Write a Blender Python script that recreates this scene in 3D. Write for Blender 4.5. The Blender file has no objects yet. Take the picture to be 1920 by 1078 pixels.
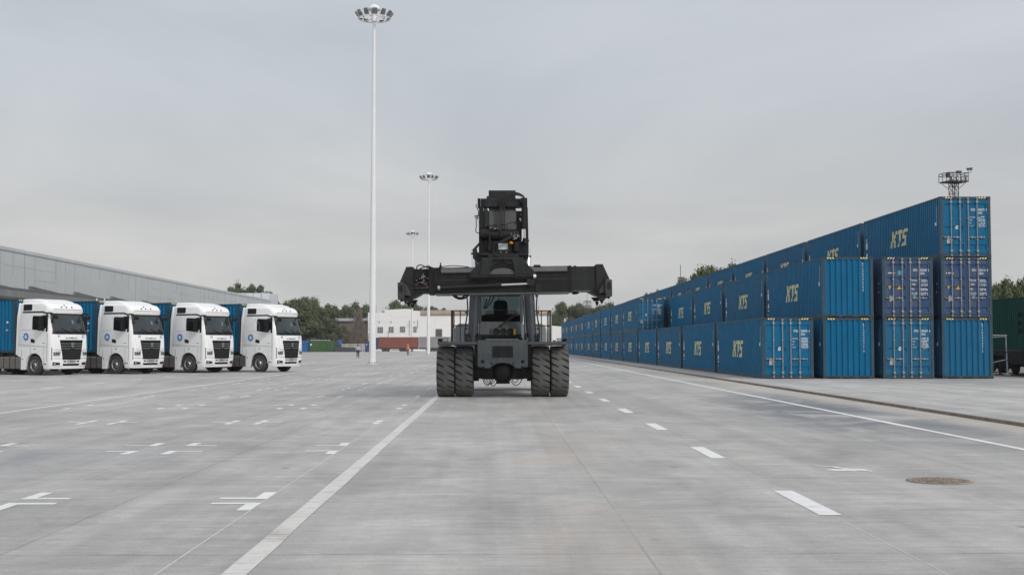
import bpy, bmesh, math, random
from mathutils import Vector, Matrix, Euler

R = math.radians
scene = bpy.context.scene
col = scene.collection

# ------------------------------------------------------------------ camera
FPX, PITCH, YAW, CAMZ = 2310.0, 2.677, 0.744, 1.66
cam_d = bpy.data.cameras.new("camera")
cam_d.sensor_width = 36.0
cam_d.lens = 36.0 * FPX / 1920.0
cam_d.clip_start = 0.1
cam_d.clip_end = 20000.0
cam = bpy.data.objects.new("camera", cam_d)
col.objects.link(cam)
cam.location = (0, 0, CAMZ)
cam.rotation_euler = (R(90 + PITCH), 0, R(-YAW))
scene.camera = cam
CR = Euler(cam.rotation_euler).to_matrix()

# ------------------------------------------------------------------ world, sun, exposure
SUN_EL, SUN_AZ = 34.0, 38.0           # azimuth measured from behind the camera towards the right
world = bpy.data.worlds.new("World")
scene.world = world
world.use_nodes = True
wt = world.node_tree
wt.nodes.clear()


def wn(t, **kw):
    n = wt.nodes.new(t)
    for k, v in kw.items():
        setattr(n, k, v)
    return n


w_out = wn("ShaderNodeOutputWorld")
w_bg = wn("ShaderNodeBackground")
w_bg.inputs["Strength"].default_value = 1.0
w_sky = wn("ShaderNodeTexSky", sky_type='NISHITA', sun_disc=False)
w_sky.sun_elevation = R(SUN_EL)
w_sky.sun_rotation = R(180 - SUN_AZ)
w_sky.dust_density = 3.0
w_skyk = wn("ShaderNodeMix", data_type='RGBA', blend_type='MULTIPLY')
w_skyk.inputs["Factor"].default_value = 1.0
w_skyk.inputs["B"].default_value = (0.09, 0.09, 0.09, 1)
wt.links.new(w_sky.outputs[0], w_skyk.inputs["A"])
w_tc = wn("ShaderNodeTexCoord")
w_sep = wn("ShaderNodeSeparateXYZ")
wt.links.new(w_tc.outputs["Generated"], w_sep.inputs[0])
w_ramp = wn("ShaderNodeValToRGB")
cr = w_ramp.color_ramp
cr.elements[0].position = 0.0
cr.elements[0].color = (0.55, 0.55, 0.545, 1)
cr.elements[1].position = 1.0
cr.elements[1].color = (0.78, 0.80, 0.83, 1)
for p, c in ((0.10, (0.525, 0.525, 0.525)), (0.20, (0.515, 0.545, 0.575)), (0.30, (0.55, 0.582, 0.612)), (0.45, (0.66, 0.69, 0.725))):
    e = cr.elements.new(p)
    e.color = (*c, 1)
wt.links.new(w_sep.outputs["Z"], w_ramp.inputs["Fac"])
# cloud layer: direction projected onto a flat cloud deck
w_add = wn("ShaderNodeMath", operation='ADD')
w_add.inputs[1].default_value = 0.12
wt.links.new(w_sep.outputs["Z"], w_add.inputs[0])
w_div = wn("ShaderNodeVectorMath", operation='DIVIDE')
w_comb = wn("ShaderNodeCombineXYZ")
for i in range(3):
    wt.links.new(w_add.outputs[0], w_comb.inputs[i])
wt.links.new(w_tc.outputs["Generated"], w_div.inputs[0])
wt.links.new(w_comb.outputs[0], w_div.inputs[1])
w_map = wn("ShaderNodeMapping")
w_map.inputs["Scale"].default_value = (0.8, 0.62, 0.0)
w_map.inputs["Rotation"].default_value = (0, 0, R(22))
w_map.inputs["Location"].default_value = (0.4, 1.3, 0)
wt.links.new(w_div.outputs[0], w_map.inputs[0])
w_noise = wn("ShaderNodeTexNoise")
w_noise.inputs["Scale"].default_value = 0.9
w_noise.inputs["Detail"].default_value = 6.0
w_noise.inputs["Roughness"].default_value = 0.5
w_noise.inputs["Distortion"].default_value = 0.6
wt.links.new(w_map.outputs[0], w_noise.inputs["Vector"])
w_cr = wn("ShaderNodeValToRGB")
w_cr.color_ramp.elements[0].position = 0.30
w_cr.color_ramp.elements[0].color = (0.84, 0.86, 0.885, 1)
w_cr.color_ramp.elements[1].position = 0.72
w_cr.color_ramp.elements[1].color = (1.13, 1.12, 1.10, 1)
wt.links.new(w_noise.outputs[0], w_cr.inputs[0])
w_mul = wn("ShaderNodeMix", data_type='RGBA', blend_type='MULTIPLY')
w_mul.inputs["Factor"].default_value = 1.0
wt.links.new(w_ramp.outputs[0], w_mul.inputs["A"])
wt.links.new(w_cr.outputs[0], w_mul.inputs["B"])
w_mix = wn("ShaderNodeMix", data_type='RGBA')
w_mix.inputs["Factor"].default_value = 0.90      # overcast: the clouds hide most of the clear sky
wt.links.new(w_skyk.outputs["Result"], w_mix.inputs["A"])
wt.links.new(w_mul.outputs["Result"], w_mix.inputs["B"])
wt.links.new(w_mix.outputs["Result"], w_bg.inputs["Color"])
wt.links.new(w_bg.outputs[0], w_out.inputs[0])

sun_d = bpy.data.lights.new("sun", 'SUN')
sun_d.energy = 1.5
sun_d.angle = R(16)
sun_d.color = (1.0, 0.96, 0.90)
sun = bpy.data.objects.new("sun", sun_d)
col.objects.link(sun)
S = Vector((math.sin(R(SUN_AZ)) * math.cos(R(SUN_EL)), -math.cos(R(SUN_AZ)) * math.cos(R(SUN_EL)), math.sin(R(SUN_EL))))
sun.rotation_euler = S.to_track_quat('Z', 'Y').to_euler()
sun.location = S * 200

vs = scene.view_settings
vs.view_transform = 'Standard'
vs.look = 'None'
vs.exposure = 0.17
vs.gamma = 1.0
vs.use_curve_mapping = False
scene.cycles.max_bounces = 6
scene.cycles.transparent_max_bounces = 12


# ------------------------------------------------------------------ measuring: photograph pixels to metres
def ray(px, py):
    return CR @ Vector(((px - 960.0) / FPX, (539.0 - py) / FPX, -1.0))


def at_depth(px, py, Y):
    d = ray(px, py)
    k = Y / d.y
    return Vector((d.x * k, Y, CAMZ + d.z * k))


def on_ground(px, py, z=0.0):
    d = ray(px, py)
    k = (z - CAMZ) / d.z
    return Vector((d.x * k, d.y * k, z))


# ------------------------------------------------------------------ helpers: meshes
class MB:
    def __init__(self):
        self.v, self.f, self.m, self.s = [], [], [], []
        self.M = None

    def add(self, verts, faces, mi=0, smooth=False):
        n = len(self.v)
        if self.M is not None:
            verts = [self.M @ Vector(p) for p in verts]
        self.v.extend([tuple(p) for p in verts])
        for f in faces:
            self.f.append([i + n for i in f])
            self.m.append(mi)
            self.s.append(smooth)

    def box(self, x0, x1, y0, y1, z0, z1, mi=0):
        self.add([(x0, y0, z0), (x1, y0, z0), (x1, y1, z0), (x0, y1, z0), (x0, y0, z1), (x1, y0, z1), (x1, y1, z1), (x0, y1, z1)],
                 [(0, 3, 2, 1), (4, 5, 6, 7), (0, 1, 5, 4), (1, 2, 6, 5), (2, 3, 7, 6), (3, 0, 4, 7)], mi)

    def poly(self, pts, mi=0, smooth=False):
        self.add(pts, [tuple(range(len(pts)))], mi, smooth)

    def prism(self, poly, axis, a0, a1, mi=0):
        # make winding counter-clockwise
        ar = sum(poly[i][0] * poly[(i + 1) % len(poly)][1] - poly[(i + 1) % len(poly)][0] * poly[i][1] for i in range(len(poly)))
        p = list(poly) if ar > 0 else list(reversed(poly))
        n = len(p)
        if axis == 'x':
            mp = lambda u, v, a: (a, u, v)
        elif axis == 'y':
            mp = lambda u, v, a: (u, a, v)
        else:
            mp = lambda u, v, a: (u, v, a)
        lo = [mp(u, v, a0) for u, v in p]
        hi = [mp(u, v, a1) for u, v in p]
        flip = (axis == 'y')
        fs = []
        bot = tuple(range(n)) if flip else tuple(reversed(range(n)))
        top = tuple(reversed(range(n, 2 * n))) if flip else tuple(range(n, 2 * n))
        fs.append(bot)
        fs.append(top)
        for i in range(n):
            j = (i + 1) % n
            q = (i, j, n + j, n + i)
            fs.append(tuple(reversed(q)) if flip else q)
        self.add(lo + hi, fs, mi)

    def frame_of(self, d):
        d = Vector(d).normalized()
        a = Vector((0, 0, 1)) if abs(d.z) < 0.9 else Vector((1, 0, 0))
        u = a.cross(d).normalized()
        return u, d.cross(u)

    def cyl(self, p0, p1, r0, r1=None, n=14, mi=0, cap=True, smooth=True, capmi=None):
        r1 = r0 if r1 is None else r1
        p0, p1 = Vector(p0), Vector(p1)
        u, w = self.frame_of(p1 - p0)
        vs_ = []
        for p, r in ((p0, r0), (p1, r1)):
            for i in range(n):
                a = 2 * math.pi * i / n
                vs_.append(p + u * (r * math.cos(a)) + w * (r * math.sin(a)))
        self.add(vs_, [(i, (i + 1) % n, n + (i + 1) % n, n + i) for i in range(n)], mi, smooth)
        if cap:
            cm = mi if capmi is None else capmi
            self.add(vs_[:n], [tuple(reversed(range(n)))], cm)
            self.add(vs_[n:], [tuple(range(n))], cm)

    def tube(self, pts, r, n=6, mi=0, closed=False):
        pts = [Vector(p) for p in pts]
        k = len(pts)
        vs_ = []
        u = None
        for i, p in enumerate(pts):
            if closed:
                d = pts[(i + 1) % k] - pts[i - 1]
            else:
                d = pts[min(i + 1, k - 1)] - pts[max(i - 1, 0)]
            d.normalize()
            if u is None:
                u, w = self.frame_of(d)
            else:
                u = (u - d * u.dot(d))
                if u.length < 1e-5:
                    u, w = self.frame_of(d)
                u.normalize()
                w = d.cross(u)
            for j in range(n):
                a = 2 * math.pi * j / n
                vs_.append(p + u * (r * math.cos(a)) + w * (r * math.sin(a)))
        fs = []
        for i in range(k if closed else k - 1):
            i2 = (i + 1) % k
            for j in range(n):
                j2 = (j + 1) % n
                fs.append((i * n + j, i * n + j2, i2 * n + j2, i2 * n + j))
        self.add(vs_, fs, mi, True)
        if not closed:
            self.add(vs_[:n], [tuple(reversed(range(n)))], mi)
            self.add(vs_[-n:], [tuple(range(n))], mi)

    def bar(self, p0, p1, w, h=None, mi=0):
        """square bar between two points"""
        h = w if h is None else h
        p0, p1 = Vector(p0), Vector(p1)
        u, v = self.frame_of(p1 - p0)
        vs_ = []
        for p in (p0, p1):
            for a, b in ((-1, -1), (1, -1), (1, 1), (-1, 1)):
                vs_.append(p + u * (a * w / 2) + v * (b * h / 2))
        self.add(vs_, [(3, 2, 1, 0), (4, 5, 6, 7), (0, 1, 5, 4), (1, 2, 6, 5), (2, 3, 7, 6), (3, 0, 4, 7)], mi)

    def lathe(self, prof, o=(0, 0, 0), axis='z', n=32, mi=0, smooth=True):
        """prof: list of (radius, height) or (radius, height, material)"""
        o = Vector(o)
        mp = {'z': lambda a, b, h: (a, b, h), 'x': lambda a, b, h: (h, a, b), 'y': lambda a, b, h: (b, h, a)}[axis]
        vs_ = []
        for p in prof:
            for j in range(n):
                a = 2 * math.pi * j / n
                vs_.append(o + Vector(mp(p[0] * math.cos(a), p[0] * math.sin(a), p[1])))
        for i in range(len(prof) - 1):
            m_ = prof[i][2] if len(prof[i]) > 2 else mi
            b = len(self.v)
            fs = [(i * n + j, i * n + (j + 1) % n, (i + 1) * n + (j + 1) % n, (i + 1) * n + j) for j in range(n)]
            if i == 0:
                base = len(self.v)
                self.add(vs_, fs, m_, smooth)
            else:
                for f in fs:
                    self.f.append([k + base for k in f])
                    self.m.append(m_)
                    self.s.append(smooth)

    def mesh(self, name, mats):
        me = bpy.data.meshes.new(name)
        me.from_pydata(self.v, [], self.f)
        for m in (mats if isinstance(mats, (list, tuple)) else [mats]):
            me.materials.append(m)
        me.polygons.foreach_set("material_index", self.m)
        me.polygons.foreach_set("use_smooth", self.s)
        me.update()
        return me

    def build(self, name, mats, parent=None, bevel=0.0, loc=None, fix=False):
        me = self.mesh(name, mats)
        if fix:
            bm = bmesh.new()
            bm.from_mesh(me)
            bmesh.ops.recalc_face_normals(bm, faces=bm.faces)
            bm.to_mesh(me)
            bm.free()
        o = bpy.data.objects.new(name, me)
        col.objects.link(o)
        if parent is not None:
            o.parent = parent
        if loc is not None:
            o.location = loc
        if bevel:
            b = o.modifiers.new("bevel", 'BEVEL')
            b.width = bevel
            b.segments = 2
            b.limit_method = 'ANGLE'
            b.angle_limit = R(40)
        return o


def tag(o, label=None, cat=None, group=None, kind=None):
    if label:
        o["label"] = label
    if cat:
        o["category"] = cat
    if group:
        o["group"] = group
    if kind:
        o["kind"] = kind
    return o


def empty(name, loc=(0, 0, 0), rz=0.0):
    o = bpy.data.objects.new(name, None)
    col.objects.link(o)
    o.location = loc
    o.rotation_euler = (0, 0, rz)
    o.empty_display_size = 0.3
    return o


def copy_tree(o, parent=None, tint=None):
    c = o.copy()
    col.objects.link(c)
    c.parent = parent
    if tint is not None:
        c["tint"] = tint
    for ch in list(o.children):
        copy_tree(ch, c, tint)
    return c


def set_tint(o, t):
    o["tint"] = t
    for ch in o.children:
        set_tint(ch, t)


_txt = {}


def text_polys(s, size=1.0, bold=0.0, sx=1.0, align='LEFT', shear=0.0):
    """outline lettering as a list of flat polygons (u, v); size is the height of a capital"""
    key = (s, bold, shear)
    if key not in _txt:
        cu = bpy.data.curves.new("t", 'FONT')
        cu.body = s
        cu.size = 1.0
        cu.offset = bold
        cu.shear = shear
        cu.resolution_u = 2
        ob = bpy.data.objects.new("t", cu)
        col.objects.link(ob)
        dg = bpy.context.evaluated_depsgraph_get()
        me = bpy.data.meshes.new_from_object(ob.evaluated_get(dg))
        _txt[key] = [[(me.vertices[i].co.x, me.vertices[i].co.y) for i in p.vertices] for p in me.polygons]
        bpy.data.objects.remove(ob)
        bpy.data.curves.remove(cu)
        bpy.data.meshes.remove(me)
    P = _txt[key]
    if not P:
        return []
    k = size / 0.70
    xs = [p[0] for q in P for p in q]
    off = {'LEFT': min(xs), 'CENTER': (min(xs) + max(xs)) / 2, 'RIGHT': max(xs)}[align]
    return [[((x - off) * k * sx, y * k) for x, y in q] for q in P]


def text_width(s, size, bold=0.0, sx=1.0):
    P = text_polys(s, size, bold, sx)
    xs = [p[0] for q in P for p in q]
    return max(xs) - min(xs)


def fit(s, h, w, bold=0.0):
    """lettering squeezed to the width w"""
    return text_polys(s, h, bold, w / max(1e-6, text_width(s, h, bold)))


def shift(polys, du, dv):
    return [[(u + du, v + dv) for u, v in q] for q in polys]


def rect(u0, u1, v0, v1):
    return [(u0, v0), (u1, v0), (u1, v1), (u0, v1)]


def clip(poly, k, lo, hi):
    def half(P, val, sign):
        out = []
        for i in range(len(P)):
            a, b = P[i], P[(i + 1) % len(P)]
            da, db = sign * (a[k] - val), sign * (b[k] - val)
            if da >= 0:
                out.append(a)
            if (da > 0 and db < 0) or (da < 0 and db > 0):
                t = da / (da - db)
                out.append((a[0] + (b[0] - a[0]) * t, a[1] + (b[1] - a[1]) * t))
        return out
    P = half(poly, lo, 1)
    if len(P) >= 3:
        P = half(P, hi, -1)
    return P if len(P) >= 3 else []


def drape(mb, polys, prof, k, mapf, mi):
    """lay flat polygons onto a folded sheet. prof: [(coordinate, depth)] along axis k"""
    for q in polys:
        c0, c1 = min(p[k] for p in q), max(p[k] for p in q)
        for (a, da), (b, db) in zip(prof, prof[1:]):
            if b <= c0 or a >= c1 or b - a < 1e-6:
                continue
            P = clip(q, k, a, b)
            if P:
                mb.poly([mapf(p[0], p[1], da + (db - da) * (p[k] - a) / (b - a)) for p in P], mi)


# ------------------------------------------------------------------ materials
def nmat(name):
    m = bpy.data.materials.new(name)
    m.use_nodes = True
    nt = m.node_tree
    b = nt.nodes["Principled BSDF"]
    return m, nt, b


def link(nt, a, b):
    nt.links.new(a, b)


def node(nt, t, **kw):
    n = nt.nodes.new(t)
    for k, v in kw.items():
        setattr(n, k, v)
    return n


def noise(nt, vec, scale, detail=4.0, rough=0.55, dist=0.0):
    n = node(nt, "ShaderNodeTexNoise")
    n.inputs["Scale"].default_value = scale
    n.inputs["Detail"].default_value = detail
    n.inputs["Roughness"].default_value = rough
    n.inputs["Distortion"].default_value = dist
    if vec is not None:
        link(nt, vec, n.inputs["Vector"])
    return n.outputs["Fac"]


def ramp(nt, fac, p0, p1, c0=(0, 0, 0, 1), c1=(1, 1, 1, 1)):
    r = node(nt, "ShaderNodeValToRGB")
    r.color_ramp.elements[0].position = p0
    r.color_ramp.elements[1].position = p1
    r.color_ramp.elements[0].color = c0
    r.color_ramp.elements[1].color = c1
    link(nt, fac, r.inputs[0])
    return r.outputs[0]


def mixc(nt, fac, a, b, mode='MIX'):
    n = node(nt, "ShaderNodeMix", data_type='RGBA', blend_type=mode)
    for s, v in (("Factor", fac), ("A", a), ("B", b)):
        if isinstance(v, (int, float)):
            n.inputs[s].default_value = v if s == "Factor" else (v, v, v, 1)
        elif isinstance(v, tuple):
            n.inputs[s].default_value = (*v[:3], 1)
        else:
            link(nt, v, n.inputs[s])
    return n.outputs["Result"]


def math_(nt, op, a, b=0.0, clampv=False):
    n = node(nt, "ShaderNodeMath", operation=op, use_clamp=clampv)
    for i, v in enumerate((a, b)):
        if isinstance(v, (int, float)):
            n.inputs[i].default_value = v
        else:
            link(nt, v, n.inputs[i])
    return n.outputs[0]


def mapping(nt, vec, sc, loc=(0, 0, 0), rot=(0, 0, 0)):
    n = node(nt, "ShaderNodeMapping")
    n.inputs["Scale"].default_value = sc
    n.inputs["Location"].default_value = loc
    n.inputs["Rotation"].default_value = rot
    link(nt, vec, n.inputs[0])
    return n.outputs[0]


def paint(name, c, rough=0.5, metal=0.0, var=0.10, scale=2.5, dirt=None, dirt_amt=0.3, streak=True, bump=0.0, tint=0.0, spec=0.5, coat=0.0):
    """painted or bare surface with uneven tone, dust and a little relief"""
    m, nt, b = nmat(name)
    tc = node(nt, "ShaderNodeTexCoord").outputs["Object"]
    n1 = noise(nt, tc, scale, 5, 0.6)
    lo = tuple(x * (1 - var) for x in c)
    hi = tuple(min(1, x * (1 + var)) for x in c)
    base = mixc(nt, ramp(nt, n1, 0.3, 0.7), lo, hi)
    if tint:
        at = node(nt, "ShaderNodeAttribute", attribute_type='OBJECT', attribute_name="tint").outputs["Fac"]
        k = math_(nt, 'MULTIPLY_ADD', at, tint)
        nt.nodes[-1].inputs[2].default_value = 1.0
        hs = node(nt, "ShaderNodeHueSaturation")
        link(nt, k, hs.inputs["Value"])
        k2 = math_(nt, 'MULTIPLY_ADD', at, tint * 0.7)
        nt.nodes[-1].inputs[2].default_value = 1.0
        link(nt, k2, hs.inputs["Saturation"])
        link(nt, base, hs.inputs["Color"])
        base = hs.outputs[0]
    if dirt is not None:
        v = mapping(nt, tc, (6, 6, 0.5)) if streak else tc
        n2 = noise(nt, v, 1.3 if streak else 3.0, 6, 0.65)
        f = ramp(nt, n2, 0.42, 0.75, (0, 0, 0, 1), (dirt_amt, dirt_amt, dirt_amt, 1))
        base = mixc(nt, f, base, dirt)
    link(nt, base, b.inputs["Base Color"])
    b.inputs["Metallic"].default_value = metal
    b.inputs["Specular IOR Level"].default_value = spec
    b.inputs["Coat Weight"].default_value = coat
    r = ramp(nt, noise(nt, tc, scale * 3, 4), 0.3, 0.7, (rough * 0.85,) * 3 + (1,), (min(1, rough * 1.2),) * 3 + (1,))
    link(nt, r, b.inputs["Roughness"])
    if bump:
        bp = node(nt, "ShaderNodeBump")
        bp.inputs["Strength"].default_value = bump
        bp.inputs["Distance"].default_value = 0.02
        link(nt, noise(nt, tc, scale * 8, 5), bp.inputs["Height"])
        link(nt, bp.outputs[0], b.inputs["Normal"])
    return m


DUST = (0.30, 0.28, 0.25)
RUST = (0.16, 0.075, 0.035)
M = {}
M['blue'] = paint("blue_paint", (0.0, 0.122, 0.258), 0.5, var=0.10, scale=0.9, dirt=(0.03, 0.12, 0.19), dirt_amt=0.2, tint=0.10, spec=0.16)
M['navy'] = paint("navy_paint", (0.008, 0.052, 0.148), 0.5, var=0.14, scale=1.1, dirt=(0.13, 0.12, 0.12), dirt_amt=0.55, tint=0.10)
M['frame'] = paint("frame_paint", (0.010, 0.048, 0.082), 0.6, var=0.25, scale=2.0, dirt=(0.085, 0.078, 0.070), dirt_amt=0.45)
M['roofblue'] = paint("roof_paint", (0.03, 0.11, 0.19), 0.6, var=0.15, dirt=DUST, dirt_amt=0.5, streak=False)
M['cream'] = paint("cream_letters", (0.78, 0.72, 0.34), 0.55, var=0.10, dirt=(0.25, 0.27, 0.25), dirt_amt=0.25)
M['white'] = paint("white_letters", (0.75, 0.77, 0.78), 0.55, var=0.06)
M['yellow'] = paint("yellow_sticker", (0.75, 0.42, 0.02), 0.5, var=0.08)
M['teal'] = paint("teal_sticker", (0.06, 0.33, 0.42), 0.5, var=0.08)
M['galv'] = paint("galvanised_steel", (0.34, 0.335, 0.325), 0.5, metal=0.3, var=0.15, scale=4, dirt=(0.2, 0.13, 0.08), dirt_amt=0.35)
M['black'] = paint("black_rubber", (0.012, 0.012, 0.013), 0.6, var=0.2)
M['hole'] = paint("dark_opening", (0.006, 0.006, 0.007), 0.8, var=0.1)

# ------------------------------------------------------------------ the setting: ground, yard, kerb, platform
def concrete(name, base, warm, joints=None, stains=False):
    m, nt, b = nmat(name)
    pos = node(nt, "ShaderNodeNewGeometry").outputs["Position"]
    sep = node(nt, "ShaderNodeSeparateXYZ")
    link(nt, pos, sep.inputs[0])
    big = noise(nt, mapping(nt, pos, (0.10, 0.07, 1)), 1.0, 5, 0.6, 0.4)
    brush = noise(nt, mapping(nt, pos, (0.55, 3.6, 1)), 1.0, 9, 0.66, 0.9)
    fine = noise(nt, pos, 38.0, 5, 0.7)
    mid = noise(nt, mapping(nt, pos, (0.8, 0.45, 1)), 1.0, 6, 0.62, 0.8)
    lanes = noise(nt, mapping(nt, pos, (1.7, 0.035, 1)), 1.0, 4, 0.6)
    c = mixc(nt, ramp(nt, big, 0.32, 0.68), tuple(x * 0.80 for x in base), tuple(x * 1.13 for x in base))
    c = mixc(nt, 1.0, c, ramp(nt, brush, 0.25, 0.75, (0.84, 0.84, 0.845, 1), (1.14, 1.14, 1.135, 1)), 'MULTIPLY')
    c = mixc(nt, 1.0, c, ramp(nt, mid, 0.30, 0.70, (0.78, 0.78, 0.79, 1), (1.15, 1.15, 1.145, 1)), 'MULTIPLY')
    c = mixc(nt, 1.0, c, ramp(nt, lanes, 0.35, 0.65, (0.88, 0.88, 0.88, 1), (1.06, 1.06, 1.06, 1)), 'MULTIPLY')
    c = mixc(nt, 1.0, c, ramp(nt, fine, 0.3, 0.7, (0.85, 0.85, 0.85, 1), (1.12, 1.12, 1.12, 1)), 'MULTIPLY')
    gr = noise(nt, mapping(nt, pos, (5.0, 9.0, 1), (2, 8, 0)), 1.0, 8, 0.75, 0.5)
    c = mixc(nt, 1.0, c, ramp(nt, gr, 0.30, 0.70, (0.88, 0.88, 0.88, 1), (1.10, 1.10, 1.10, 1)), 'MULTIPLY')
    br2 = noise(nt, mapping(nt, pos, (1.1, 15.0, 1), (4, 1, 0)), 1.0, 6, 0.7, 0.3)
    c = mixc(nt, 1.0, c, ramp(nt, br2, 0.28, 0.72, (0.88, 0.88, 0.88, 1), (1.10, 1.10, 1.10, 1)), 'MULTIPLY')
    # pale scraped smears and darker worn cells
    sm = noise(nt, mapping(nt, pos, (0.55, 1.6, 1), (9, 2, 0), (0, 0, 0.5)), 1.0, 8, 0.72, 1.4)
    c = mixc(nt, ramp(nt, sm, 0.60, 0.78, (0, 0, 0, 1), (0.60, 0.60, 0.60, 1)), c, tuple(x * 1.28 for x in base))
    c = mixc(nt, ramp(nt, sm, 0.26, 0.42, (0.48, 0.48, 0.48, 1), (0, 0, 0, 1)), c, tuple(x * 0.66 for x in base))
    # beige dust lying in patches
    dust = noise(nt, mapping(nt, pos, (0.22, 0.16, 1), (3.1, 7.7, 0)), 1.0, 7, 0.66, 0.5)
    f = ramp(nt, dust, 0.56, 0.76, (0, 0, 0, 1), (0.42, 0.42, 0.42, 1))
    c = mixc(nt, f, c, warm)
    if stains:
        # damp bluish stains by the kerb, oil drips, tyre arcs
        dx = math_(nt, 'MULTIPLY', math_(nt, 'SUBTRACT', sep.outputs["X"], 8.2), 0.36)
        dy = math_(nt, 'MULTIPLY', math_(nt, 'SUBTRACT', sep.outputs["Y"], 31.0), 0.075)
        d2 = math_(nt, 'ADD', math_(nt, 'MULTIPLY', dx, dx), math_(nt, 'MULTIPLY', dy, dy))
        msk = math_(nt, 'SUBTRACT', 1.0, d2, True)
        wet = noise(nt, mapping(nt, pos, (0.45, 0.30, 1), (1, 5, 0)), 1.0, 6, 0.62, 1.2)
        wf = math_(nt, 'MULTIPLY', ramp(nt, wet, 0.36, 0.56), math_(nt, 'MULTIPLY', msk, 0.85))
        c = mixc(nt, wf, c, (0.115, 0.135, 0.16))
        # beige dust swept along the kerb
        kd = math_(nt, 'ABSOLUTE', math_(nt, 'SUBTRACT', sep.outputs["X"], 10.35))
        kf = math_(nt, 'MULTIPLY', ramp(nt, kd, 0.25, 0.85, (1, 1, 1, 1), (0, 0, 0, 1)), ramp(nt, mid, 0.30, 0.6, (0.35, 0.35, 0.35, 1), (0.85, 0.85, 0.85, 1)))
        c = mixc(nt, kf, c, (0.47, 0.425, 0.375))
        # a second pale-blue damp area on the left
        dx = math_(nt, 'MULTIPLY', math_(nt, 'ADD', sep.outputs["X"], 7.2), 0.35)
        dy = math_(nt, 'MULTIPLY', math_(nt, 'SUBTRACT', sep.outputs["Y"], 18.2), 0.42)
        d2 = math_(nt, 'ADD', math_(nt, 'MULTIPLY', dx, dx), math_(nt, 'MULTIPLY', dy, dy))
        msk = math_(nt, 'SUBTRACT', 1.0, d2, True)
        wf = math_(nt, 'MULTIPLY', ramp(nt, wet, 0.25, 0.6), math_(nt, 'MULTIPLY', msk, 0.40))
        c = mixc(nt, wf, c, (0.20, 0.225, 0.27))
        # small dark drops
        vor = node(nt, "ShaderNodeTexVoronoi")
        vor.inputs["Scale"].default_value = 0.55
        link(nt, pos, vor.inputs["Vector"])
        dots = ramp(nt, vor.outputs["Distance"], 0.02, 0.045, (0.6, 0.6, 0.6, 1), (0, 0, 0, 1))
        c = mixc(nt, dots, c, (0.10, 0.095, 0.09))
        # dusty wheel track where the crane machines drive
        tr = math_(nt, 'ABSOLUTE', math_(nt, 'SUBTRACT', sep.outputs["X"], 1.25))
        trk = ramp(nt, tr, 0.15, 1.1, (1, 1, 1, 1), (0, 0, 0, 1))
        tf = math_(nt, 'MULTIPLY', trk, ramp(nt, dust, 0.38, 0.66, (0, 0, 0, 1), (0.5, 0.5, 0.5, 1)))
        c = mixc(nt, tf, c, (0.405, 0.355, 0.315))
        # pinkish clay smears
        for (cx, cy, ax, ay) in ((1.0, 18.0, 0.9, 0.55), (0.75, 10.4, 1.5, 0.28), (1.9, 22.5, 1.2, 0.5)):
            dx = math_(nt, 'MULTIPLY', math_(nt, 'SUBTRACT', sep.outputs["X"], cx), ax)
            dy = math_(nt, 'MULTIPLY', math_(nt, 'SUBTRACT', sep.outputs["Y"], cy), ay)
            d2 = math_(nt, 'ADD', math_(nt, 'MULTIPLY', dx, dx), math_(nt, 'MULTIPLY', dy, dy))
            msk = math_(nt, 'SUBTRACT', 1.0, d2, True)
            wf = math_(nt, 'MULTIPLY', ramp(nt, mid, 0.40, 0.62), math_(nt, 'MULTIPLY', msk, 0.40))
            c = mixc(nt, wf, c, (0.42, 0.345, 0.295))
    if joints:
        (x0, px), (y0, py) = joints
        jn = noise(nt, pos, 1.3, 4, 0.6)
        for ax, o, p, wd in (("X", x0, px, 0.011), ("Y", y0, py, 0.022)):
            w = node(nt, "ShaderNodeMath", operation='WRAP')
            wob = math_(nt, 'MULTIPLY', math_(nt, 'SUBTRACT', jn, 0.5), 0.05)
            link(nt, math_(nt, 'SUBTRACT', math_(nt, 'ADD', sep.outputs[ax], wob), o), w.inputs[0])
            w.inputs[1].default_value = p / 2
            w.inputs[2].default_value = -p / 2
            a = math_(nt, 'ABSOLUTE', w.outputs[0])
            l = math_(nt, 'MULTIPLY', math_(nt, 'LESS_THAN', a, wd), ramp(nt, jn, 0.38, 0.60, (0.08, 0.08, 0.08, 1), (0.42, 0.42, 0.42, 1)))
            c = mixc(nt, l, c, (0.11, 0.105, 0.10))
    link(nt, c, b.inputs["Base Color"])
    rr = ramp(nt, mid, 0.3, 0.7, (0.62, 0.62, 0.62, 1), (0.80, 0.80, 0.80, 1))
    link(nt, rr, b.inputs["Roughness"])
    b.inputs["Specular IOR Level"].default_value = 0.35
    bp = node(nt, "ShaderNodeBump")
    bp.inputs["Strength"].default_value = 0.25
    bp.inputs["Distance"].default_value = 0.01
    h = math_(nt, 'ADD', math_(nt, 'MULTIPLY', brush, 0.7), math_(nt, 'MULTIPLY', fine, 0.3))
    link(nt, h, bp.inputs["Height"])
    link(nt, bp.outputs[0], b.inputs["Normal"])
    return m


M['yard'] = concrete("yard_concrete", (0.445, 0.433, 0.420), (0.49, 0.455, 0.415), ((1.2, 5.13), (9.9, 5.6)), True)
M['platform'] = concrete("platform_concrete", (0.45, 0.44, 0.43), (0.48, 0.45, 0.41), ((10.9, 6.0), (12.0, 8.0)))
M['soil'] = paint("dry_soil", (0.20, 0.17, 0.13), 0.95, var=0.25, scale=0.05)
M['kerbface'] = paint("kerb_face", (0.21, 0.175, 0.145), 0.95, var=0.35, scale=6.0, bump=0.5)
M['ballast'] = paint("track_ballast", (0.19, 0.18, 0.17), 0.95, var=0.4, scale=9.0, bump=0.6)


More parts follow.
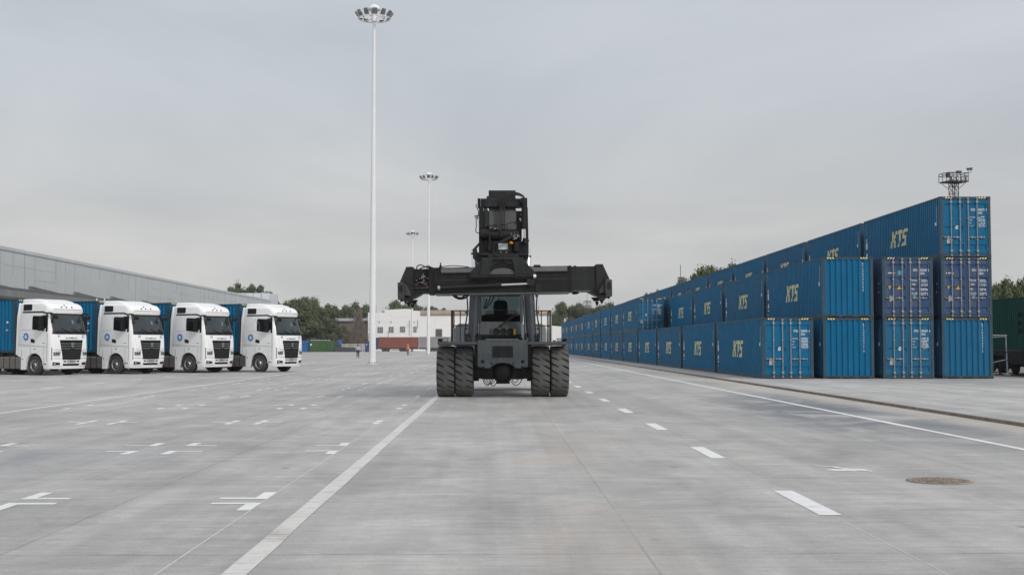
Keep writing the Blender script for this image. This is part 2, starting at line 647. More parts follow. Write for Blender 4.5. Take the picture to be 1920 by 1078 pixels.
def sheet(name, x0, x1, y0, y1, z, m, label=None, cat=None):
    mb = MB()
    mb.poly([(x0, y0, z), (x1, y0, z), (x1, y1, z), (x0, y1, z)])
    o = mb.build(name, m)
    tag(o, label, cat, kind='structure')
    return o


sheet("ground", -1500, 1500, -200, 3000, -0.012, M['soil'], "flat ground running out to the horizon behind the yard", "ground")
sheet("yard_pavement", -160, 10.76, -60, 372, 0.0, M['yard'], "grey brushed concrete pavement of the container yard", "pavement")
PLZ = 0.07
mb = MB()
mb.box(10.84, 25.9, -60, 300, -0.01, PLZ)
tag(mb.build("platform", M['platform']), "raised pale concrete platform under the container stacks", "platform", kind='structure')
mb = MB()
yk = -60.0
while yk < 300:
    mb.box(10.76, 10.84, yk, yk + 5.97, -0.01, PLZ + 0.003)
    yk += 6.0
tag(mb.build("kerb", M['kerbface'], bevel=0.012), "dark rough kerb edging the platform", "kerb", kind='structure')
sheet("track_bed", 25.9, 60, -20, 300, -0.004, M['ballast'], "dark ballast bed of the railway siding", "track bed")


def worn_paint(name, c, wear, stain=None):
    m, nt, b = nmat(name)
    pos = node(nt, "ShaderNodeNewGeometry").outputs["Position"]
    n1 = noise(nt, mapping(nt, pos, (3.0, 9.0, 1)), 1.0, 7, 0.7)
    n2 = noise(nt, pos, 1.2, 5, 0.6)
    base = mixc(nt, ramp(nt, n2, 0.3, 0.7), tuple(x * 0.88 for x in c), c)
    if stain:
        sep = node(nt, "ShaderNodeSeparateXYZ")
        link(nt, pos, sep.inputs[0])
        dd = math_(nt, 'ABSOLUTE', math_(nt, 'SUBTRACT', sep.outputs["Y"], stain))
        f = math_(nt, 'MULTIPLY', ramp(nt, dd, 0.05, 0.5, (1, 1, 1, 1), (0, 0, 0, 1)), ramp(nt, n1, 0.35, 0.6))
        base = mixc(nt, math_(nt, 'MULTIPLY', f, 0.75), base, (0.30, 0.22, 0.17))
    f = ramp(nt, n1, 0.50, 0.68, (0, 0, 0, 1), (wear, wear, wear, 1))
    base = mixc(nt, f, base, (0.36, 0.355, 0.35))
    link(nt, base, b.inputs["Base Color"])
    b.inputs["Roughness"].default_value = 0.75
    return m


M['line'] = worn_paint("line_paint", (0.80, 0.80, 0.79), 0.5)
M['oldline'] = worn_paint("old_line_paint", (0.66, 0.645, 0.62), 0.85, 10.95)
M['chalk'] = worn_paint("chalk_line", (0.58, 0.58, 0.58), 0.7)
M['newline'] = worn_paint("new_line_paint", (0.80, 0.80, 0.80), 0.5)
LZ = 0.004


def strip(mb, x0, x1, y0, y1, mi=0, z=LZ):
    mb.poly([(x0, y0, z), (x1, y0, z), (x1, y1, z), (x0, y1, z)], mi)


rng = random.Random(3)


def wobbly(mb, xc, w, y0, y1, amp, step=1.2, z=LZ):
    """a hand-painted line whose edges wander a little"""
    ys = [y0 + i * step for i in range(int((y1 - y0) / step) + 2)]
    L = [(xc - w / 2 + rng.uniform(-amp, amp), y, z) for y in ys]
    Q = [(xc + w / 2 + rng.uniform(-amp, amp), y, z) for y in ys]
    n = len(ys)
    mb.add(L + Q, [(i, n + i, n + i + 1, i + 1) for i in range(n - 1)])


XL = on_ground(445, 1078).x
mb = MB(); wobbly(mb, -1.90, 0.185, -40, 330, 0.008)
tag(mb.build("road_marking", M['oldline']), "broad worn white line along the left of the lane", "road marking", kind='structure')
mb = MB(); wobbly(mb, 8.42, 0.17, -40, 330, 0.02, 2.0)
tag(mb.build("road_marking", M['newline']), "bright white edge line beside the kerb", "road marking", kind='structure')
mb = MB(); wobbly(mb, -12.1, 0.13, -40, 330, 0.008)
tag(mb.build("road_marking", M['line']), "white line between slot markings and truck bays", "road marking", kind='structure')
mb = MB()
k = 0
y = 12.1 - 6.06 * 3
while y < 330:
    strip(mb, 3.165, 3.385, y, y + 2.02)
    y += 6.06
wy = 12.25
tag(mb.build("road_marking", M['newline']), "row of short white dashes along the lane", "road marking", kind='structure')
mb = MB()
strip(mb, 3.27, 3.283, -20, 330, z=0.002)
for x in (-2.47, -5.13, -5.60, -8.22, -8.72, -11.3):
    strip(mb, x - 0.009, x + 0.009, -20, 90, z=0.002)
tag(mb.build("road_marking", M['chalk']), "thin pale setting-out lines of the slots", "road marking", kind='structure')
# corner marks of the container slots, L shaped
mb = MB()
gaps = [0.30, 0.92, 0.10, 1.25, 0.10, 1.1, 0.4, 1.2, 0.2]
for kk in range(-2, 24):
    yc = 13.28 + 6.72 * kk
    g = gaps[kk % len(gaps)]
    for xr, sg in ((-2.47, -1), (-5.13, 1), (-5.60, -1), (-8.22, 1), (-8.72, -1), (-11.3, 1)):
        for dirn in (1, -1):
            yb = yc + dirn * g / 2
            a, b_ = sorted((xr, xr + sg * 0.52))
            strip(mb, a, b_, min(yb, yb + dirn * 0.13), max(yb, yb + dirn * 0.13))
            a, b_ = sorted((xr + sg * 0.005, xr + sg * 0.145))
            y1, y2 = yb + dirn * 0.13, yb + dirn * 0.62
            strip(mb, a, b_, min(y1, y2), max(y1, y2))
tag(mb.build("road_marking", M['line']), "white corner marks of the empty container slots", "road marking", kind='structure')
mb = MB()
y = 30.0
while y < 120:
    strip(mb, -17.32, -17.14, y, y + 2.4)
    y += 5.7
for i in range(5):
    p = Vector((-12.6 - i * 3.9, 62.5 - i * 2.3, 0))
    mb.M = Matrix.Translation(p) @ Matrix.Rotation(R(-28), 4, 'Z')
    strip(mb, -5.0, 0.0, -0.10, 0.10)
    mb.M = None
tag(mb.build("road_marking", M['line']), "white dashes of the truck bays", "road marking", kind='structure')
# spilled paint
mb = MB()
p = on_ground(1590, 881)
pts = []
for i in range(22):
    a = 2 * math.pi * i / 22
    rr = rng.uniform(0.7, 1.1)
    pts.append((p.x + 0.28 * rr * math.cos(a), p.y + 0.16 * rr * math.sin(a), LZ))
mb.poly(pts)
ln = [on_ground(a, b_) for a, b_ in ((1528, 873.5), (1560, 875), (1575, 877.5), (1600, 880), (1636, 884))]
for a, b_ in zip(ln, ln[1:]):
    d = (b_ - a).normalized()
    n_ = Vector((-d.y, d.x, 0)) * 0.045
    mb.poly([(q.x, q.y, LZ + 0.002) for q in (a - n_, b_ - n_, b_ + n_, a + n_)])
tag(mb.build("road_marking", M['newline']), "splash of spilled white paint on the lane", "paint spill", kind='structure')
# pale curved tyre scuffs
M['scuff'] = worn_paint("tyre_scuff", (0.44, 0.44, 0.44), 0.9)
mb = MB()
for (x0, y0, r0, a0, a1) in ((8.6, 29.2, 1.6, 200, 330), (9.1, 30.3, 1.9, 210, 350), (7.2, 33, 3.4, 190, 290)):
    pp = []
    for i in range(25):
        a = R(a0 + (a1 - a0) * i / 24)
        pp.append((x0 + r0 * math.cos(a), y0 + 1.6 * r0 * math.sin(a)))
    for (p1, p2) in zip(pp, pp[1:]):
        d = Vector((p2[0] - p1[0], p2[1] - p1[1])).normalized() * 0.035
        mb.poly([(p1[0] + d.y, p1[1] - d.x, 0.003), (p2[0] + d.y, p2[1] - d.x, 0.003), (p2[0] - d.y, p2[1] + d.x, 0.003), (p1[0] - d.y, p1[1] + d.x, 0.003)])
tag(mb.build("road_marking", M['scuff']), "pale curved tyre scuffs by the edge line", "tyre marks", kind='structure')

# manhole cover with round grating
M['rustiron'] = paint("rusty_iron", (0.30, 0.25, 0.205), 0.8, metal=0.2, var=0.4, scale=8, bump=0.4)
p = on_ground(1762, 902)
mh = empty("manhole_cover", (p.x, p.y, 0))
tag(mh, "rusty round manhole grating set in the concrete right of the dashes", "manhole cover")
mb = MB()
mb.lathe([(0.39, 0.001), (0.39, 0.012), (0.33, 0.012), (0.33, 0.005), (0.0, 0.005)], n=40)
mb.build("rim", M['rustiron'], mh)
mb = MB()
for i in range(13):
    x = -0.30 + i * 0.05
    h = math.sqrt(max(0.0, 0.325 ** 2 - x * x))
    mb.box(x - 0.014, x + 0.014, -h, h, 0.0055, 0.014)
mb.box(-0.32, 0.32, -0.014, 0.014, 0.0145, 0.017)
mb.build("grating", M['rustiron'], mh)

# ------------------------------------------------------------------ shipping containers
CW, CH, CL = 2.438, 2.896, 12.192


def corr(u0, u1, pitch, depth, flat=0.26):
    """trapezoid corrugation between u0 and u1: list of (u, depth)"""
    n = max(1, round((u1 - u0) / pitch))
    p = (u1 - u0) / n
    out = [(u0, 0.0)]
    for i in range(n):
        a = u0 + i * p
        out += [(a + p * flat, 0.0), (a + p * 0.5, -depth), (a + p * (0.5 + flat), -depth), (a + p, 0.0)]
    return out


def kts_logo(h):
    """slanted bold letters cut into horizontal bars"""
    K = [rect(-.08, .22, 0, 1), [(.22, .58), (.22, .44), (.68, 0), (1.02, 0), (.50, .58)], [(.221, .46), (.48, .46), (1.02, 1), (.70, 1), (.221, .60)]]
    T = [rect(1.10, 2.02, .79, 1), rect(1.41, 1.71, 0, .79)]
    S_ = [rect(2.16, 2.96, .80, 1), rect(2.16, 2.44, .60, .80), rect(2.16, 2.96, .42, .60), rect(2.68, 2.96, .20, .42), rect(2.14, 2.96, 0, .20)]
    out = []
    nb = 9
    for q in K + T + S_:
        for i in range(nb):
            a = i / nb
            g = 0.20 - 0.012 * i
            c = clip(q, 1, a, a + (1 - g) / nb)
            if c:
                out.append([((u + 0.42 * v) * h * 0.92, v * h) for u, v in c])
    return out


def boxes_of_digits(u0, u1, v, h, r):
    """rows of small print too far away to read"""
    out = []
    u = u0
    while u < u1:
        w = r.uniform(0.6, 1.0) * h * 0.75
        if r.random() < 0.85:
            out.append(rect(u, min(u + w, u1), v, v + h))
        u += w + h * 0.28
    return out


SIDE_PROF = corr(0.17, CL - 0.17, 0.278, 0.055, 0.32)
END_PROF = corr(-CW / 2 + 0.14, CW / 2 - 0.14, 0.262, 0.062, 0.33)


def side_mesh(matname, logo=True):
    mb = MB()
    X = CW / 2 - 0.010
    z0, z1 = 0.155, CH - 0.062
    v, f = [], []
    for u, d in SIDE_PROF:
        v += [(-(X + d), u, z0), (-(X + d), u, z1)]
    f = [(2 * i, 2 * i + 1, 2 * i + 3, 2 * i + 2) for i in range(len(SIDE_PROF) - 1)]
    f = [tuple(reversed(q)) for q in f]
    mb.add(v, f, 0)
    mapf = lambda u, vv, d: (-(X + d + 0.004), CL - u, vv)
    rev = [(CL - u, d) for u, d in reversed(SIDE_PROF)]
    if logo:
        L = kts_logo(0.86)
        drape(mb, shift(L, CL / 2 - 1.30, 0.98), rev, 0, mapf, 1)
    # markings beside the far corner post and the near one (seen from the road)
    W = []
    r = random.Random(5)
    if logo:
        for i in range(3):
            W += boxes_of_digits(0.30 + i * 0.09, 0.34 + i * 0.09, 2.30, 0.05, r)
        v_ = 2.62
        for s in "040372":
            P = text_polys(s, 0.085, 0.01)
            W += shift(P, 0.36, v_)
            v_ -= 0.11
        W += [rect(0.30, 0.56, 1.66, 1.70), rect(0.30, 0.34, 1.72, 1.84), rect(0.42, 0.46, 1.72, 1.86)]
        W += [rect(0.32, 0.58, 1.26, 1.60)]
        W += [[(0.30, 0.80), (0.60, 0.80), (0.48, 1.04)], rect(0.40, 0.50, 0.62, 0.69), rect(0.32, 0.42, 0.36, 0.48), rect(0.48, 0.58, 0.36, 0.48)]
        for i in range(7):
            W += [rect(CL - 0.52, CL - 0.47, 2.40 - i * 0.11, 2.46 - i * 0.11)]
        W += [rect(CL - 0.72, CL - 0.62, 1.55, 1.72)]
    else:
        W += [rect(CL - 0.70, CL - 0.60, 1.60, 1.70)]
    drape(mb, W, rev, 0, mapf, 2)
    if not logo:
        drape(mb, [rect(CL - 0.72, CL - 0.60, 1.20, 1.27)], rev, 0, mapf, 3)
    return mb.mesh("side_wall", [M[matname], M['cream'], M['white'], M['yellow']])


SIDE = {}


def frame_mb():
    mb = MB()
    X, a = CW / 2, 0.118
    # corner posts
    for sx in (-1, 1):
        for y0 in (0.006, CL - 0.16):
            x0, x1 = sorted((sx * (X - 0.004), sx * (X - 0.135)))
            mb.box(x0, x1, y0, y0 + 0.154, a, CH - a)
        # side rails
        x0, x1 = sorted((sx * (X - 0.006), sx * (X - 0.075)))
        mb.box(x0, x1, 0.178, CL - 0.178, CH - 0.064, CH - 0.006)
        x0, x1 = sorted((sx * (X - 0.006), sx * (X - 0.06)))
        mb.box(x0, x1, 0.178, CL - 0.178, 0.012, 0.156)
    for y0 in (0.012, CL - 0.10):
        mb.box(-X + 0.162, X - 0.162, y0, y0 + 0.088, CH - 0.125, CH - 0.008)
        mb.box(-X + 0.162, X - 0.162, y0, y0 + 0.088, 0.03, 0.150)
    # floor
    mb.box(-X + 0.07, X - 0.07, 0.12, CL - 0.12, 0.10, 0.145)
    # corner castings with their openings
    for sx in (-1, 1):
        for y0 in (0.0, CL - 0.178):
            for z0 in (0.0, CH - a):
                x0, x1 = sorted((sx * X, sx * (X - 0.162)))
                mb.box(x0, x1, y0, y0 + 0.178, z0, z0 + a)
                xc, yc, zc = (x0 + x1) / 2, y0 + 0.089, z0 + a / 2
                yo = y0 - 0.002 if y0 == 0 else y0 + 0.180
                mb.poly([(xc + 0.042 * math.cos(t), yo, zc + 0.030 * math.sin(t)) for t in [(-1 if y0 == 0 else 1) * -2 * math.pi * i / 10 for i in range(10)]], 1)
                xo = sx * (X + 0.002)
                mb.poly([(xo, yc + 0.042 * math.cos(t), zc + 0.030 * math.sin(t)) for t in [sx * 2 * math.pi * i / 10 for i in range(10)]], 1)
    # fork pockets / gaps under the end sill
    for y0 in (0.008, CL - 0.008):
        for xx in (-0.86, 0.86):
            pass
    # hazard stripes on both headers
    for yy, s in ((0.010, 1), (CL - 0.010, -1)):
        for sx in (-1, 1):
            for i in range(3):
                u = sx * 0.80 - 0.17 + i * 0.125
                q = [(u, yy, CH - 0.098), (u + 0.075, yy, CH - 0.098), (u + 0.125, yy, CH - 0.028), (u + 0.05, yy, CH - 0.028)]
                mb.poly(q if s > 0 else q[::-1], 2)
            x0, x1 = sx * 0.80 - 0.20, sx * 0.80 + 0.26
            y1 = 0.0112 if s > 0 else CL - 0.0112
            q = [(x0, y1, CH - 0.11), (x1, y1, CH - 0.11), (x1, y1, CH - 0.018), (x0, y1, CH - 0.018)]
            mb.poly(q if s > 0 else q[::-1], 1)
    return mb


FRAME = frame_mb().mesh("corner_frame", [M['frame'], M['hole'], M['cream']])


def roof_mesh(matname):
    mb = MB()
    prof = corr(0.18, CL - 0.18, 0.21, 0.018)
    v = []
    X = CW / 2 - 0.076
    for u, d in prof:
        v += [(-X, u, CH - 0.012 + d), (X, u, CH - 0.012 + d)]
    mb.add(v, [(2 * i, 2 * i + 1, 2 * i + 3, 2 * i + 2) for i in range(len(prof) - 1)], 0)
    return mb.mesh("roof_panel", [M['roofblue'] if matname == 'blue' else M['frame']])


def end_mesh(matname, number):
    """corrugated front wall at y = CL, facing +y"""
    mb = MB()
    Y = CL - 0.014
    z0, z1 = 0.152, CH - 0.127
    v = []
    for u, d in END_PROF:
        v += [(-u, Y + d, z0), (-u, Y + d, z1)]
    mb.add(v, [(2 * i, 2 * i + 2, 2 * i + 3, 2 * i + 1) for i in range(len(END_PROF) - 1)], 0)
    for (a, b_) in ((-0.98, -0.42), (-0.30, 0.30), (0.42, 0.98)):
        mb.poly([(b_, CL - 0.009, 0.012), (a, CL - 0.009, 0.012), (a + 0.05, CL - 0.009, 0.082), (b_ - 0.05, CL - 0.009, 0.082)], 2)
    W = []
    z = CH - 0.36
    for s in number.replace(" ", ""):
        W += shift(text_polys(s, 0.085, 0.015, align='CENTER'), CW / 2 - 0.47, z)
        z -= 0.128
    drape(mb, W, END_PROF, 0, lambda u, vv, d: (-u, Y + d + 0.004, vv), 1)
    return mb.mesh("end_wall", [M[matname], M['white'], M['hole']])


def door_mesh(matname, side, number, ribs, seed, navy):
    """side -1: left leaf seen from outside, +1: right leaf. Faces -y near y = 0"""
    mb = MB()
    r = random.Random(seed)
    x0, x1 = (-CW / 2 + 0.142, -0.012) if side < 0 else (0.012, CW / 2 - 0.142)
    z0, z1 = 0.165, CH - 0.135
    Y = 0.045
    prof = [(z0, 0.0)]
    for (a, b_) in ribs:
        prof += [(a, 0.0), (a + 0.035, -0.034), (b_ - 0.06, -0.034), (b_, 0.0)]
    prof.append((z1, 0.0))
    ex = 0.085
    v = []
    for z, d in prof:
        v += [(x0 + ex, Y - d, z), (x1 - ex, Y - d, z)]
    mb.add(v, [(2 * i, 2 * i + 1, 2 * i + 3, 2 * i + 2) for i in range(len(prof) - 1)], 0)
    for a, b_ in ((x0, x0 + ex), (x1 - ex, x1)):
        mb.box(a, b_, Y - 0.012, Y + 0.04, z0, z1, 0)
    mb.box(x0 + ex, x1 - ex, Y + 0.045, Y + 0.05, z0, z1, 0)
    # rubber seal
    e = x1 if side < 0 else x0
    mb.box(e - 0.012 * (1 if side > 0 else 0), e + 0.012 * (1 if side < 0 else 0) - 0.001, Y - 0.008, Y + 0.03, z0, z1, 3)
    mapf = lambda u, vv, d: (u, Y - d - 0.004, vv)
    if side > 0:
        W = []
        own, num, chk = number.split(" ")
        own_w, num_x, num_w = (0.21, 0.625, 0.31)
        W += shift(fit(own, 0.105, own_w, 0.014), 0.29, 2.215)
        W += shift(fit(num, 0.105, num_w, 0.014), num_x, 2.215)
        W += shift(fit("45G1", 0.105, 0.20, 0.014), num_x, 2.06)
        for q in shift(fit(chk, 0.105, 0.05, 0.014), 1.005, 2.215):
            mb.poly([(u, Y - 0.016, vv) for u, vv in q], 1)
        zs = (1.88, 1.74, 1.60, 1.46) if not navy else (1.74, 1.55, 1.33, 1.12)
        names = ("MAX.GROSS", "TARE", "NET", "CU.CAP.") if not navy else ("MAX.GR.", "TARE", "NET", "CU.CAP.")
        for s, z in zip(names, zs):
            hh = 0.052 if not navy else 0.078
            W += shift(text_polys(s, hh, 0.012, 0.70), 0.205, z)
            for j in range(2):
                W += boxes_of_digits(0.64, 0.97, z + 0.03 - j * 0.07, 0.038, r)
        drape(mb, W, prof, 1, mapf, 1)
        if navy:
            drape(mb, [rect(0.27, 0.42, 0.94, 1.08)], prof, 1, mapf, 5)
    else:
        if navy:
            W = shift(boxes_of_digits(0, 0.22, 0, 0.06, r), x0 + 0.12, 2.10)
            drape(mb, W, prof, 1, mapf, 1)
            drape(mb, [[(x0 + 0.24, 1.36), (x0 + 0.32, 1.51), (x0 + 0.16, 1.51)], [(x0 + 0.60, 1.36), (x0 + 0.80, 1.36), (x0 + 0.70, 1.54)], rect(x0 + 0.34, x0 + 0.50, 2.10, 2.14)], prof, 1, mapf, 2)
            drape(mb, [rect(x0 + 0.22, x0 + 0.41, 0.78, 1.04)], prof, 1, mapf, 4)
            if seed % 2 == 0:
                drape(mb, [rect(x0 + 0.64, x0 + 0.82, 2.04, 2.24)], prof, 1, mapf, 5)
        else:
            cx, cz = x0 + 0.685, 1.42
            drape(mb, [[(cx + 0.075 * math.cos(t * 0.5236), cz + 0.09 * math.sin(t * 0.5236)) for t in range(12)]], prof, 1, mapf, 1)
            drape(mb, [rect(cx - 0.03, cx + 0.035, cz - 0.035, cz + 0.035)], prof, 1, lambda u, vv, d: (u, Y - d - 0.006, vv), 4)
            drape(mb, [rect(x0 + 0.19, x0 + 0.38, 0.66, 0.90)], prof, 1, mapf, 4)
            drape(mb, [rect(x0 + 0.27, x0 + 0.34, 0.70, 0.78)], prof, 1, lambda u, vv, d: (u, Y - d - 0.006, vv), 6)
    # hinges
    for z in (0.32, 0.95, 1.65, 2.05, 2.60):
        e = x0 if side < 0 else x1
        mb.box(e - 0.05, e + 0.05, Y - 0.034, Y - 0.013, z, z + 0.075, 7)
    return mb.mesh("door", [M[matname], M['white'], M['yellow'], M['black'], M['plate'], M['teal'], M['plate2'], M['galvdoor']])


M['plate'] = paint("sticker_plate", (0.45, 0.44, 0.42), 0.5, var=0.1, scale=12)
M['plate2'] = paint("sticker_print", (0.45, 0.25, 0.18), 0.5, var=0.1, scale=12)
M['galvdoor'] = paint("hinge_paint", (0.03, 0.11, 0.19), 0.5, var=0.1)


def bar_mesh():
    mb = MB()
    mb.cyl((0, -0.018, 0.04), (0, -0.018, CH - 0.045), 0.021, n=8)
    for z in (0.06, CH - 0.13):
        mb.box(-0.045, 0.045, -0.034, 0.012, z, z + 0.055)
    for z in (0.26, CH - 0.30):
        mb.box(-0.055, 0.055, -0.036, 0.026, z, z + 0.085)
    for z in (0.80, 1.82):
        mb.box(-0.045, 0.045, -0.032, 0.03, z, z + 0.032)
    return mb.mesh("locking_bar", [M['galv']])


def handle_mesh():
    mb = MB()
    mb.box(0.0, 0.36, -0.052, -0.036, 0.925, 0.955)
    mb.box(0.13, 0.20, -0.06, 0.005, 0.90, 0.99)
    mb.box(0.30, 0.34, -0.066, 0.005, 0.915, 0.965)
    return mb.mesh("handle", [M['galv']])


BAR, HANDLE = bar_mesh(), handle_mesh()


def put(name, me, parent, loc=(0, 0, 0), rz=0.0):
    o = bpy.data.objects.new(name, me)
    col.objects.link(o)
    o.parent = parent
    o.location = loc
    o.rotation_euler = (0, 0, rz)
    return o


ROOF = {k: roof_mesh(k) for k in ('blue', 'navy')}
for k, l in (('blue', True), ('navy', False)):
    SIDE[k] = side_mesh(k, l)
SIDE['plain'] = side_mesh('blue', False)


def make_container(number, matname='blue', seed=0, side=None):
    """doors at y = 0 facing -y"""
    root = empty("shipping_container")
    put("corner_frame", FRAME, root)
    s = SIDE[side or matname]
    put("side_wall", s, root)
    put("side_wall", s, root, (0, CL, 0), math.pi)
    put("roof_panel", ROOF[matname], root)
    put("end_wall", end_mesh(matname, number), root)
    navy = matname == 'navy'
    ribs = [(0.36, 0.60), (1.27, 1.47), (2.32, 2.56)] if not navy else [(0.30, 0.50), (0.86, 1.02), (1.34, 1.50), (1.78, 1.94), (2.36, 2.54)]
    for sd in (-1, 1):
        d = put("door", door_mesh(matname, sd, number, ribs, seed, navy), root)
        xs = (-0.69, -0.26) if sd < 0 else (0.13, 0.56)
        for i, x in enumerate(xs):
            put("locking_bar", BAR, d, (x, 0, 0))
            if sd < 0:
                h = put("handle", HANDLE, d, (x, 0, 0))
                h.scale = (-1, 1, 1)
            else:
                put("handle", HANDLE, d, (x, 0, 0))
    return root


CX = [12.65, 15.54, 18.40, 21.22]          # left faces of the four rows
Y0, PITCHC = 58.4, 12.96
ORD = ["nearest", "second", "third", "fourth", "fifth", "sixth", "seventh", "eighth", "ninth", "tenth", "eleventh", "twelfth", "thirteenth", "farthest"]
cr_rng = random.Random(11)
GRP = "blue containers stacked on the platform"
protos = {}


def place_container(proto, row, level, k, end=False, label=None, used=set(), group=GRP, jx=None):
    jy = cr_rng.uniform(-0.05, 0.05) if k else 0.0
    jx = cr_rng.uniform(-0.03, 0.03) if k else 0.0
    x = CX[row] + CW / 2 + jx
    y = Y0 + PITCHC * k + jy
    t = cr_rng.uniform(-1, 1)
    if proto.name in used:
        o = copy_tree(proto, tint=t)
    else:
        o = proto
        used.add(proto.name)
        set_tint(o, t)
    if end:
        o.location = (x, y + CL, PLZ + level * CH)
        o.rotation_euler = (0, 0, math.pi)
    else:
        o.location = (x, y, PLZ + level * CH)
        o.rotation_euler = (0, 0, 0)
    tag(o, label, "container", group)
    return o


pA = make_container("KTSU 040456 6", seed=1)
pB = make_container("KTSU 040461 0", seed=2)
pC = make_container("KTSU 040250 0", seed=3)
pD = make_container("KTSU 040439 6", seed=4)
pE = make_container("KTSU 040372 2", seed=5)
pF = make_container("KTSU 040401 5", seed=6)
nA = make_container("RSTU 550240 2", 'navy', seed=8)
nB = make_container("RSTU 550110 8", 'navy', seed=9)

place_container(pA, 0, 0, 0, label="nearest ground container beside the kerb, blue doors facing the camera")
for k in range(1, 14):
    place_container(pA, 0, 0, k, label="%s container from the camera on the ground along the kerb, yellow lettering" % ORD[k])
place_container(pA, 0, 1, 4, label="small looking blue door end of the upper container nearest on the kerb row")
for k in range(5, 14):
    place_container(pA, 0, 1, k, label="%s container from its door end in the upper layer along the kerb" % (ORD[k - 4] if k < 13 else "farthest"))
place_container(pB, 1, 0, 0, True, "ground container with corrugated end wall between two door ends")
place_container(pC, 1, 1, 0, True, "second layer container with corrugated end and yellow lettering, numbered KTSU 040250")
for k in range(1, 5):
    place_container(pC, 1, 1, k, True, "second layer container of the inner row, %s behind its front corrugated one" % ["", "directly", "second", "third", "fourth"][k])
HID = "blue container hidden inside the stack behind the front ones"
for k in range(1, 5):
    place_container(pC, 1, 0, k, True, HID, group="containers hidden inside the stack")
place_container(pD, 2, 0, 0, label="ground container with blue doors under the cleaner navy container")
place_container(nA, 2, 1, 0, label="navy container with teal square stickers on its doors")
place_container(pF, 3, 0, 0, True, "ground container with corrugated end at the right end of the stacks")
place_container(nB, 3, 1, 0, label="dusty navy container under the topmost blue container")
place_container(pE, 3, 2, 0, label="topmost blue container with doors facing the camera above two others")
for k in range(1, 11):
    place_container(pE, 3, 2, k, k % 3 == 2, "%s container of the third layer behind the topmost front one" % (["", "first"] + ORD[1:])[k])
for k in range(1, 11):
    for lv in (0, 1):
        place_container(pC, 3, lv, k, k % 2 == 0, HID, group="containers hidden inside the stack")

# ------------------------------------------------------------------ reach stacker
M['stk'] = paint("stacker_dark_paint", (0.0100, 0.0112, 0.0128), 0.45, var=0.15, scale=1.5, dirt=(0.06, 0.057, 0.054), dirt_amt=0.22, bump=0.03, spec=0.35)
M['stk2'] = paint("stacker_black_paint", (0.0045, 0.005, 0.0056), 0.5, var=0.2, scale=2.0, dirt=(0.04, 0.037, 0.034), dirt_amt=0.22, bump=0.03, spec=0.3)
M['stkbox'] = paint("stacker_box_grey", (0.026, 0.027, 0.029), 0.5, var=0.2, dirt=(0.10, 0.085, 0.075), dirt_amt=0.35)
M['stk3'] = paint("stacker_light_grey", (0.078, 0.082, 0.086), 0.45, var=0.2, scale=1.2, dirt=(0.13, 0.12, 0.11), dirt_amt=0.4)
M['slate'] = paint("slate_grey_gloss", (0.055, 0.076, 0.090), 0.24, var=0.08, scale=1.2, dirt=(0.16, 0.15, 0.14), dirt_amt=0.22, coat=0.8)
M['ltgrey'] = paint("cab_light_grey", (0.070, 0.081, 0.085), 0.30, var=0.10, scale=1.4, dirt=(0.2, 0.19, 0.18), dirt_amt=0.25)
M['bluegrey'] = paint("blue_grey_paint", (0.028, 0.036, 0.048), 0.38, var=0.10, scale=1.2, dirt=(0.14, 0.13, 0.12), dirt_amt=0.25)
M['hood'] = paint("hood_grey", (0.20, 0.225, 0.25), 0.40, var=0.08, scale=1.0, dirt=(0.2, 0.19, 0.18), dirt_amt=0.2)
M['chrome'] = paint("chromed_rod", (0.80, 0.78, 0.80), 0.18, metal=0.9, var=0.04)
M['steel'] = paint("bare_fittings", (0.50, 0.48, 0.45), 0.35, metal=0.7, var=0.3, scale=20)
M['brass'] = paint("brass_fittings", (0.32, 0.22, 0.13), 0.4, metal=0.6, var=0.3, scale=20)
M['tread'] = paint("dusty_tread", (0.105, 0.104, 0.102), 0.85, var=0.22, scale=3.0, dirt=(0.17, 0.162, 0.155), dirt_amt=0.35, streak=False, bump=0.3)
M['tyre'] = paint("tyre_rubber", (0.030, 0.030, 0.030), 0.8, var=0.25, scale=5.0, dirt=(0.13, 0.12, 0.105), dirt_amt=0.45, streak=False, bump=0.15)
M['groove'] = paint("tread_groove", (0.014, 0.013, 0.013), 0.9, var=0.2)
M['railbrown'] = paint("rail_paint", (0.030, 0.024, 0.024), 0.6, var=0.3, scale=6, dirt=RUST, dirt_amt=0.5)
M['amber'] = paint("amber_lens", (0.65, 0.22, 0.03), 0.25, var=0.1)
M['lens'] = paint("clear_lens", (0.55, 0.55, 0.52), 0.15, var=0.1)
M['olive'] = paint("olive_mesh", (0.013, 0.013, 0.009), 0.8, var=0.3, scale=40)
M['orange'] = paint("orange_cable", (0.30, 0.11, 0.04), 0.5)
M['cable'] = paint("blue_cable", (0.02, 0.07, 0.30), 0.5)
M['red'] = paint("red_paint", (0.22, 0.02, 0.02), 0.5, var=0.2)
M['pale'] = paint("sky_pale_plate", (0.62, 0.66, 0.68), 0.4, var=0.05)
M['vinyl'] = paint("black_vinyl", (0.008, 0.008, 0.009), 0.65, var=0.15)


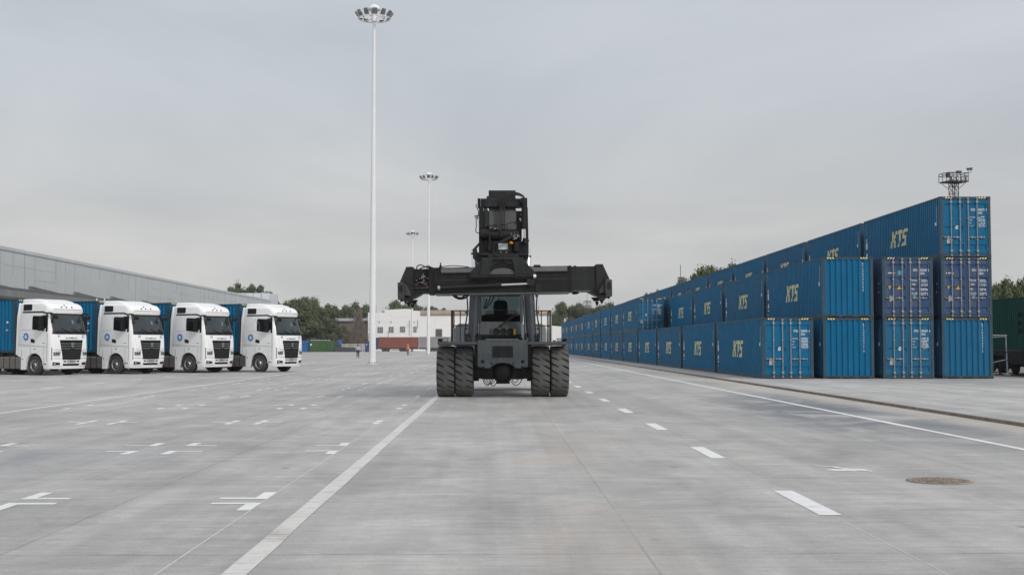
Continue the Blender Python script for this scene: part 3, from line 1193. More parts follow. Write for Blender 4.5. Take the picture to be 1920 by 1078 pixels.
def glass(name, tint, gloss=0.10):
    m = bpy.data.materials.new(name)
    m.use_nodes = True
    nt = m.node_tree
    nt.nodes.clear()
    o = node(nt, "ShaderNodeOutputMaterial")
    t = node(nt, "ShaderNodeBsdfTransparent")
    t.inputs[0].default_value = (*tint, 1)
    g = node(nt, "ShaderNodeBsdfGlossy")
    g.inputs["Roughness"].default_value = 0.03
    fr = node(nt, "ShaderNodeFresnel")
    fr.inputs["IOR"].default_value = 1.45
    f = math_(nt, 'MULTIPLY_ADD', fr.outputs[0], 1.0)
    nt.nodes[-1].inputs[2].default_value = gloss * 0.3
    mx = node(nt, "ShaderNodeMixShader")
    link(nt, f, mx.inputs[0])
    link(nt, t.outputs[0], mx.inputs[1])
    link(nt, g.outputs[0], mx.inputs[2])
    link(nt, mx.outputs[0], o.inputs[0])
    return m


M['cabglass'] = glass("tinted_cab_glass", (0.30, 0.35, 0.36))

SY = 40.1
SROOT = Vector((at_depth(943, 700, SY).x, SY, 0))


def LX(px, d):
    return at_depth(px, 560, SY + d).x - SROOT.x


def LZ_(py, d):
    return at_depth(943, py, SY + d).z


stk = empty("reach_stacker", SROOT)
tag(stk, "dark grey container reach stacker facing the camera with its spreader across the cab", "reach stacker")


def pb(mb, x0, x1, y0, y1, d0, d1, mi=0):
    """box whose front face covers the measured rectangle at depth d0"""
    mb.box(LX(x0, d0), LX(x1, d0), d0, d1, LZ_(y1, d0), LZ_(y0, d0), mi)


# --- tyres
def big_tyre(w, Rr, nb=22):
    mb = MB()
    sub, nw = 10, 24
    nA = nb * sub
    v = []
    dep = []
    for i in range(nA):
        a = 2 * math.pi * i / nA
        for j in range(nw + 1):
            u = -1 + 2 * j / nw
            e = max(0.0, abs(u) - 0.86) / 0.14
            r = Rr - 0.035 * e * e - 0.008 * u * u
            ph = (i / sub - 0.62 * u) % 1.0
            d = 0.0
            if u < 0.02:
                th = 0.165 * (-u - 0.08) ** 0.6 if u < -0.08 else 0.0
                if abs(ph - 0.5) < th and th > 0.05:
                    d = 0.045
            else:
                th = 0.165 * (u - 0.05) ** 0.6 if u > 0.05 else 0.0
                if (abs(((ph + 0.5) % 1.0) - 0.5) < th) and th > 0.05:
                    d = 0.045
            dep.append(d)
            r -= d
            v.append((u * w / 2, r * math.cos(a), Rr + r * math.sin(a)))
    f, g = [], []
    n1 = nw + 1
    for i in range(nA):
        i2 = (i + 1) % nA
        for j in range(nw):
            q = (i * n1 + j, i * n1 + j + 1, i2 * n1 + j + 1, i2 * n1 + j)
            (g if sum(dep[k] for k in q) > 0.10 else f).append(q)
    b = len(mb.v)
    mb.add(v, f, 0, False)
    for q in g:
        mb.f.append([k + b for k in q]); mb.m.append(2); mb.s.append(False)
    for s in (-1, 1):
        prof = [(Rr - 0.042, s * w * 0.5), (Rr - 0.12, s * w * 0.53), (Rr - 0.24, s * w * 0.525), (Rr - 0.36, s * w * 0.47), (0.40, s * w * 0.44)]
        mb.lathe(prof, (0, 0, Rr), 'x', 48, 1)
    return mb.mesh("tyre", [M['tread'], M['tyre'], M['groove']])


TYRE_R = 0.82
BT = big_tyre(0.555, TYRE_R)
mb = MB()
mb.lathe([(0.40, -0.23), (0.36, -0.20), (0.34, -0.10), (0.12, -0.07), (0.12, 0.10), (0.34, 0.10), (0.36, 0.2), (0.40, 0.23)], (0, 0, TYRE_R), 'x', 32)
RIM = mb.mesh("rim", [M['slate']])
for x in (-1.835, -1.245, 1.215, 1.82):
    w = empty("wheel", (x, 0, 0))
    w.parent = stk
    put("tyre", BT, w)
    put("rim", RIM, w)
for x in (-1.45, 1.45):
    w = empty("wheel", (x, 5.9, 0))
    w.parent = stk
    put("tyre", BT, w)
    put("rim", RIM, w)

# --- axle and differential
mb = MB()
mb.prism([(-0.95, 0.60), (-0.95, 0.98), (0.95, 0.98), (0.95, 0.60), (0.55, 0.56), (-0.55, 0.56)], 'y', -0.26, 0.26)
for x in (-0.72, -0.60, -0.50, 0.50, 0.60, 0.72):
    mb.box(x - 0.02, x + 0.02, -0.30, -0.25, 0.58, 1.0)
for s in (-1, 1):
    mb.cyl((s * 0.78, 0, 0.80), (s * 1.62, 0, 0.80), 0.30, n=20)
ax = mb.build("axle", [M['stk2']], stk, bevel=0.015)
mb = MB()
mb.lathe([(0.02, -0.64), (0.16, -0.62), (0.25, -0.55), (0.30, -0.44), (0.33, -0.30), (0.345, -0.10), (0.345, 0.3)], (0.0, 0, 0.78), 'y', 28)
mb.box(-0.22, 0.22, -0.34, 0.2, 0.42, 0.60)
mb.build("differential", [M['stk2']], ax)
mb = MB()
hr = random.Random(4)
for (xa, xb, zs, dd) in ((-0.62, -0.30, 0.40, -0.30), (-0.66, -0.36, 0.36, -0.22), (-0.55, -0.22, 0.42, -0.36), (0.22, 0.62, 0.37, -0.32), (0.28, 0.50, 0.45, -0.2), (-0.45, -0.18, 0.34, -0.25)):
    pts = []
    for i in range(11):
        t = i / 10
        pts.append((xa + (xb - xa) * t, dd + 0.05 * math.sin(t * 6), 0.60 - (0.60 - zs) * math.sin(math.pi * t) ** 0.7))
    mb.tube(pts, 0.013, 6)
mb.build("hose", [M['black']], ax)

# --- chassis: front plate, side frames
mb = MB()
d = -0.62
zt, zb = LZ_(638.5, d), LZ_(686, d)
xl, xr = LX(895.5, d), LX(990, d)
cx = (xl + xr) / 2
arc = [(cx + 0.40 * math.cos(t), zb - 0.10 + 0.20 * math.sin(t)) for t in [math.pi * i / 12 for i in range(13)]]
poly = [(xl, zt), (xl, zb), (cx - 0.60, zb)] + [(cx - 0.60, zb - 0.07), (cx - 0.42, zb - 0.07)] + list(reversed(arc))[1:-1] + [(cx + 0.42, zb - 0.07), (cx + 0.60, zb - 0.07), (cx + 0.60, zb), (xr, zb), (xr, zt)]
mb.prism(poly, 'y', d, d + 0.05)
front = mb.build("front_plate", [M['slate']], stk, bevel=0.008)
mb = MB()
def rrect(x0, x1, z0, z1, r, y0, y1, mi=0, n=5):
    p = []
    for (cx_, cz_, a0) in ((x1 - r, z1 - r, 0), (x0 + r, z1 - r, 90), (x0 + r, z0 + r, 180), (x1 - r, z0 + r, 270)):
        for i in range(n + 1):
            a = R(a0 + 90 * i / n)
            p.append((cx_ + r * math.cos(a), cz_ + r * math.sin(a)))
    mb.prism(p, 'y', y0, y1, mi)
rrect(LX(923, d), LX(962, d), LZ_(670.5, d), LZ_(648.5, d), 0.04, d - 0.008, d - 0.001)
mb.build("cover_plate", [M['stk']], front)
mb = MB()
for (a, b_) in ((902, 908), (977, 983)):
    pb(mb, a, b_, 675, 681, d - 0.004, d - 0.001)
for px in (922, 962.5):
    mb.cyl((LX(px, d), d - 0.004, LZ_(681.5, d)), (LX(px, d), d - 0.001, LZ_(681.5, d)), 0.035, n=14, smooth=False)
mb.build("tow_hole", [M['hole']], front)
mb = MB()
for s in (-1, 1):
    a, b_ = sorted((s * 0.80, s * 0.62))
    mb.box(a, b_, -0.565, 6.9, 0.95, 1.78)
mb.box(-0.60, 0.60, 0.45, 6.9, 0.95, 1.70)
mb.box(-0.80, 0.80, -0.565, 0.40, zt - 0.04, zt + 0.02)
mb.build("chassis", [M['slate']], stk, bevel=0.015)
# light scuffed edge along the top of the front plate
mb = MB()
mb.box(-0.55, 0.50, d - 0.01, d + 0.16, zt + 0.022, zt + 0.05)
mb.build("step_plate", [M['galv']], stk)

# --- fenders with lamps
for s, (pa, pc) in ((-1, (820.5, 895)), (1, (990.5, 1063.5))):
    mb = MB()
    d = -0.80
    z1 = LZ_(640.5, d)
    x0, x1 = LX(pa, d), LX(pc, d)
    mb.prism([(d, z1), (d, z1 - 0.09), (d + 0.05, z1 - 0.09), (d + 0.10, z1 - 0.035), (1.05, z1 - 0.035), (1.05, z1)], 'x', x0, x1)
    fe = mb.build("fender", [M['slate']], stk, bevel=0.006)
    mb = MB()
    xi0, xi1 = (x0 + 0.02, x1) if s < 0 else (x0, x1 - 0.02)
    mb.box(xi0, xi1, -0.55, 1.0, z1 - 0.12, z1 - 0.037)
    mb.build("underside", [M['stk2']], fe)
    xo = x0 if s < 0 else x1
    mb = MB()
    a, b_ = sorted((xo - s * 0.01, xo - s * 0.16))
    mb.box(a, b_, d + 0.05, d + 0.17, z1 + 0.001, z1 + 0.10)
    mb.build("headlight", [M['stk2']], fe, bevel=0.015)
    mb = MB()
    a, b_ = sorted((xo - s * 0.19, xo - s * 0.33))
    mb.box(a, b_, d + 0.06, d + 0.17, z1 + 0.001, z1 + 0.11)
    mb.box(a + 0.012, b_ - 0.012, d + 0.056, d + 0.059, z1 + 0.015, z1 + 0.095, 1)
    mb.build("headlight", [M['stk2'], M['lens']], fe)
    if s > 0:
        mb = MB()
        mb.box(xo - 0.46, xo - 0.36, d + 0.06, d + 0.12, z1 + 0.001, z1 + 0.05)
        mb.build("indicator", [M['orange']], fe)
# mud flap panels inboard of the tyres
for s in (-1, 1):
    mb = MB()
    a, b_ = sorted((s * 0.81, s * 0.92))
    mb.box(a, b_, -0.5, 0.9, 0.95, 1.70)
    mb.build("frame_side", [M['stk2']], stk)

# --- deck, railings, rear engine hood
mb = MB()
mb.box(-1.98, -0.83, 1.06, 4.3, 1.70, 1.74)
mb.box(0.83, 1.90, 1.06, 4.3, 1.70, 1.74)
mb.build("deck", [M['bluegrey']], stk)
d = 1.8
for s, (po, pi_, pin) in ((-1, (847, 863, 880)), (1, (1032, 1015, 1000))):
    mb = MB()
    zt_, zm = LZ_(582.5, d), LZ_(610.5, d)
    xo, xm, xi = LX(po, d), LX(pi_, d), LX(pin, d)
    mb.bar((xo, d, 1.74), (xo, d, zt_), 0.05)
    mb.bar((xm, d, 1.74), (xm, d, zt_), 0.035)
    for z in (zt_, zm):
        mb.bar((xo, d, z), (xi, d, z), 0.035)
        mb.bar((xo, d, z), (xo, d + 2.4, z), 0.035)
    mb.bar((xo, d + 1.2, 1.74), (xo, d + 1.2, zt_), 0.035)
    mb.bar((xo, d + 2.4, 1.74), (xo, d + 2.4, zt_), 0.035)
    mb.build("railing", [M['railbrown']], stk)
d = 5.0
mb = MB()
rrect(LX(852.5, d), LX(1024, d), 1.30, LZ_(606.5, d), 0.22, d, d + 2.2, n=6)
mb.build("engine_hood", [M['hood']], stk, bevel=0.03)
mb = MB()
mb.box(-1.5, 1.5, 7.0, 7.9, 0.75, 1.29)
mb.build("counterweight", [M['slate']], stk, bevel=0.06)

# --- cab
d = 1.2
x0, x1 = LX(897, d), LX(981, d)
zb, zw, zt_ = LZ_(637, d), LZ_(603, d), LZ_(540, d)
cabm = empty("cab", (0, 0, 0)); cabm.parent = stk
mb = MB()
mb.prism([(d, zw), (d - 0.22, LZ_(627, d)), (d - 0.05, zb), (d + 1.7, zb), (d + 1.7, zw)], 'x', x0 + 0.06, x1 - 0.06)
mb.build("lower_panel", [M['ltgrey']], cabm, bevel=0.015)
mb = MB()
mb.box(x0 + 0.02, x1 - 0.02, d - 0.16, d + 1.6, zb - 0.06, zb + 0.07)
mb.build("sill", [M['stk2']], cabm)
# pillars and roof
for xx in (x0, x1 - 0.10):
    mb = MB()
    mb.bar((xx + 0.05, d + 0.04, zw), (xx + 0.05, d + 0.20, zt_), 0.10, 0.09)
    mb.bar((xx + 0.05, d + 1.65, zw), (xx + 0.05, d + 1.65, zt_), 0.08)
    mb.bar((xx + 0.05, d + 0.05, zw), (xx + 0.05, d + 1.65, zw), 0.08)
    mb.build("pillar", [M['ltgrey']], cabm)
mb = MB()
mb.box(x0 - 0.02, x1 + 0.02, d + 0.10, d + 1.75, zt_, zt_ + 0.14)
mb.build("roof", [M['stk']], cabm, bevel=0.04)
mb = MB()
mb.box(x0 + 0.10, x1 - 0.10, d + 0.14, d + 0.18, LZ_(555, d), zt_)
mb.build("sun_visor", [M['stk2']], cabm)
mb = MB()
g0, g1 = x0 + 0.10, x1 - 0.10
mb.add([(g0, d + 0.02, zw + 0.02), (g1, d + 0.02, zw + 0.02), (g1, d + 0.17, zt_ - 0.01), (g0, d + 0.17, zt_ - 0.01)], [(0, 1, 2, 3)])
mb.build("windscreen", [M['cabglass']], cabm)
mb = MB()
mb.add([(g0, d + 1.62, zw + 0.02), (g1, d + 1.62, zw + 0.02), (g1, d + 1.62, zt_ - 0.01), (g0, d + 1.62, zt_ - 0.01)], [(0, 3, 2, 1)])
mb.build("rear_window", [M['cabglass']], cabm)
# dashboard and seat
mb = MB()
mb.prism([(d + 0.10, zw - 0.02), (d + 0.10, LZ_(592, d)), (d + 0.45, LZ_(588, d)), (d + 0.50, zw - 0.02)], 'x', g0, g1)
mb.build("dashboard", [M['vinyl']], cabm, bevel=0.02)
ds = 1.9
mb = MB()
sx = LX(938.5, ds)
pro = [(-0.22, 2.20), (-0.235, 2.65), (-0.25, 2.95), (-0.22, 3.12), (-0.14, 3.19), (0.14, 3.19), (0.22, 3.12), (0.25, 2.95), (0.235, 2.65), (0.22, 2.20)]
mb.prism([(sx + a, b_) for a, b_ in pro], 'y', ds, ds + 0.16)
mb.box(sx - 0.27, sx + 0.27, ds - 0.48, ds + 0.02, 2.14, 2.30)
mb.build("seat", [M['vinyl']], cabm, bevel=0.05)
mb = MB()
mb.lathe([(0.20, 0.0), (0.215, 0.015), (0.20, 0.03), (0.185, 0.015), (0.20, 0.0)], (sx - 0.02, d + 0.55, 2.62), 'y', 24)
mb.bar((sx - 0.02, d + 0.55, 2.62), (sx - 0.02, d + 0.45, 2.25), 0.05)
mb.bar((sx - 0.21, d + 0.56, 2.62), (sx + 0.17, d + 0.56, 2.62), 0.03)
mb.build("steering_wheel", [M['vinyl']], cabm)
# three round vents in a pale box
mb = MB()
dv = d - 0.26
pb(mb, 921.5, 966.5, 614.5, 628, dv, dv + 0.16)
vb = mb.build("lamp_box", [M['ltgrey']], cabm, bevel=0.01)
for px in (930.7, 943.7, 957):
    mb = MB()
    c_ = Vector((LX(px, dv), dv, LZ_(621.5, dv)))
    mb.lathe([(0.118, -0.001), (0.118, -0.016), (0.098, -0.016), (0.096, -0.004), (0.0, -0.003)], c_, 'y', 24)
    for k_ in range(5):
        zz = -0.07 + k_ * 0.035
        h_ = math.sqrt(0.096 ** 2 - zz * zz)
        mb.box(c_.x - h_, c_.x + h_, dv - 0.012, dv - 0.005, c_.z + zz - 0.005, c_.z + zz + 0.005)
    mb.build("vent", [M['olive']], vb)
mb = MB()
pb(mb, 963, 967, 617, 627.5, dv - 0.05, dv - 0.002)
mb.build("valve", [M['yellow']], vb, bevel=0.01)
mb = MB()
mb.bar((LX(937, d), d - 0.16, LZ_(611, d)), (LX(971, d), d + 0.06, LZ_(585, d)), 0.03)
mb.bar((LX(939, d), d - 0.14, LZ_(611, d)), (LX(973, d), d + 0.04, LZ_(588, d)), 0.02)
mb.box(LX(936, d), LX(942, d), d - 0.2, d - 0.05, LZ_(613, d), LZ_(609, d))
mb.build("wiper", [M['black']], cabm)
# hose reflections on the windscreen, built as dark tubes inside the cab
mb = MB()
for a, b_ in ((914, 906), (920, 908), (936, 934), (927, 910)):
    pts = [Vector((LX(a + (b_ - a) * t * t, d), d + 0.60, LZ_(547 + 30 * t, d))) for t in [i / 8 for i in range(9)]]
    mb.tube(pts, 0.018, 6)
mb.build("hose", [M['black']], cabm)

# --- lift cylinders
for s, b0, b1, t0, t1 in ((-1, 886.5, 640, 891, 548), (1, 997, 640, 991, 548)):
    p0 = Vector((LX(b0, 0.3), 0.3, LZ_(b1 + 2, 0.3)))
    p1 = Vector((LX(t0, 0.5), 0.5, LZ_(t1 - 22, 0.5)))
    mb = MB()
    mb.cyl(p0, p1, 0.165, 0.165, 24)
    mb.cyl(p1 - (p1 - p0).normalized() * 0.10, p1 + (p1 - p0).normalized() * 0.02, 0.185, n=24)
    mb.cyl(p0 + Vector((-0.19, 0, 0.08)), p0 + Vector((0.19, 0, 0.08)), 0.13, n=18)
    cyl = mb.build("lift_cylinder", [M['bluegrey']], stk)
    p2 = Vector((LX(889 if s < 0 else 989, 0.8), 0.8, LZ_(468, 0.8)))
    mb = MB()
    mb.cyl(p1, p2, 0.10, n=20)
    mb.build("rod", [M['chrome']], cyl)
    mb = MB()
    o_ = -s * 0.0 + s * 0.27
    pts = []
    for i in range(14):
        t = i / 13
        q = p0.lerp(p1, t)
        pts.append(q + Vector((s * (0.24 + 0.03 * math.sin(t * 9)), -0.05, 0)))
    mb.tube(pts, 0.024, 7)
    for t in (0.22, 0.48, 0.75):
        q = p0.lerp(p1, t) + Vector((s * 0.24, -0.05, 0))
        mb.box(q.x - 0.05, q.x + 0.05, q.y - 0.04, q.y + 0.04, q.z - 0.03, q.z + 0.03)
    pts = [p0.lerp(p1, i / 9) + Vector((-s * 0.21, -0.06 + 0.02 * math.sin(i), 0)) for i in range(10)]
    mb.tube(pts, 0.02, 6)
    mb.build("hose", [M['black']], cyl)
    mb = MB()
    mb.box(p0.x - 0.25, p0.x - 0.17, 0.05, 0.6, 1.72, 2.05)
    mb.build("pivot_bracket", [M['stk']], stk, bevel=0.02)
    mb = MB()
    mb.box(p0.x + 0.17, p0.x + 0.25, 0.05, 0.6, 1.72, 2.05)
    mb.build("pivot_bracket", [M['stk']], stk, bevel=0.02)

# --- boom
def slab(mb, y0, y1, zc0, zc1, hw, hh, mi=0, xc=0.0):
    v = []
    for y, zc in ((y0, zc0), (y1, zc1)):
        v += [(xc - hw, y, zc - hh), (xc + hw, y, zc - hh), (xc + hw, y, zc + hh), (xc - hw, y, zc + hh)]
    mb.add(v, [(0, 1, 2, 3), (7, 6, 5, 4), (0, 4, 5, 1), (1, 5, 6, 2), (2, 6, 7, 3), (3, 7, 4, 0)], mi)


bc = LX(941.5, -2.9)
bz = lambda y: 5.32 - (y + 2.8) * 0.135
boom = empty("boom", (0, 0, 0)); boom.parent = stk
mb = MB()
slab(mb, -0.4, 6.3, bz(-0.4), bz(6.3), 0.50, 0.44, 0, bc)
mb.build("outer_section", [M['stk']], boom, bevel=0.02)
mb = MB()
slab(mb, -2.70, -0.405, bz(-2.70), bz(-0.405), 0.60, 0.44, 0, bc)
mb.build("inner_section", [M['stk']], boom, bevel=0.02)
mb = MB()
for s in (-1, 1):
    a, b_ = sorted((s * 0.80, s * 1.02))
    mb.prism([(5.0, 1.78), (6.9, 1.78), (6.6, 4.5), (5.7, 4.5)], 'x', a, b_)
mb.cyl((-1.04, 6.15, bz(6.15)), (1.04, 6.15, bz(6.15)), 0.12, n=18)
mb.build("boom_support", [M['slate']], stk, bevel=0.02)

D = -2.95


def zx(v):
    return 870 + v / 6.736


def zy(v):
    return 340 + v / 6.736


def hb(mb, a, b_, c_, e, d0, d1, mi=0):
    pb(mb, zx(a), zx(b_), zy(c_), zy(e), d0, d1, mi)


head = empty("boom_head", (0, 0, 0)); head.parent = boom
hl = []
mb = MB(); hb(mb, 310, 652, 115, 222, D + 0.35, D + 1.3); hb(mb, 283, 315, 188, 222, D + 0.35, D + 0.9)
mb.build("top_box", [M['stk']], head, bevel=0.012)
mb = MB(); hb(mb, 250, 712, 218, 322, D, D + 0.5)
mb.build("cross_beam", [M['stk']], head, bevel=0.012)
mb = MB(); hb(mb, 170, 206, 216, 320, D - 0.02, D + 0.5); hb(mb, 210, 230, 216, 320, D - 0.02, D + 0.5); hb(mb, 232, 250, 216, 320, D - 0.02, D + 0.5); hb(mb, 710, 800, 216, 318, D - 0.02, D + 0.5)
mb.build("ear_plate", [M['stk2']], head, bevel=0.012)
# rounded front plate of the inner boom
mb = MB()
d = D + 0.10
px0, px1, pz1, pz0 = LX(zx(317), d), LX(zx(660), d), LZ_(zy(385), d), LZ_(zy(642), d)
r_ = 0.10
pl = [(px0, pz1), (px0, pz0 + r_)] + [(px0 + r_ - r_ * math.cos(t), pz0 + r_ - r_ * math.sin(t)) for t in [R(15 * i) for i in range(1, 6)]] + [(px0 + r_, pz0), (px1 - r_, pz0)] + \
     [(px1 - r_ + r_ * math.sin(t), pz0 + r_ - r_ * math.cos(t)) for t in [R(15 * i) for i in range(1, 6)]] + [(px1, pz0 + r_), (px1, pz1)]
mb.prism(pl, 'y', d, d + 0.4)
ztop = LZ_(zy(322), d)
mb.add([(px0, d, pz1 + 0.001), (px1, d, pz1 + 0.001), (px1 - 0.02, d + 0.10, ztop), (px0 - 0.02, d + 0.10, ztop)], [(0, 1, 2, 3)])
for px in (355, 617):
    mb.cyl((LX(zx(px), d), d + 0.02, LZ_(zy(367), d)), (LX(zx(px), d), d + 0.06, LZ_(zy(367), d)), 0.018, n=10, mi=1, smooth=False)
mb.build("nose_plate", [M['stk3']], head, fix=True)
mb = MB()
d = D + 0.06
cp = [(250, 322), (285, 330), (310, 385), (315, 560), (270, 588), (250, 588)]
mb.prism([(LX(zx(a), d), LZ_(zy(b_), d)) for a, b_ in cp], 'y', d, d + 0.35)
mb.build("cheek_plate", [M['stk']], head, bevel=0.012)
mb = MB()
hb(mb, 187, 246, 320, 905, D - 0.01, D + 0.22)
hb(mb, 206, 228, 560, 905, D - 0.09, D - 0.012)
mb.build("side_post", [M['stk2']], head, bevel=0.01)
mb = MB()
mb.bar((LX(zx(776), D + 0.1), D + 0.1, LZ_(zy(320), D)), (LX(zx(790), D + 0.1), D + 0.1, LZ_(zy(905), D)), 0.06, 0.14)
hb(mb, 735, 800, 745, 905, D + 0.02, D + 0.25)
mb.build("side_post", [M['stk2']], head, bevel=0.01)
# tilt cylinder on the right: barrel, rod, eye
xa = LX(zx(757), D - 0.05)
mb = MB()
mb.cyl((xa, D - 0.05, LZ_(zy(290), D)), (xa, D - 0.05, LZ_(zy(605), D)), 0.075, n=20)
mb.cyl((xa, D - 0.05, LZ_(zy(215), D)), (xa, D - 0.05, LZ_(zy(292), D)), 0.10, n=16)
mb.cyl((xa - 0.13, D - 0.05, LZ_(zy(255), D)), (xa + 0.10, D - 0.05, LZ_(zy(255), D)), 0.085, n=16)
tc_ = mb.build("tilt_cylinder", [M['stk2']], head)
mb = MB()
mb.cyl((xa + 0.02, D - 0.05, LZ_(zy(605), D)), (xa + 0.03, D - 0.05, LZ_(zy(720), D)), 0.030, n=14)
mb.build("rod", [M['chrome']], tc_)
mb = MB()
mb.cyl((xa + 0.03, D - 0.05, LZ_(zy(720), D)), (xa + 0.03, D - 0.05, LZ_(zy(790), D)), 0.07, n=14)
mb.build("rod_eye", [M['stk2']], tc_)
# big damping drum lying across
mb = MB()
zc = LZ_(zy(668), D - 0.12)
mb.cyl((LX(zx(205), D - 0.12), D - 0.02, zc), (LX(zx(300), D - 0.12), D - 0.02, zc), 0.19, n=26)
mb.cyl((LX(zx(300), D), D - 0.02, zc - 0.01), (LX(zx(690), D), D - 0.02, zc - 0.03), 0.175, n=26)
mb.cyl((LX(zx(290), D), D - 0.02, zc), (LX(zx(302), D), D - 0.02, zc), 0.20, n=26)
mb.build("drum", [M['stk2']], head)
# posts left and right of the window opening, rotator below
mb = MB()
hb(mb, 292, 345, 745, 880, D + 0.02, D + 0.3)
hb(mb, 350, 433, 745, 905, D - 0.06, D + 0.25)
mb.cyl((LX(zx(322), D), D - 0.10, LZ_(zy(745), D)), (LX(zx(322), D), D - 0.10, LZ_(zy(880), D)), 0.07, n=16)
mb.build("hanger_post", [M['stk2']], head, bevel=0.01)
mb = MB()
hb(mb, 555, 612, 765, 900, D - 0.06, D + 0.25)
hb(mb, 612, 735, 760, 900, D + 0.02, D + 0.25)
mb.cyl((LX(zx(655), D), D - 0.10, LZ_(zy(770), D)), (LX(zx(655), D), D - 0.10, LZ_(zy(890), D)), 0.09, n=16)
mb.build("hanger_post", [M['stk2']], head, bevel=0.01)
mb = MB()
hb(mb, 434, 554, 783, 862, D - 0.03, D - 0.01)
mb.build("sky_gap_plate", [M['pale']], head)  # added pale plate in place of sky seen through the opening
mb = MB()
rr_ = random.Random(9)
for i in range(16):
    a = rr_.uniform(440, 550); b_ = rr_.uniform(855, 900)
    hb(mb, a, a + rr_.uniform(6, 16), b_, b_ + rr_.uniform(6, 16), D - rr_.uniform(0.02, 0.10), D + 0.02, rr_.choice((0, 0, 1, 2)))
mb.build("valve_block", [M['stk2'], M['red'], M['steel']], head)
# base plate, wing plates
mb = MB()
hb(mb, 185, 815, 905, 935, D - 0.12, D + 0.45)
hb(mb, 215, 760, 935, 985, D + 0.02, D + 0.4)
hb(mb, 300, 695, 930, 968, D - 0.16, D + 0.4)
hb(mb, 205, 750, 965, 990, D - 0.22, D + 0.4)
d = D + 0.05
for pl in ([(215, 745), (105, 862), (112, 968), (205, 1060), (240, 965), (190, 900), (128, 880), (200, 790)],):
    mb.prism([(LX(zx(a), d), LZ_(zy(b_), d)) for a, b_ in pl], 'y', d, d + 0.30)
pl = [(775, 880), (820, 905), (818, 962), (775, 1040), (748, 965)]
mb.prism([(LX(zx(a), d), LZ_(zy(b_), d)) for a, b_ in pl], 'y', d, d + 0.30)
mb.cyl((LX(zx(85), D), D + 0.1, LZ_(zy(912), D)), (LX(zx(180), D), D + 0.1, LZ_(zy(912), D)), 0.025, n=10)
mb.cyl((LX(zx(790), D), D + 0.1, LZ_(zy(945), D)), (LX(zx(852), D), D + 0.1, LZ_(zy(945), D)), 0.025, n=10)
mb.build("base_plate", [M['stk']], head, bevel=0.01)
# amber beacon, bright fittings
mb = MB()
cb = Vector((LX(zx(596), D - 0.16), D - 0.16, LZ_(zy(778), D - 0.16)))
mb.lathe([(0.0, -0.05), (0.05, -0.04), (0.065, 0.0), (0.05, 0.04), (0.0, 0.05)], cb, 'z', 16)
mb.build("beacon", [M['amber']], head)
mb = MB()
for i in range(40):
    a = rr_.gauss(640, 26); b_ = rr_.gauss(690, 26)
    w_ = rr_.uniform(6, 16)
    hb(mb, a, a + w_, b_, b_ + rr_.uniform(5, 13), D - 0.22 - rr_.uniform(0, 0.08), D - 0.14, rr_.choice((0, 0, 1, 2, 2, 2)))
mb.build("valve_block", [M['steel'], M['brass'], M['stk2']], head)
mb = MB()
for i in range(14):
    a = rr_.gauss(700, 12); b_ = rr_.gauss(440, 45)
    hb(mb, a, a + rr_.uniform(10, 26), b_, b_ + rr_.uniform(10, 22), D + 0.0 - rr_.uniform(0, 0.06), D + 0.06, rr_.choice((0, 1, 2, 2, 2, 2)))
mb.build("valve_block", [M['steel'], M['brass'], M['stk2']], head)
mb = MB()
for i in range(10):
    a = rr_.uniform(320, 430); b_ = rr_.gauss(600, 4)
    hb(mb, a, a + rr_.uniform(8, 20), b_ - 4, b_ + 4, D - 0.24, D - 0.16, rr_.choice((0, 2)))
mb.build("hose_fitting", [M['steel'], M['brass'], M['stk2']], head)
mb = MB()
for i in range(10):
    a = rr_.gauss(160, 10); b_ = rr_.gauss(455, 25)
    hb(mb, a, a + 10, b_, b_ + 12, D, D + 0.08, rr_.choice((0, 2)))
mb.build("valve_block", [M['steel'], M['brass'], M['stk2']], head)


def hose(mb, pts, r, d, mi=0, steps=8):
    """smooth hose through measured points at depth d (or per-point depth)"""
    P = [Vector((LX(zx(p[0]), d), (p[2] if len(p) > 2 else d), LZ_(zy(p[1]), d))) for p in pts]
    P = [P[0]] + P + [P[-1]]
    out = []
    for i in range(1, len(P) - 2):
        p0, p1, p2, p3 = P[i - 1:i + 3]
        for k in range(steps):
            t = k / steps
            out.append(0.5 * ((2 * p1) + (p2 - p0) * t + (2 * p0 - 5 * p1 + 4 * p2 - p3) * t * t + (3 * p1 - p0 - 3 * p2 + p3) * t ** 3))
    out.append(P[-2])
    mb.tube(out, r, 6, mi)


mb = MB()
for i, o_ in enumerate((0, 18, 38, 58)):
    hose(mb, [(455 + o_, 610), (452 + o_, 540), (452 + o_, 420), (454 + o_, 300), (470 + o_ * 0.9, 215), (520 + o_ * 0.6, 160 + o_ * 0.3), (590, 138 + o_ * 0.5), (680, 148 + o_ * 0.5), (745 - o_ * 0.2, 180 + o_ * 0.2), (765, 215)], 0.017, D - 0.13)
hose(mb, [(540, 600), (545, 550), (575, 527), (655, 525), (668, 590)], 0.014, D - 0.10)
hose(mb, [(370, 560), (400, 545), (440, 580), (460, 640), (462, 700)], 0.020, D - 0.22)
hose(mb, [(315, 560), (345, 560), (420, 570), (450, 620)], 0.016, D - 0.22)
hose(mb, [(400, 775), (450, 770), (520, 730), (580, 700), (620, 690)], 0.024, D - 0.24)
hose(mb, [(430, 780), (500, 760), (560, 720), (610, 705)], 0.024, D - 0.27)
hose(mb, [(480, 770), (540, 745), (600, 715)], 0.024, D - 0.25)
hose(mb, [(160, 290), (150, 310), (175, 360), (180, 420), (165, 455), (152, 490), (155, 560), (148, 630), (180, 655), (240, 650), (310, 615)], 0.015, D + 0.02)
hose(mb, [(790, 515), (805, 525), (795, 545)], 0.012, D + 0.02)
hose(mb, [(800, 740), (825, 748), (800, 760)], 0.012, D + 0.02)
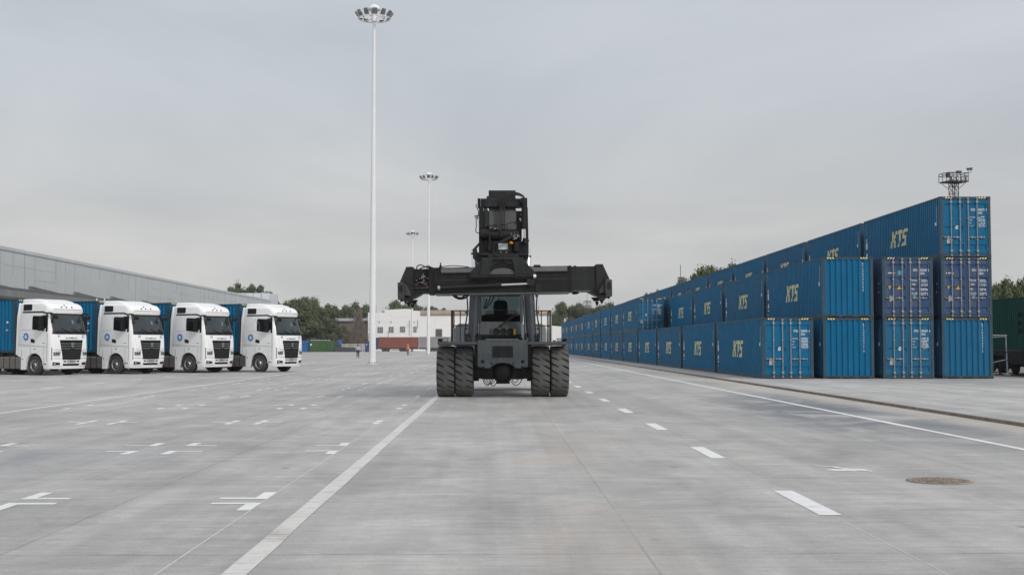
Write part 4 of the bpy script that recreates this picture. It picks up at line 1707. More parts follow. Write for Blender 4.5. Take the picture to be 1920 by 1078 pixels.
for b_ in (430, 440, 455):
    hose(mb, [(130, b_), (160, b_ + 8), (190, b_)], 0.009, D + 0.02)
hose(mb, [(330, 650), (320, 700), (330, 760)], 0.018, D - 0.22)
hose(mb, [(390, 780), (370, 850), (385, 920), (440, 960)], 0.016, D - 0.2)
mb.build("hose", [M['black']], head)
mb = MB()
for o_ in (455, 510):
    pass
hb(mb, 440, 526, 275, 292, D - 0.16, D - 0.10)
hb(mb, 448, 530, 540, 556, D - 0.16, D - 0.10)
mb.build("hose_clamp", [M['stk2']], head)

# --- spreader (its own frame, hung a little askew)
sd = -3.9
SC = 2310.0 / (SY + sd)
sp0 = Vector((LX(946.5, sd), sd, LZ_(524.5, sd)))
spr = empty("spreader", sp0)
spr.parent = stk
spr.rotation_euler = (0, R(-0.85), 0)


def U(px):
    return (px - 946.5) / SC


def Wz(py):
    return (524.5 - py) / SC


mb = MB()
mb.prism([(-2.22, -0.385), (1.92, -0.385), (1.92, 0.385), (-2.22, 0.385)], 'y', 0.0, 0.9)
mb.box(-2.24, -2.10, -0.02, 0.92, -0.40, 0.40)
mb.box(1.90, 1.96, -0.012, 0.912, -0.395, 0.395)
mb.box(-2.05, 1.88, -0.004, 0.02, 0.005, 0.012, 1)
mb.build("main_beam", [M['stk2'], M['stk3']], spr, bevel=0.01)
for a, b_ in ((-1.87, -0.72), (0.63, 1.84)):
    mb = MB()
    mb.prism([(-0.07, 0.215), (-0.085, 0.24), (-0.012, 0.385), (0.0, 0.385), (-0.004, 0.215)], 'x', a, b_)
    mb.build("cover_strip", [M['stk3']], spr, fix=True)
mb = MB()
mb.box(-2.05, 1.9, -0.03, 0.93, -0.42, -0.386)
mb.box(1.97, 2.55, 0.02, 0.88, -0.375, -0.345)
mb.build("bottom_flange", [M['stk3']], spr, bevel=0.005)  # paler grey puts reflected light into the flange colour
mb = MB()
mb.box(1.965, 2.69, 0.04, 0.86, -0.355, 0.365)
mb.box(1.97, 2.68, 0.034, 0.038, 0.002, 0.008, 1)
mb.build("telescope_arm", [M['stk'], M['stk3']], spr, bevel=0.008)
mb = MB()
mb.box(-2.76, -2.25, 0.12, 0.86, -0.36, 0.36)
mb.build("telescope_arm", [M['stk'], M['stk3']], spr, bevel=0.008)
for s in (-1, 1):
    e = empty("end_beam", (0, 0, 0)); e.parent = spr
    mb = MB()
    a, b_ = sorted((s * 2.69, s * 2.90))
    mb.prism([(a, 0.42), (b_, 0.42), (b_, -0.50), (a, -0.50)], 'y', -0.03, 0.93)
    mb.prism([(s * 2.45, -0.37), (s * 2.69, -0.37), (s * 2.69, -0.50)], 'y', 0.05, 0.85)
    mb.prism([(s * 2.87, 0.40), (s * 2.90, 0.40), (s * 3.09, -0.03), (s * 2.91, -0.03)], 'y', -0.02, 0.06)
    mb.prism([(s * 2.87, 0.40), (s * 2.90, 0.40), (s * 3.09, -0.03), (s * 2.91, -0.03)], 'y', 0.84, 0.92)
    mb.build("end_plate", [M['stk']], e, bevel=0.01)
    mb = MB()
    a, b_ = sorted((s * 2.93, s * 3.13))
    mb.box(a, b_, -0.30, 1.70, -0.49, -0.05)
    a2, b2 = sorted((s * 2.78, s * 2.93))
    mb.prism([(s * 2.93, -0.06), (s * 2.93, -0.42), (s * 2.76, -0.46), (s * 2.76, -0.36)], 'y', -0.20, -0.10)
    mb.box(a2, b2, -0.18, -0.05, -0.44, -0.30)
    mb.box(s * 2.93 if s > 0 else s * 3.13, s * 3.13 if s > 0 else s * 2.93, -0.30, 1.70, -0.545, -0.492)
    mb.build("corner_box", [M['stkbox']], e, bevel=0.012)
    mb = MB()
    cx_ = s * 3.035
    mb.prism([(cx_ + 0.062 * math.cos(t), -0.245 + 0.115 * math.sin(t)) for t in [2 * math.pi * i / 20 for i in range(20)]], 'y', -0.304, -0.301)
    mb.build("peep_hole", [M['hole']], e)
    for yy in (-0.16, 1.55):
        mb = MB()
        a, b_ = sorted((s * 2.72, s * 2.94))
        mb.prism([(s * 2.66, -0.50), (s * 2.97, -0.50), (s * 2.94, -0.60), (s * 2.74, -0.62)], 'y', yy - 0.10, yy + 0.10)
        mb.cyl((s * 2.83, yy, -0.62), (s * 2.83, yy, -0.68), 0.05, n=12)
        mb.cyl((s * 2.83, yy, -0.68), (s * 2.83, yy, -0.755), 0.052, 0.015, n=12)
        mb.cyl((s * 3.03, yy - 0.06, -0.545), (s * 3.03, yy - 0.06, -0.61), 0.04, 0.03, n=10)
        mb.build("twist_lock", [M['stk2']], e)
# yoke between boom head and spreader
mb = MB()
uc = -0.065
for s in (-1, 1):
    mb.prism([(uc + s * 0.28, 0.60), (uc + s * 0.58, 0.60), (uc + s * 0.68, 0.14), (uc + s * 0.38, 0.14)], 'y', -0.16, 0.0)
    mb.prism([(uc + s * 0.30, 0.58), (uc + s * 0.62, 0.58), (uc + s * 0.98, 0.20), (uc + s * 0.98, 0.02), (uc + s * 0.40, 0.02)], 'y', -0.10, -0.06)
    mb.prism([(uc + s * 0.02, 0.60), (uc + s * 0.28, 0.60), (uc + s * 0.36, 0.34), (uc + s * 0.24, 0.44), (uc + s * 0.02, 0.52)], 'y', -0.06, 0.2)
mb.box(uc - 0.60, uc + 0.60, -0.14, 0.7, 0.58, 0.64)
mb.build("yoke", [M['stk']], spr, bevel=0.012)
mb = MB()
mb.cyl((-0.98, -0.13, 0.085), (0.84, -0.13, 0.085), 0.05, n=16)
mb.cyl((-0.98, -0.13, 0.085), (-0.45, -0.13, 0.085), 0.075, n=16)
mb.cyl((0.30, -0.13, 0.085), (0.80, -0.13, 0.085), 0.075, n=16)
for u_ in (-0.95, -0.48, 0.33, 0.78):
    mb.cyl((u_ - 0.02, -0.13, 0.085), (u_ + 0.02, -0.13, 0.085), 0.09, n=16)
mb.cyl((0.84, -0.13, 0.085), (0.92, -0.13, 0.085), 0.055, 0.05, n=14, mi=1)
mb.build("shaft", [M['stk2'], M['white']], spr)
mb = MB()
mb.prism([(uc + 0.36 * math.cos(t), 0.19 + 0.15 * math.sin(t)) for t in [math.pi * i / 14 for i in range(15)]], 'y', -0.05, -0.02)
mb.box(uc - 0.42, uc + 0.42, -0.09, 0.0, 0.155, 0.188)
mb.build("arch_plate", [M['stk3']], spr)
# telescoping cylinder along the beam
mb = MB()
mb.cyl((-1.92, -0.10, -0.215), (-0.16, -0.10, -0.155), 0.045, n=16)
mb.cyl((-0.26, -0.10, -0.16), (-0.10, -0.10, -0.153), 0.06, n=16)
mb.cyl((-1.97, -0.10, -0.216), (-1.90, -0.10, -0.214), 0.06, n=12, mi=1)
cy_ = mb.build("extension_cylinder", [M['stk'], M['steel']], spr)
mb = MB()
mb.cyl((-0.10, -0.10, -0.153), (0.66, -0.10, -0.128), 0.034, n=16)
mb.build("rod", [M['chrome']], cy_)
mb = MB()
mb.prism([(0.64, 0.02), (0.86, 0.02), (0.86, -0.12), (0.82, -0.20), (0.72, -0.20), (0.64, -0.12)], 'y', -0.16, -0.04)
mb.box(0.90, 1.05, -0.05, 0.0, -0.36, -0.16)
mb.build("rod_bracket", [M['stk']], spr, bevel=0.008)
# valve cabinet details on the left end
mb = MB()
for i in range(44):
    a = rr_.gauss(U(791), 0.075); b_ = rr_.gauss(Wz(521), 0.09)
    w_ = rr_.uniform(0.015, 0.05)
    mb.box(a, a + w_, -0.01 - rr_.uniform(0, 0.08), 0.11, b_, b_ + rr_.uniform(0.012, 0.035), rr_.choice((0, 0, 1, 2, 2, 2, 2, 2)))
for y in (-0.14, 0.05):
    mb.box(-2.68, -2.52, -0.02, 0.10, y, y + 0.07, 2)
mb.box(-2.72, -2.20, 0.02, 0.11, -0.21, -0.19, 3)
mb.build("valve_block", [M['steel'], M['brass'], M['stk2'], M['stk3']], spr)
mb = MB()


def sh(pts, r, mi=0, y=-0.06, steps=8):
    P = [Vector((U(p[0]), y if len(p) < 3 else p[2], Wz(p[1]))) for p in pts]
    P = [P[0]] + P + [P[-1]]
    out = []
    for i in range(1, len(P) - 2):
        p0, p1, p2, p3 = P[i - 1:i + 3]
        for k in range(steps):
            t = k / steps
            out.append(0.5 * ((2 * p1) + (p2 - p0) * t + (2 * p0 - 5 * p1 + 4 * p2 - p3) * t * t + (3 * p1 - p0 - 3 * p2 + p3) * t ** 3))
    out.append(P[-2])
    mb.tube(out, r, 6, mi)


sh([(781, 504), (783, 497), (790, 495), (797, 498), (803, 501)], 0.018)
sh([(785, 507), (788, 502), (796, 499), (808, 499), (812, 504)], 0.02)
sh([(784, 510), (777, 525), (779, 534), (790, 534)], 0.012)
sh([(779, 533), (785, 528), (793, 528), (799, 533), (803, 537)], 0.007, 1)
sh([(786, 527), (793, 529), (798, 525)], 0.010, 2)
sh([(790, 526), (797, 531), (802, 527)], 0.006, 1)
sh([(816, 533), (815, 520), (818, 505), (824, 500), (850, 497), (880, 500)], 0.014)
sh([(822, 535), (818, 520), (821, 506), (823, 502)], 0.014)
sh([(840, 545), (860, 541), (880, 538), (900, 535), (935, 534)], 0.016)
sh([(822, 541), (832, 546), (850, 543), (880, 538)], 0.010)
for o_ in (0, 4):
    sh([(846 + o_, 549, 0.3), (852 + o_, 555, 0.3), (861 + o_ * 0.5, 558.5 - o_ * 0.5, 0.3), (872 - o_, 556.5 - o_ * 0.5, 0.3), (880 - o_, 549, 0.3)], 0.030, 0)
mb.build("hose", [M['black'], M['orange'], M['cable']], spr)
mb = MB()
u_ = U(826)
mb.box(u_ - 0.035, u_ + 0.035, 0.1, 0.17, 0.385, 0.46)
mb.cyl((u_, 0.13, 0.46), (u_, 0.13, 0.54), 0.018, n=8)
mb.build("work_lamp", [M['stk2']], spr)
mb = MB()
mb.box(U(799), U(806), 0.0, 0.1, 0.385, 0.46)
mb.build("junction_box", [M['galv']], spr)
mb = MB()
mb.box(U(1001), U(1014), -0.03, 0.06, 0.345, 0.425)
mb.box(U(1077), U(1082), 0.2, 0.3, 0.366, 0.40)
mb.prism([(1.98, -0.42), (2.02, -0.375), (2.16, -0.375), (2.2, -0.42), (2.12, -0.445), (2.04, -0.445)], 'y', 0.2, 0.5)
mb.build("lug", [M['stk2']], spr, bevel=0.005)

# ------------------------------------------------------------------ tractor trucks
M['cabw'] = paint("white_cab_paint", (0.87, 0.875, 0.88), 0.25, var=0.02, scale=0.8, dirt=(0.55, 0.53, 0.50), dirt_amt=0.08, coat=0.4)
M['tglass'] = paint("dark_truck_glass", (0.030, 0.040, 0.042), 0.08, var=0.3, scale=1.2, spec=0.6)
M['sglass'] = paint('black_side_glass', (0.008, 0.010, 0.011), 0.08, var=0.3, spec=0.5)
M['plast'] = paint("black_plastic", (0.007, 0.007, 0.0075), 0.55, var=0.2, spec=0.3)
M['seam'] = paint("panel_gap", (0.02, 0.02, 0.021), 0.7)
M['silver'] = paint("silver_trim", (0.42, 0.43, 0.44), 0.3, metal=0.6, var=0.1)
M['alu'] = paint("aluminium_tank", (0.26, 0.25, 0.235), 0.38, metal=0.6, var=0.12, scale=3)
M['darksteel'] = paint("dark_chassis_steel", (0.022, 0.022, 0.023), 0.6, var=0.3, dirt=(0.09, 0.08, 0.07), dirt_amt=0.5)
M['emb'] = paint("emblem_blue", (0.015, 0.13, 0.46), 0.4, var=0.05)
M['emb2'] = paint("emblem_pale", (0.22, 0.45, 0.75), 0.4, var=0.05)
M['ttyre'] = paint("truck_tyre", (0.035, 0.034, 0.033), 0.8, var=0.25, scale=6, dirt=(0.13, 0.115, 0.10), dirt_amt=0.4, streak=False)
M['rimdark'] = paint("rim_dark", (0.06, 0.06, 0.062), 0.5, var=0.2)
M['stk_'] = paint('windscreen_paper', (0.10, 0.18, 0.22), 0.3)
M['greenp'] = paint("green_trailer_paint", (0.02, 0.10, 0.045), 0.5, var=0.2)
M['lampglass'] = paint("lamp_glass", (0.35, 0.36, 0.37), 0.12, var=0.4, scale=14)

_LV = [(0.34, 1.34), (0.60, 1.42), (0.95, 1.45), (1.30, 1.45), (1.85, 1.43), (2.22, 1.38), (3.24, 1.08), (3.26, 1.08), (3.30, 1.15), (3.50, 1.17), (3.64, 1.10), (3.74, 0.98), (3.82, 0.80), (3.86, 0.62)]
_LW = [(0.34, 1.21), (0.6, 1.25), (2.2, 1.25), (3.3, 1.20), (3.79, 1.165), (3.83, 1.11), (3.86, 1.02)]


def lerp(tab, z):
    if z <= tab[0][0]:
        return tab[0][1]
    for (a, va), (b_, vb) in zip(tab, tab[1:]):
        if z <= b_:
            return va + (vb - va) * (z - a) / (b_ - a)
    return tab[-1][1]


def fx(y, z):
    """x of the cab front skin at width y, height z"""
    w = lerp(_LW, z)
    r = 0.27
    a = min(abs(y), w)
    x = lerp(_LV, z) - 0.13 * (a / w) ** 2
    if a > w - r:
        t = (a - (w - r)) / r
        x -= r * 0.95 * (1 - math.sqrt(max(0.0, 1 - t * t)))
    return x


def outline(z, xr):
    w = lerp(_LW, z)
    half = [(xr, -w), (xr + (fx(w, z) - xr) * 0.5, -w), (fx(w, z), -w)]
    for i in range(1, 10):
        y = w - 0.27 + 0.27 * math.cos(math.pi / 2 * i / 9.0)
        half.append((fx(y, z), -y))
    for y in (0.6, 0.3):
        half.append((fx(y, z), -y))
    return half + [(fx(0, z), 0.0)] + [(x, -y) for x, y in reversed(half)]


def loft(mb, levels, mi=0, cap_top=True, cap_bot=True, smooth=True):
    """levels: list of (z, [(x, y)...])"""
    n = len(levels[0][1])
    v = [(x, y, z) for z, o in levels for x, y in o]
    f = []
    for i in range(len(levels) - 1):
        for j in range(n):
            k = (j + 1) % n
            f.append((i * n + j, i * n + k, (i + 1) * n + k, (i + 1) * n + j))
    mb.add(v, f, mi, smooth)
    if cap_top:
        mb.add(v[-n:], [tuple(range(n))], mi)
    if cap_bot:
        mb.add(v[:n], [tuple(reversed(range(n)))], mi)


def fpatch(mb, c, off, mi=0, n=10, m=4, thick=0.0):
    """patch on the cab front. c = four corners (y, z): bottom-right side first, going round"""
    v = []
    for j in range(m + 1):
        for i in range(n + 1):
            s, t = i / n, j / m
            y = (1 - t) * ((1 - s) * c[0][0] + s * c[1][0]) + t * ((1 - s) * c[3][0] + s * c[2][0])
            z = (1 - t) * ((1 - s) * c[0][1] + s * c[1][1]) + t * ((1 - s) * c[3][1] + s * c[2][1])
            v.append((fx(y, z) + off, y, z))
    f = [(j * (n + 1) + i, j * (n + 1) + i + 1, (j + 1) * (n + 1) + i + 1, (j + 1) * (n + 1) + i) for j in range(m) for i in range(n)]
    mb.add(v, f, mi, True)
    # rim down to the skin
    ring = list(range(n + 1)) + [(j + 1) * (n + 1) + n for j in range(m)] + [m * (n + 1) + n - 1 - i for i in range(n)] + [(m - 1 - j) * (n + 1) for j in range(m - 1)]
    rv = [v[k] for k in ring]
    bk = [(x - off - 0.03, y, z) for x, y, z in rv]
    k = len(rv)
    mb.add(rv + bk, [(i, k + i, k + (i + 1) % k, (i + 1) % k) for i in range(k)], mi)


def sy(x, z, s, off):
    return (x, s * (lerp(_LW, z) + off), z)


def spoly(mb, pts, s, off, mi=0, th=0.03):
    """flat plate on the cab side (s = -1 the right-hand side)"""
    P = [sy(x, z, s, off) for x, z in pts]
    B = [sy(x, z, s, off - th) for x, z in pts]
    n = len(P)
    ar = sum(pts[i][0] * pts[(i + 1) % n][1] - pts[(i + 1) % n][0] * pts[i][1] for i in range(n))
    up = (ar > 0) == (s < 0)
    fs = [tuple(range(n)) if up else tuple(reversed(range(n)))]
    for i in range(n):
        j = (i + 1) % n
        q = (i, n + i, n + j, j)
        fs.append(q if up else tuple(reversed(q)))
    mb.add(P + B, fs, mi)


def star(r0, r1, n=8):
    return [((r0 if i % 2 == 0 else r1) * math.sin(math.pi * i / n), (r0 if i % 2 == 0 else r1) * math.cos(math.pi * i / n)) for i in range(2 * n)]


def truck_wheel_meshes():
    mb = MB()
    Rr, w = 0.51, 0.31
    mb.lathe([(0.29, -w * 0.48), (0.40, -w * 0.53), (0.48, -w * 0.50), (Rr, -w * 0.40), (Rr, -w * 0.2), (Rr - 0.012, -w * 0.19), (Rr - 0.012, -w * 0.16), (Rr, -w * 0.15), (Rr, w * 0.15), (Rr - 0.012, w * 0.16), (Rr - 0.012, w * 0.19), (Rr, w * 0.2), (Rr, w * 0.40), (0.48, w * 0.50), (0.40, w * 0.53), (0.29, w * 0.48)], (0, 0, 0), 'y', 40)
    ty = mb.mesh("tyre", [M['ttyre']])
    mb = MB()
    mb.lathe([(0.30, -0.165), (0.285, -0.175), (0.27, -0.15), (0.255, -0.11), (0.22, -0.125), (0.17, -0.135), (0.165, -0.15), (0.12, -0.175), (0.115, -0.21), (0.0, -0.215)], (0, 0, 0), 'y', 30)
    mb.lathe([(0.252, -0.113), (0.222, -0.128), (0.172, -0.139), (0.168, -0.154)], (0, -0.002, 0), 'y', 30, 2)
    mb.lathe([(0.119, -0.178), (0.117, -0.212), (0.0, -0.218)], (0, -0.002, 0), 'y', 30, 2)
    mb.lathe([(0.0, 0.1), (0.29, 0.12), (0.30, 0.16)], (0, 0, 0), 'y', 30, 1)
    for i in range(10):
        a = 2 * math.pi * i / 10
        c_ = (0.235 * math.cos(a), -0.131, 0.235 * math.sin(a))
        mb.cyl((c_[0], -0.10, c_[2]), c_, 0.033, n=10, mi=1, smooth=False)
        a += math.pi / 10
        c_ = (0.19 * math.cos(a), -0.128, 0.19 * math.sin(a))
        mb.cyl(c_, (c_[0], -0.165, c_[2]), 0.014, n=6)
    rm = mb.mesh("rim", [M['silver'], M['hole'], M['rimdark']])
    return ty, rm


TT, TRIM = truck_wheel_meshes()


def make_truck():
    root = empty("tractor_truck")
    cab = empty("cab"); cab.parent = root
    mb = MB()
    zs = [1.50, 1.70, 1.95, 2.22, 2.55, 2.9, 3.24, 3.36, 3.50, 3.58, 3.66, 3.72, 3.79, 3.83, 3.86]
    loft(mb, [(z, outline(z, -1.22 + max(0, z - 3.2) * 0.08)) for z in zs])
    # lower front: bumper and corners
    zs = [0.34, 0.42, 0.60, 0.80, 0.95, 1.15, 1.30, 1.502]
    loft(mb, [(z, outline(z, 0.68)) for z in zs], 0)
    # sides behind and above the wheel arch
    for s in (-1, 1):
        arch = [(0.66 * math.cos(t) + 0.0, 0.50 + 0.66 * math.sin(t)) for t in [R(4 + 172 * i / 16) for i in range(17)]]
        arch = [(max(-0.66, x), z) for x, z in arch]
        P = [(0.69, 0.55)] + arch + [(-0.66, 0.50), (-0.72, 0.28), (-1.02, 0.28), (-1.02, 0.95), (-1.22, 0.98), (-1.22, 1.51), (0.69, 1.51)]
        a, b_ = sorted((s * 1.245, s * 0.98))
        mb.prism(P, 'y', a, b_)
    # roof cap and spoiler
    cap = []
    for z, xr, xf_, w in ((3.84, -1.21, 0.50, 1.02), (3.93, -1.20, 0.32, 1.0), (4.03, -1.19, -0.10, 0.97), (4.05, -1.18, -0.22, 0.93)):
        o = []
        r = 0.22
        for (cx_, cy_, a0) in ((xf_ - r, -w + r, -90), (xf_ - r, w - r, 0)):
            for i in range(7):
                a = R(a0 + 15 * i)
                o.append((cx_ + r * math.cos(a) * (1.6 if cx_ > 0 else 1.4), cy_ + r * math.sin(a)))
        o += [(xr, w), (xr, -w)]
        cap.append((z, o))
    loft(mb, cap)
    # rear side fairings
    for s in (-1, 1):
        a, b_ = sorted((s * 1.22, s * 1.10))
        mb.prism([(-1.22, 0.98), (-1.22, 3.84), (-1.26, 3.80), (-1.40, 3.1), (-1.46, 1.10)], 'y', a, b_)
    body = mb.build("cab_body", [M['cabw']], cab)
    b = body.modifiers.new("bevel", 'BEVEL'); b.width = 0.012; b.segments = 2; b.limit_method = 'ANGLE'; b.angle_limit = R(50)
    # wheel housings
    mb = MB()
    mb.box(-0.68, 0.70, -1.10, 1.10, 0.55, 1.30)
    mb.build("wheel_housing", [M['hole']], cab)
    # windscreen
    mb = MB()
    fpatch(mb, [(-1.13, 2.25), (1.13, 2.25), (1.06, 3.22), (-1.06, 3.22)], 0.012, 0, 24, 6)
    ws = mb.build("windscreen", [M['tglass']], cab)
    mb = MB()
    fpatch(mb, [(-1.14, 2.17), (1.14, 2.17), (1.135, 2.33), (-1.135, 2.33)], 0.016, 0, 24, 1)
    fpatch(mb, [(-1.07, 3.20), (1.07, 3.20), (1.06, 3.27), (-1.06, 3.27)], 0.018, 0, 24, 1)
    mb.build("cowl", [M['plast']], cab)
    mb = MB()
    for y0, y1, z1 in ((0.55, 0.02, 2.62), (-0.10, -0.62, 2.60), (0.95, 0.60, 2.62)):
        P = [Vector((fx(y0 + (y1 - y0) * t, 2.28 + (z1 - 2.28) * t) + 0.045, y0 + (y1 - y0) * t, 2.28 + (z1 - 2.28) * t * 0.55)) for t in [i / 5 for i in range(6)]]
        P = [Vector((fx(p.y, p.z) + 0.04, p.y, p.z)) for p in P]
        mb.tube(P, 0.014, 5)
    mb.build("wiper", [M['plast']], ws)
    # things seen through the glass: sticker, cup, far window
    mb = MB()
    fpatch(mb, [(0.15, 2.72), (0.30, 2.72), (0.30, 2.92), (0.15, 2.92)], 0.0145, 0, 2, 2)
    mb.build("sticker", [M['stk_']], ws)
    # grille
    mb = MB()
    fpatch(mb, [(-0.585, 0.82), (0.585, 0.82), (0.76, 1.86), (-0.76, 1.86)], 0.014, 0, 18, 6)
    for z in (1.80, 1.67, 1.54, 1.41):
        wdt = 0.585 + (z - 0.82) / 1.04 * 0.175 - 0.03
        for a, b_ in ((-wdt, -0.12), (0.12, wdt)):
            fpatch(mb, [(a, z - 0.012), (b_, z - 0.012), (b_, z + 0.012), (a, z + 0.012)], 0.030, 1 if z < 1.75 else 0, 8, 1)
    for z in (1.27, 1.16, 1.05, 0.94):
        wdt = 0.585 + (z - 0.82) / 1.04 * 0.175 - 0.03
        fpatch(mb, [(-wdt, z - 0.02), (wdt, z - 0.02), (wdt, z + 0.02), (-wdt, z + 0.02)], 0.028, 2, 14, 1)
    # shield emblem
    mb2 = [(-0.10, 1.72), (0.10, 1.72), (0.11, 1.60), (0.06, 1.47), (0.0, 1.43), (-0.06, 1.47), (-0.11, 1.60)]
    mb.add([(fx(0, 1.55) + 0.05, y, z) for y, z in mb2], [tuple(range(7))], 1)
    mb.add([(fx(0, 1.55) + 0.053, y * 0.72, 1.585 + (z - 1.585) * 0.72) for y, z in mb2], [tuple(range(7))], 0)
    mb.add([(fx(0, 1.55) + 0.056, y * 0.42, 1.60 + (z - 1.60) * 0.55) for y, z in mb2], [tuple(range(7))], 1)
    mb.build("grille", [M['plast'], M['silver'], M['seam']], cab)
    # maker's lettering above the grille
    mb = MB()
    T = text_polys("KAMAZ", 0.085, 0.012, 1.9, 'CENTER')
    for q in T:
        mb.poly([(fx(u, 1.95) + 0.006, u, 1.925 + v) for u, v in q])
    mb.build("lettering", [M['seam']], cab)
    # headlights, fog lights, bumper openings, plate
    for s in (-1, 1):
        c4 = [(s * 0.76, 1.02), (s * 1.11, 1.00), (s * 1.13, 1.24), (s * 0.72, 1.28)]
        c4 = c4 if s > 0 else [c4[1], c4[0], c4[3], c4[2]]
        mb = MB()
        fpatch(mb, c4, 0.012, 0, 8, 3)
        hl_ = mb.build("headlight", [M['lampglass']], cab)
        mb = MB()
        for (y, z, w_, h_) in ((0.84, 1.14, 0.045, 0.055), (0.96, 1.13, 0.045, 0.05), (1.06, 1.12, 0.03, 0.05)):
            a, b_ = sorted((s * (y - w_), s * (y + w_)))
            fpatch(mb, [(a, z - h_), (b_, z - h_), (b_, z + h_), (a, z + h_)], 0.016, 0, 2, 2)
        mb.build("reflector", [M['plast']], hl_)
        c4 = [(s * 0.72, 0.55), (s * 1.12, 0.52), (s * 1.13, 0.70), (s * 0.74, 0.66)]
        c4 = c4 if s > 0 else [c4[1], c4[0], c4[3], c4[2]]
        mb = MB()
        fpatch(mb, c4, 0.010, 0, 8, 2)
        a, b_ = sorted((s * 0.98, s * 1.08))
        fpatch(mb, [(a, 0.57), (b_, 0.57), (b_, 0.65), (a, 0.65)], 0.014, 1, 2, 2)
        mb.build("fog_light", [M['plast'], M['lampglass']], cab)
        a, b_ = sorted((s * 0.34, s * 0.52))
        mb = MB()
        fpatch(mb, [(a, 0.69), (b_, 0.69), (b_, 0.76), (a, 0.76)], 0.010, 0, 3, 1)
        # shadow gap beside the headlamp column
        a, b_ = sorted((s * 1.16, s * 1.185))
        fpatch(mb, [(a, 0.80), (b_, 0.80), (b_, 1.45), (a, 1.45)], 0.004, 1, 1, 4)
        mb.build("bumper_vent", [M['plast'], M['seam']], cab)
        # wind deflector blade at the front corner
        mb = MB()
        a, b_ = sorted((s * 0.86, s * 1.02))
        fpatch(mb, [(a, 1.38), (b_, 1.38), (b_ + s * 0.06, 2.12), (a + s * 0.06, 2.12)] if s > 0 else [(a, 1.38), (b_, 1.38), (b_ + s * 0.06, 2.12), (a + s * 0.06, 2.12)], 0.02, 0, 3, 4)
        mb.build("corner_panel", [M['cabw']], cab)
    mb = MB()
    fpatch(mb, [(-0.52, 0.50), (0.52, 0.50), (0.56, 0.61), (-0.56, 0.61)], 0.010, 0, 10, 1)
    mb.build("lower_intake", [M['plast']], cab)
    mb = MB()
    fpatch(mb, [(-0.27, 0.66), (0.27, 0.66), (0.27, 0.79), (-0.27, 0.79)], 0.020, 1, 4, 1)
    fpatch(mb, [(-0.25, 0.675), (0.25, 0.675), (0.25, 0.775), (-0.25, 0.775)], 0.026, 0, 4, 1)
    for q in boxes_of_digits(-0.21, 0.20, 0.70, 0.05, random.Random(2)):
        mb.poly([(fx(u, 0.72) + 0.030, u, v) for u, v in q], 1)
    mb.build("number_plate", [M['plate'], M['plast']], cab)
    # roof front: small marker lamps
    for (y, z) in ((-0.45, 3.60), (-0.14, 3.60), (0.22, 3.60), (-0.22, 3.70)):
        mb = MB()
        x = fx(y, z)
        mb.box(x - 0.02, x + 0.03, y - 0.035, y + 0.035, z - 0.03, z + 0.03)
        mb.build("marker_lamp", [M['plast']], cab)
    # step between visor and windscreen, seams
    mb = MB()
    fpatch(mb, [(-1.05, 3.47), (1.05, 3.47), (1.04, 3.49), (-1.04, 3.49)], 0.003, 0, 20, 1)
    for s in (-1, 1):
        mb.build("panel_gap", [M['seam']], cab)
        mb = MB()
        spoly(mb, [(-0.98, 0.98), (-0.965, 0.98), (-0.965, 3.34), (-0.98, 3.34)], s, 0.003)
        spoly(mb, [(-0.30, 1.12), (-0.29, 1.12), (-0.29, 3.15), (-0.30, 3.15)], s, 0.003)
        spoly(mb, [(-0.98, 1.58), (0.98, 1.50), (0.98, 1.515), (-0.98, 1.595)], s, 0.003)
        spoly(mb, [(-0.98, 2.39), (-0.30, 2.39), (-0.30, 2.40), (-0.98, 2.40)], s, 0.003)
        spoly(mb, [(0.975, 0.75), (0.995, 0.75), (0.995, 2.2), (0.975, 2.2)], s, 0.003)
        spoly(mb, [(-1.22, 1.62), (-0.98, 1.62), (-0.98, 1.63), (-1.22, 1.63)], s, 0.003)
        a, b_ = sorted((s * 0.60, s * 1.19))
        fpatch(mb, [(a, 0.875), (b_, 0.875), (b_, 0.893), (a, 0.893)], 0.003, 0, 8, 1)
        fpatch(mb, [(a, 1.335), (b_, 1.335), (b_, 1.35), (a, 1.35)], 0.003, 0, 8, 1)
        fpatch(mb, [(a, 0.452), (b_, 0.452), (b_, 0.468), (a, 0.468)], 0.003, 0, 8, 1)
    mb.build("panel_gap", [M['seam']], cab)
    for s in (-1, 1):
        # doors: window, quarter panel, handle, emblem
        dr = MB()
        win = [(-0.18, 2.42), (0.62, 2.34), (0.88, 2.52), (0.80, 3.12), (-0.14, 3.15), (-0.20, 3.05)]
        spoly(dr, win, s, 0.008)
        d_ = dr.build("side_window", [M['sglass']], cab)
        dr = MB()
        spoly(dr, [(0.86, 2.30), (1.00, 2.30), (0.93, 3.20), (0.82, 3.20)], s, 0.004)
        spoly(dr, [(-0.97, 3.30), (0.55, 3.30), (0.90, 3.22), (0.92, 3.28), (0.60, 3.38), (-0.97, 3.38)], s, 0.008)
        dr.build("side_trim", [M['plast']], cab)
        dr = MB()
        spoly(dr, [(-0.26, 1.74), (0.02, 1.70), (0.06, 1.80), (-0.02, 1.90), (-0.26, 1.93)], s, 0.012)
        dr.build("door_handle", [M['plast']], cab)
        dr = MB()
        spoly(dr, [(-0.94, 3.43), (-0.32, 3.43), (-0.28, 3.48), (-0.28, 3.72), (-0.32, 3.76), (-0.94, 3.76)], s, 0.012)
        dr.build("vent_panel", [M['plast']], cab)
        dr = MB()
        ex, ez = -0.64, 2.03
        yy = s * (lerp(_LW, 2.03) + 0.007)
        pts = star(0.235, 0.175)
        f_ = lambda P, e: [(ex + u, yy + s * e, ez + v) for u, v in (P if s > 0 else P)]
        P = f_(pts, 0)
        dr.poly(P[::-1] if s < 0 else P, 0)
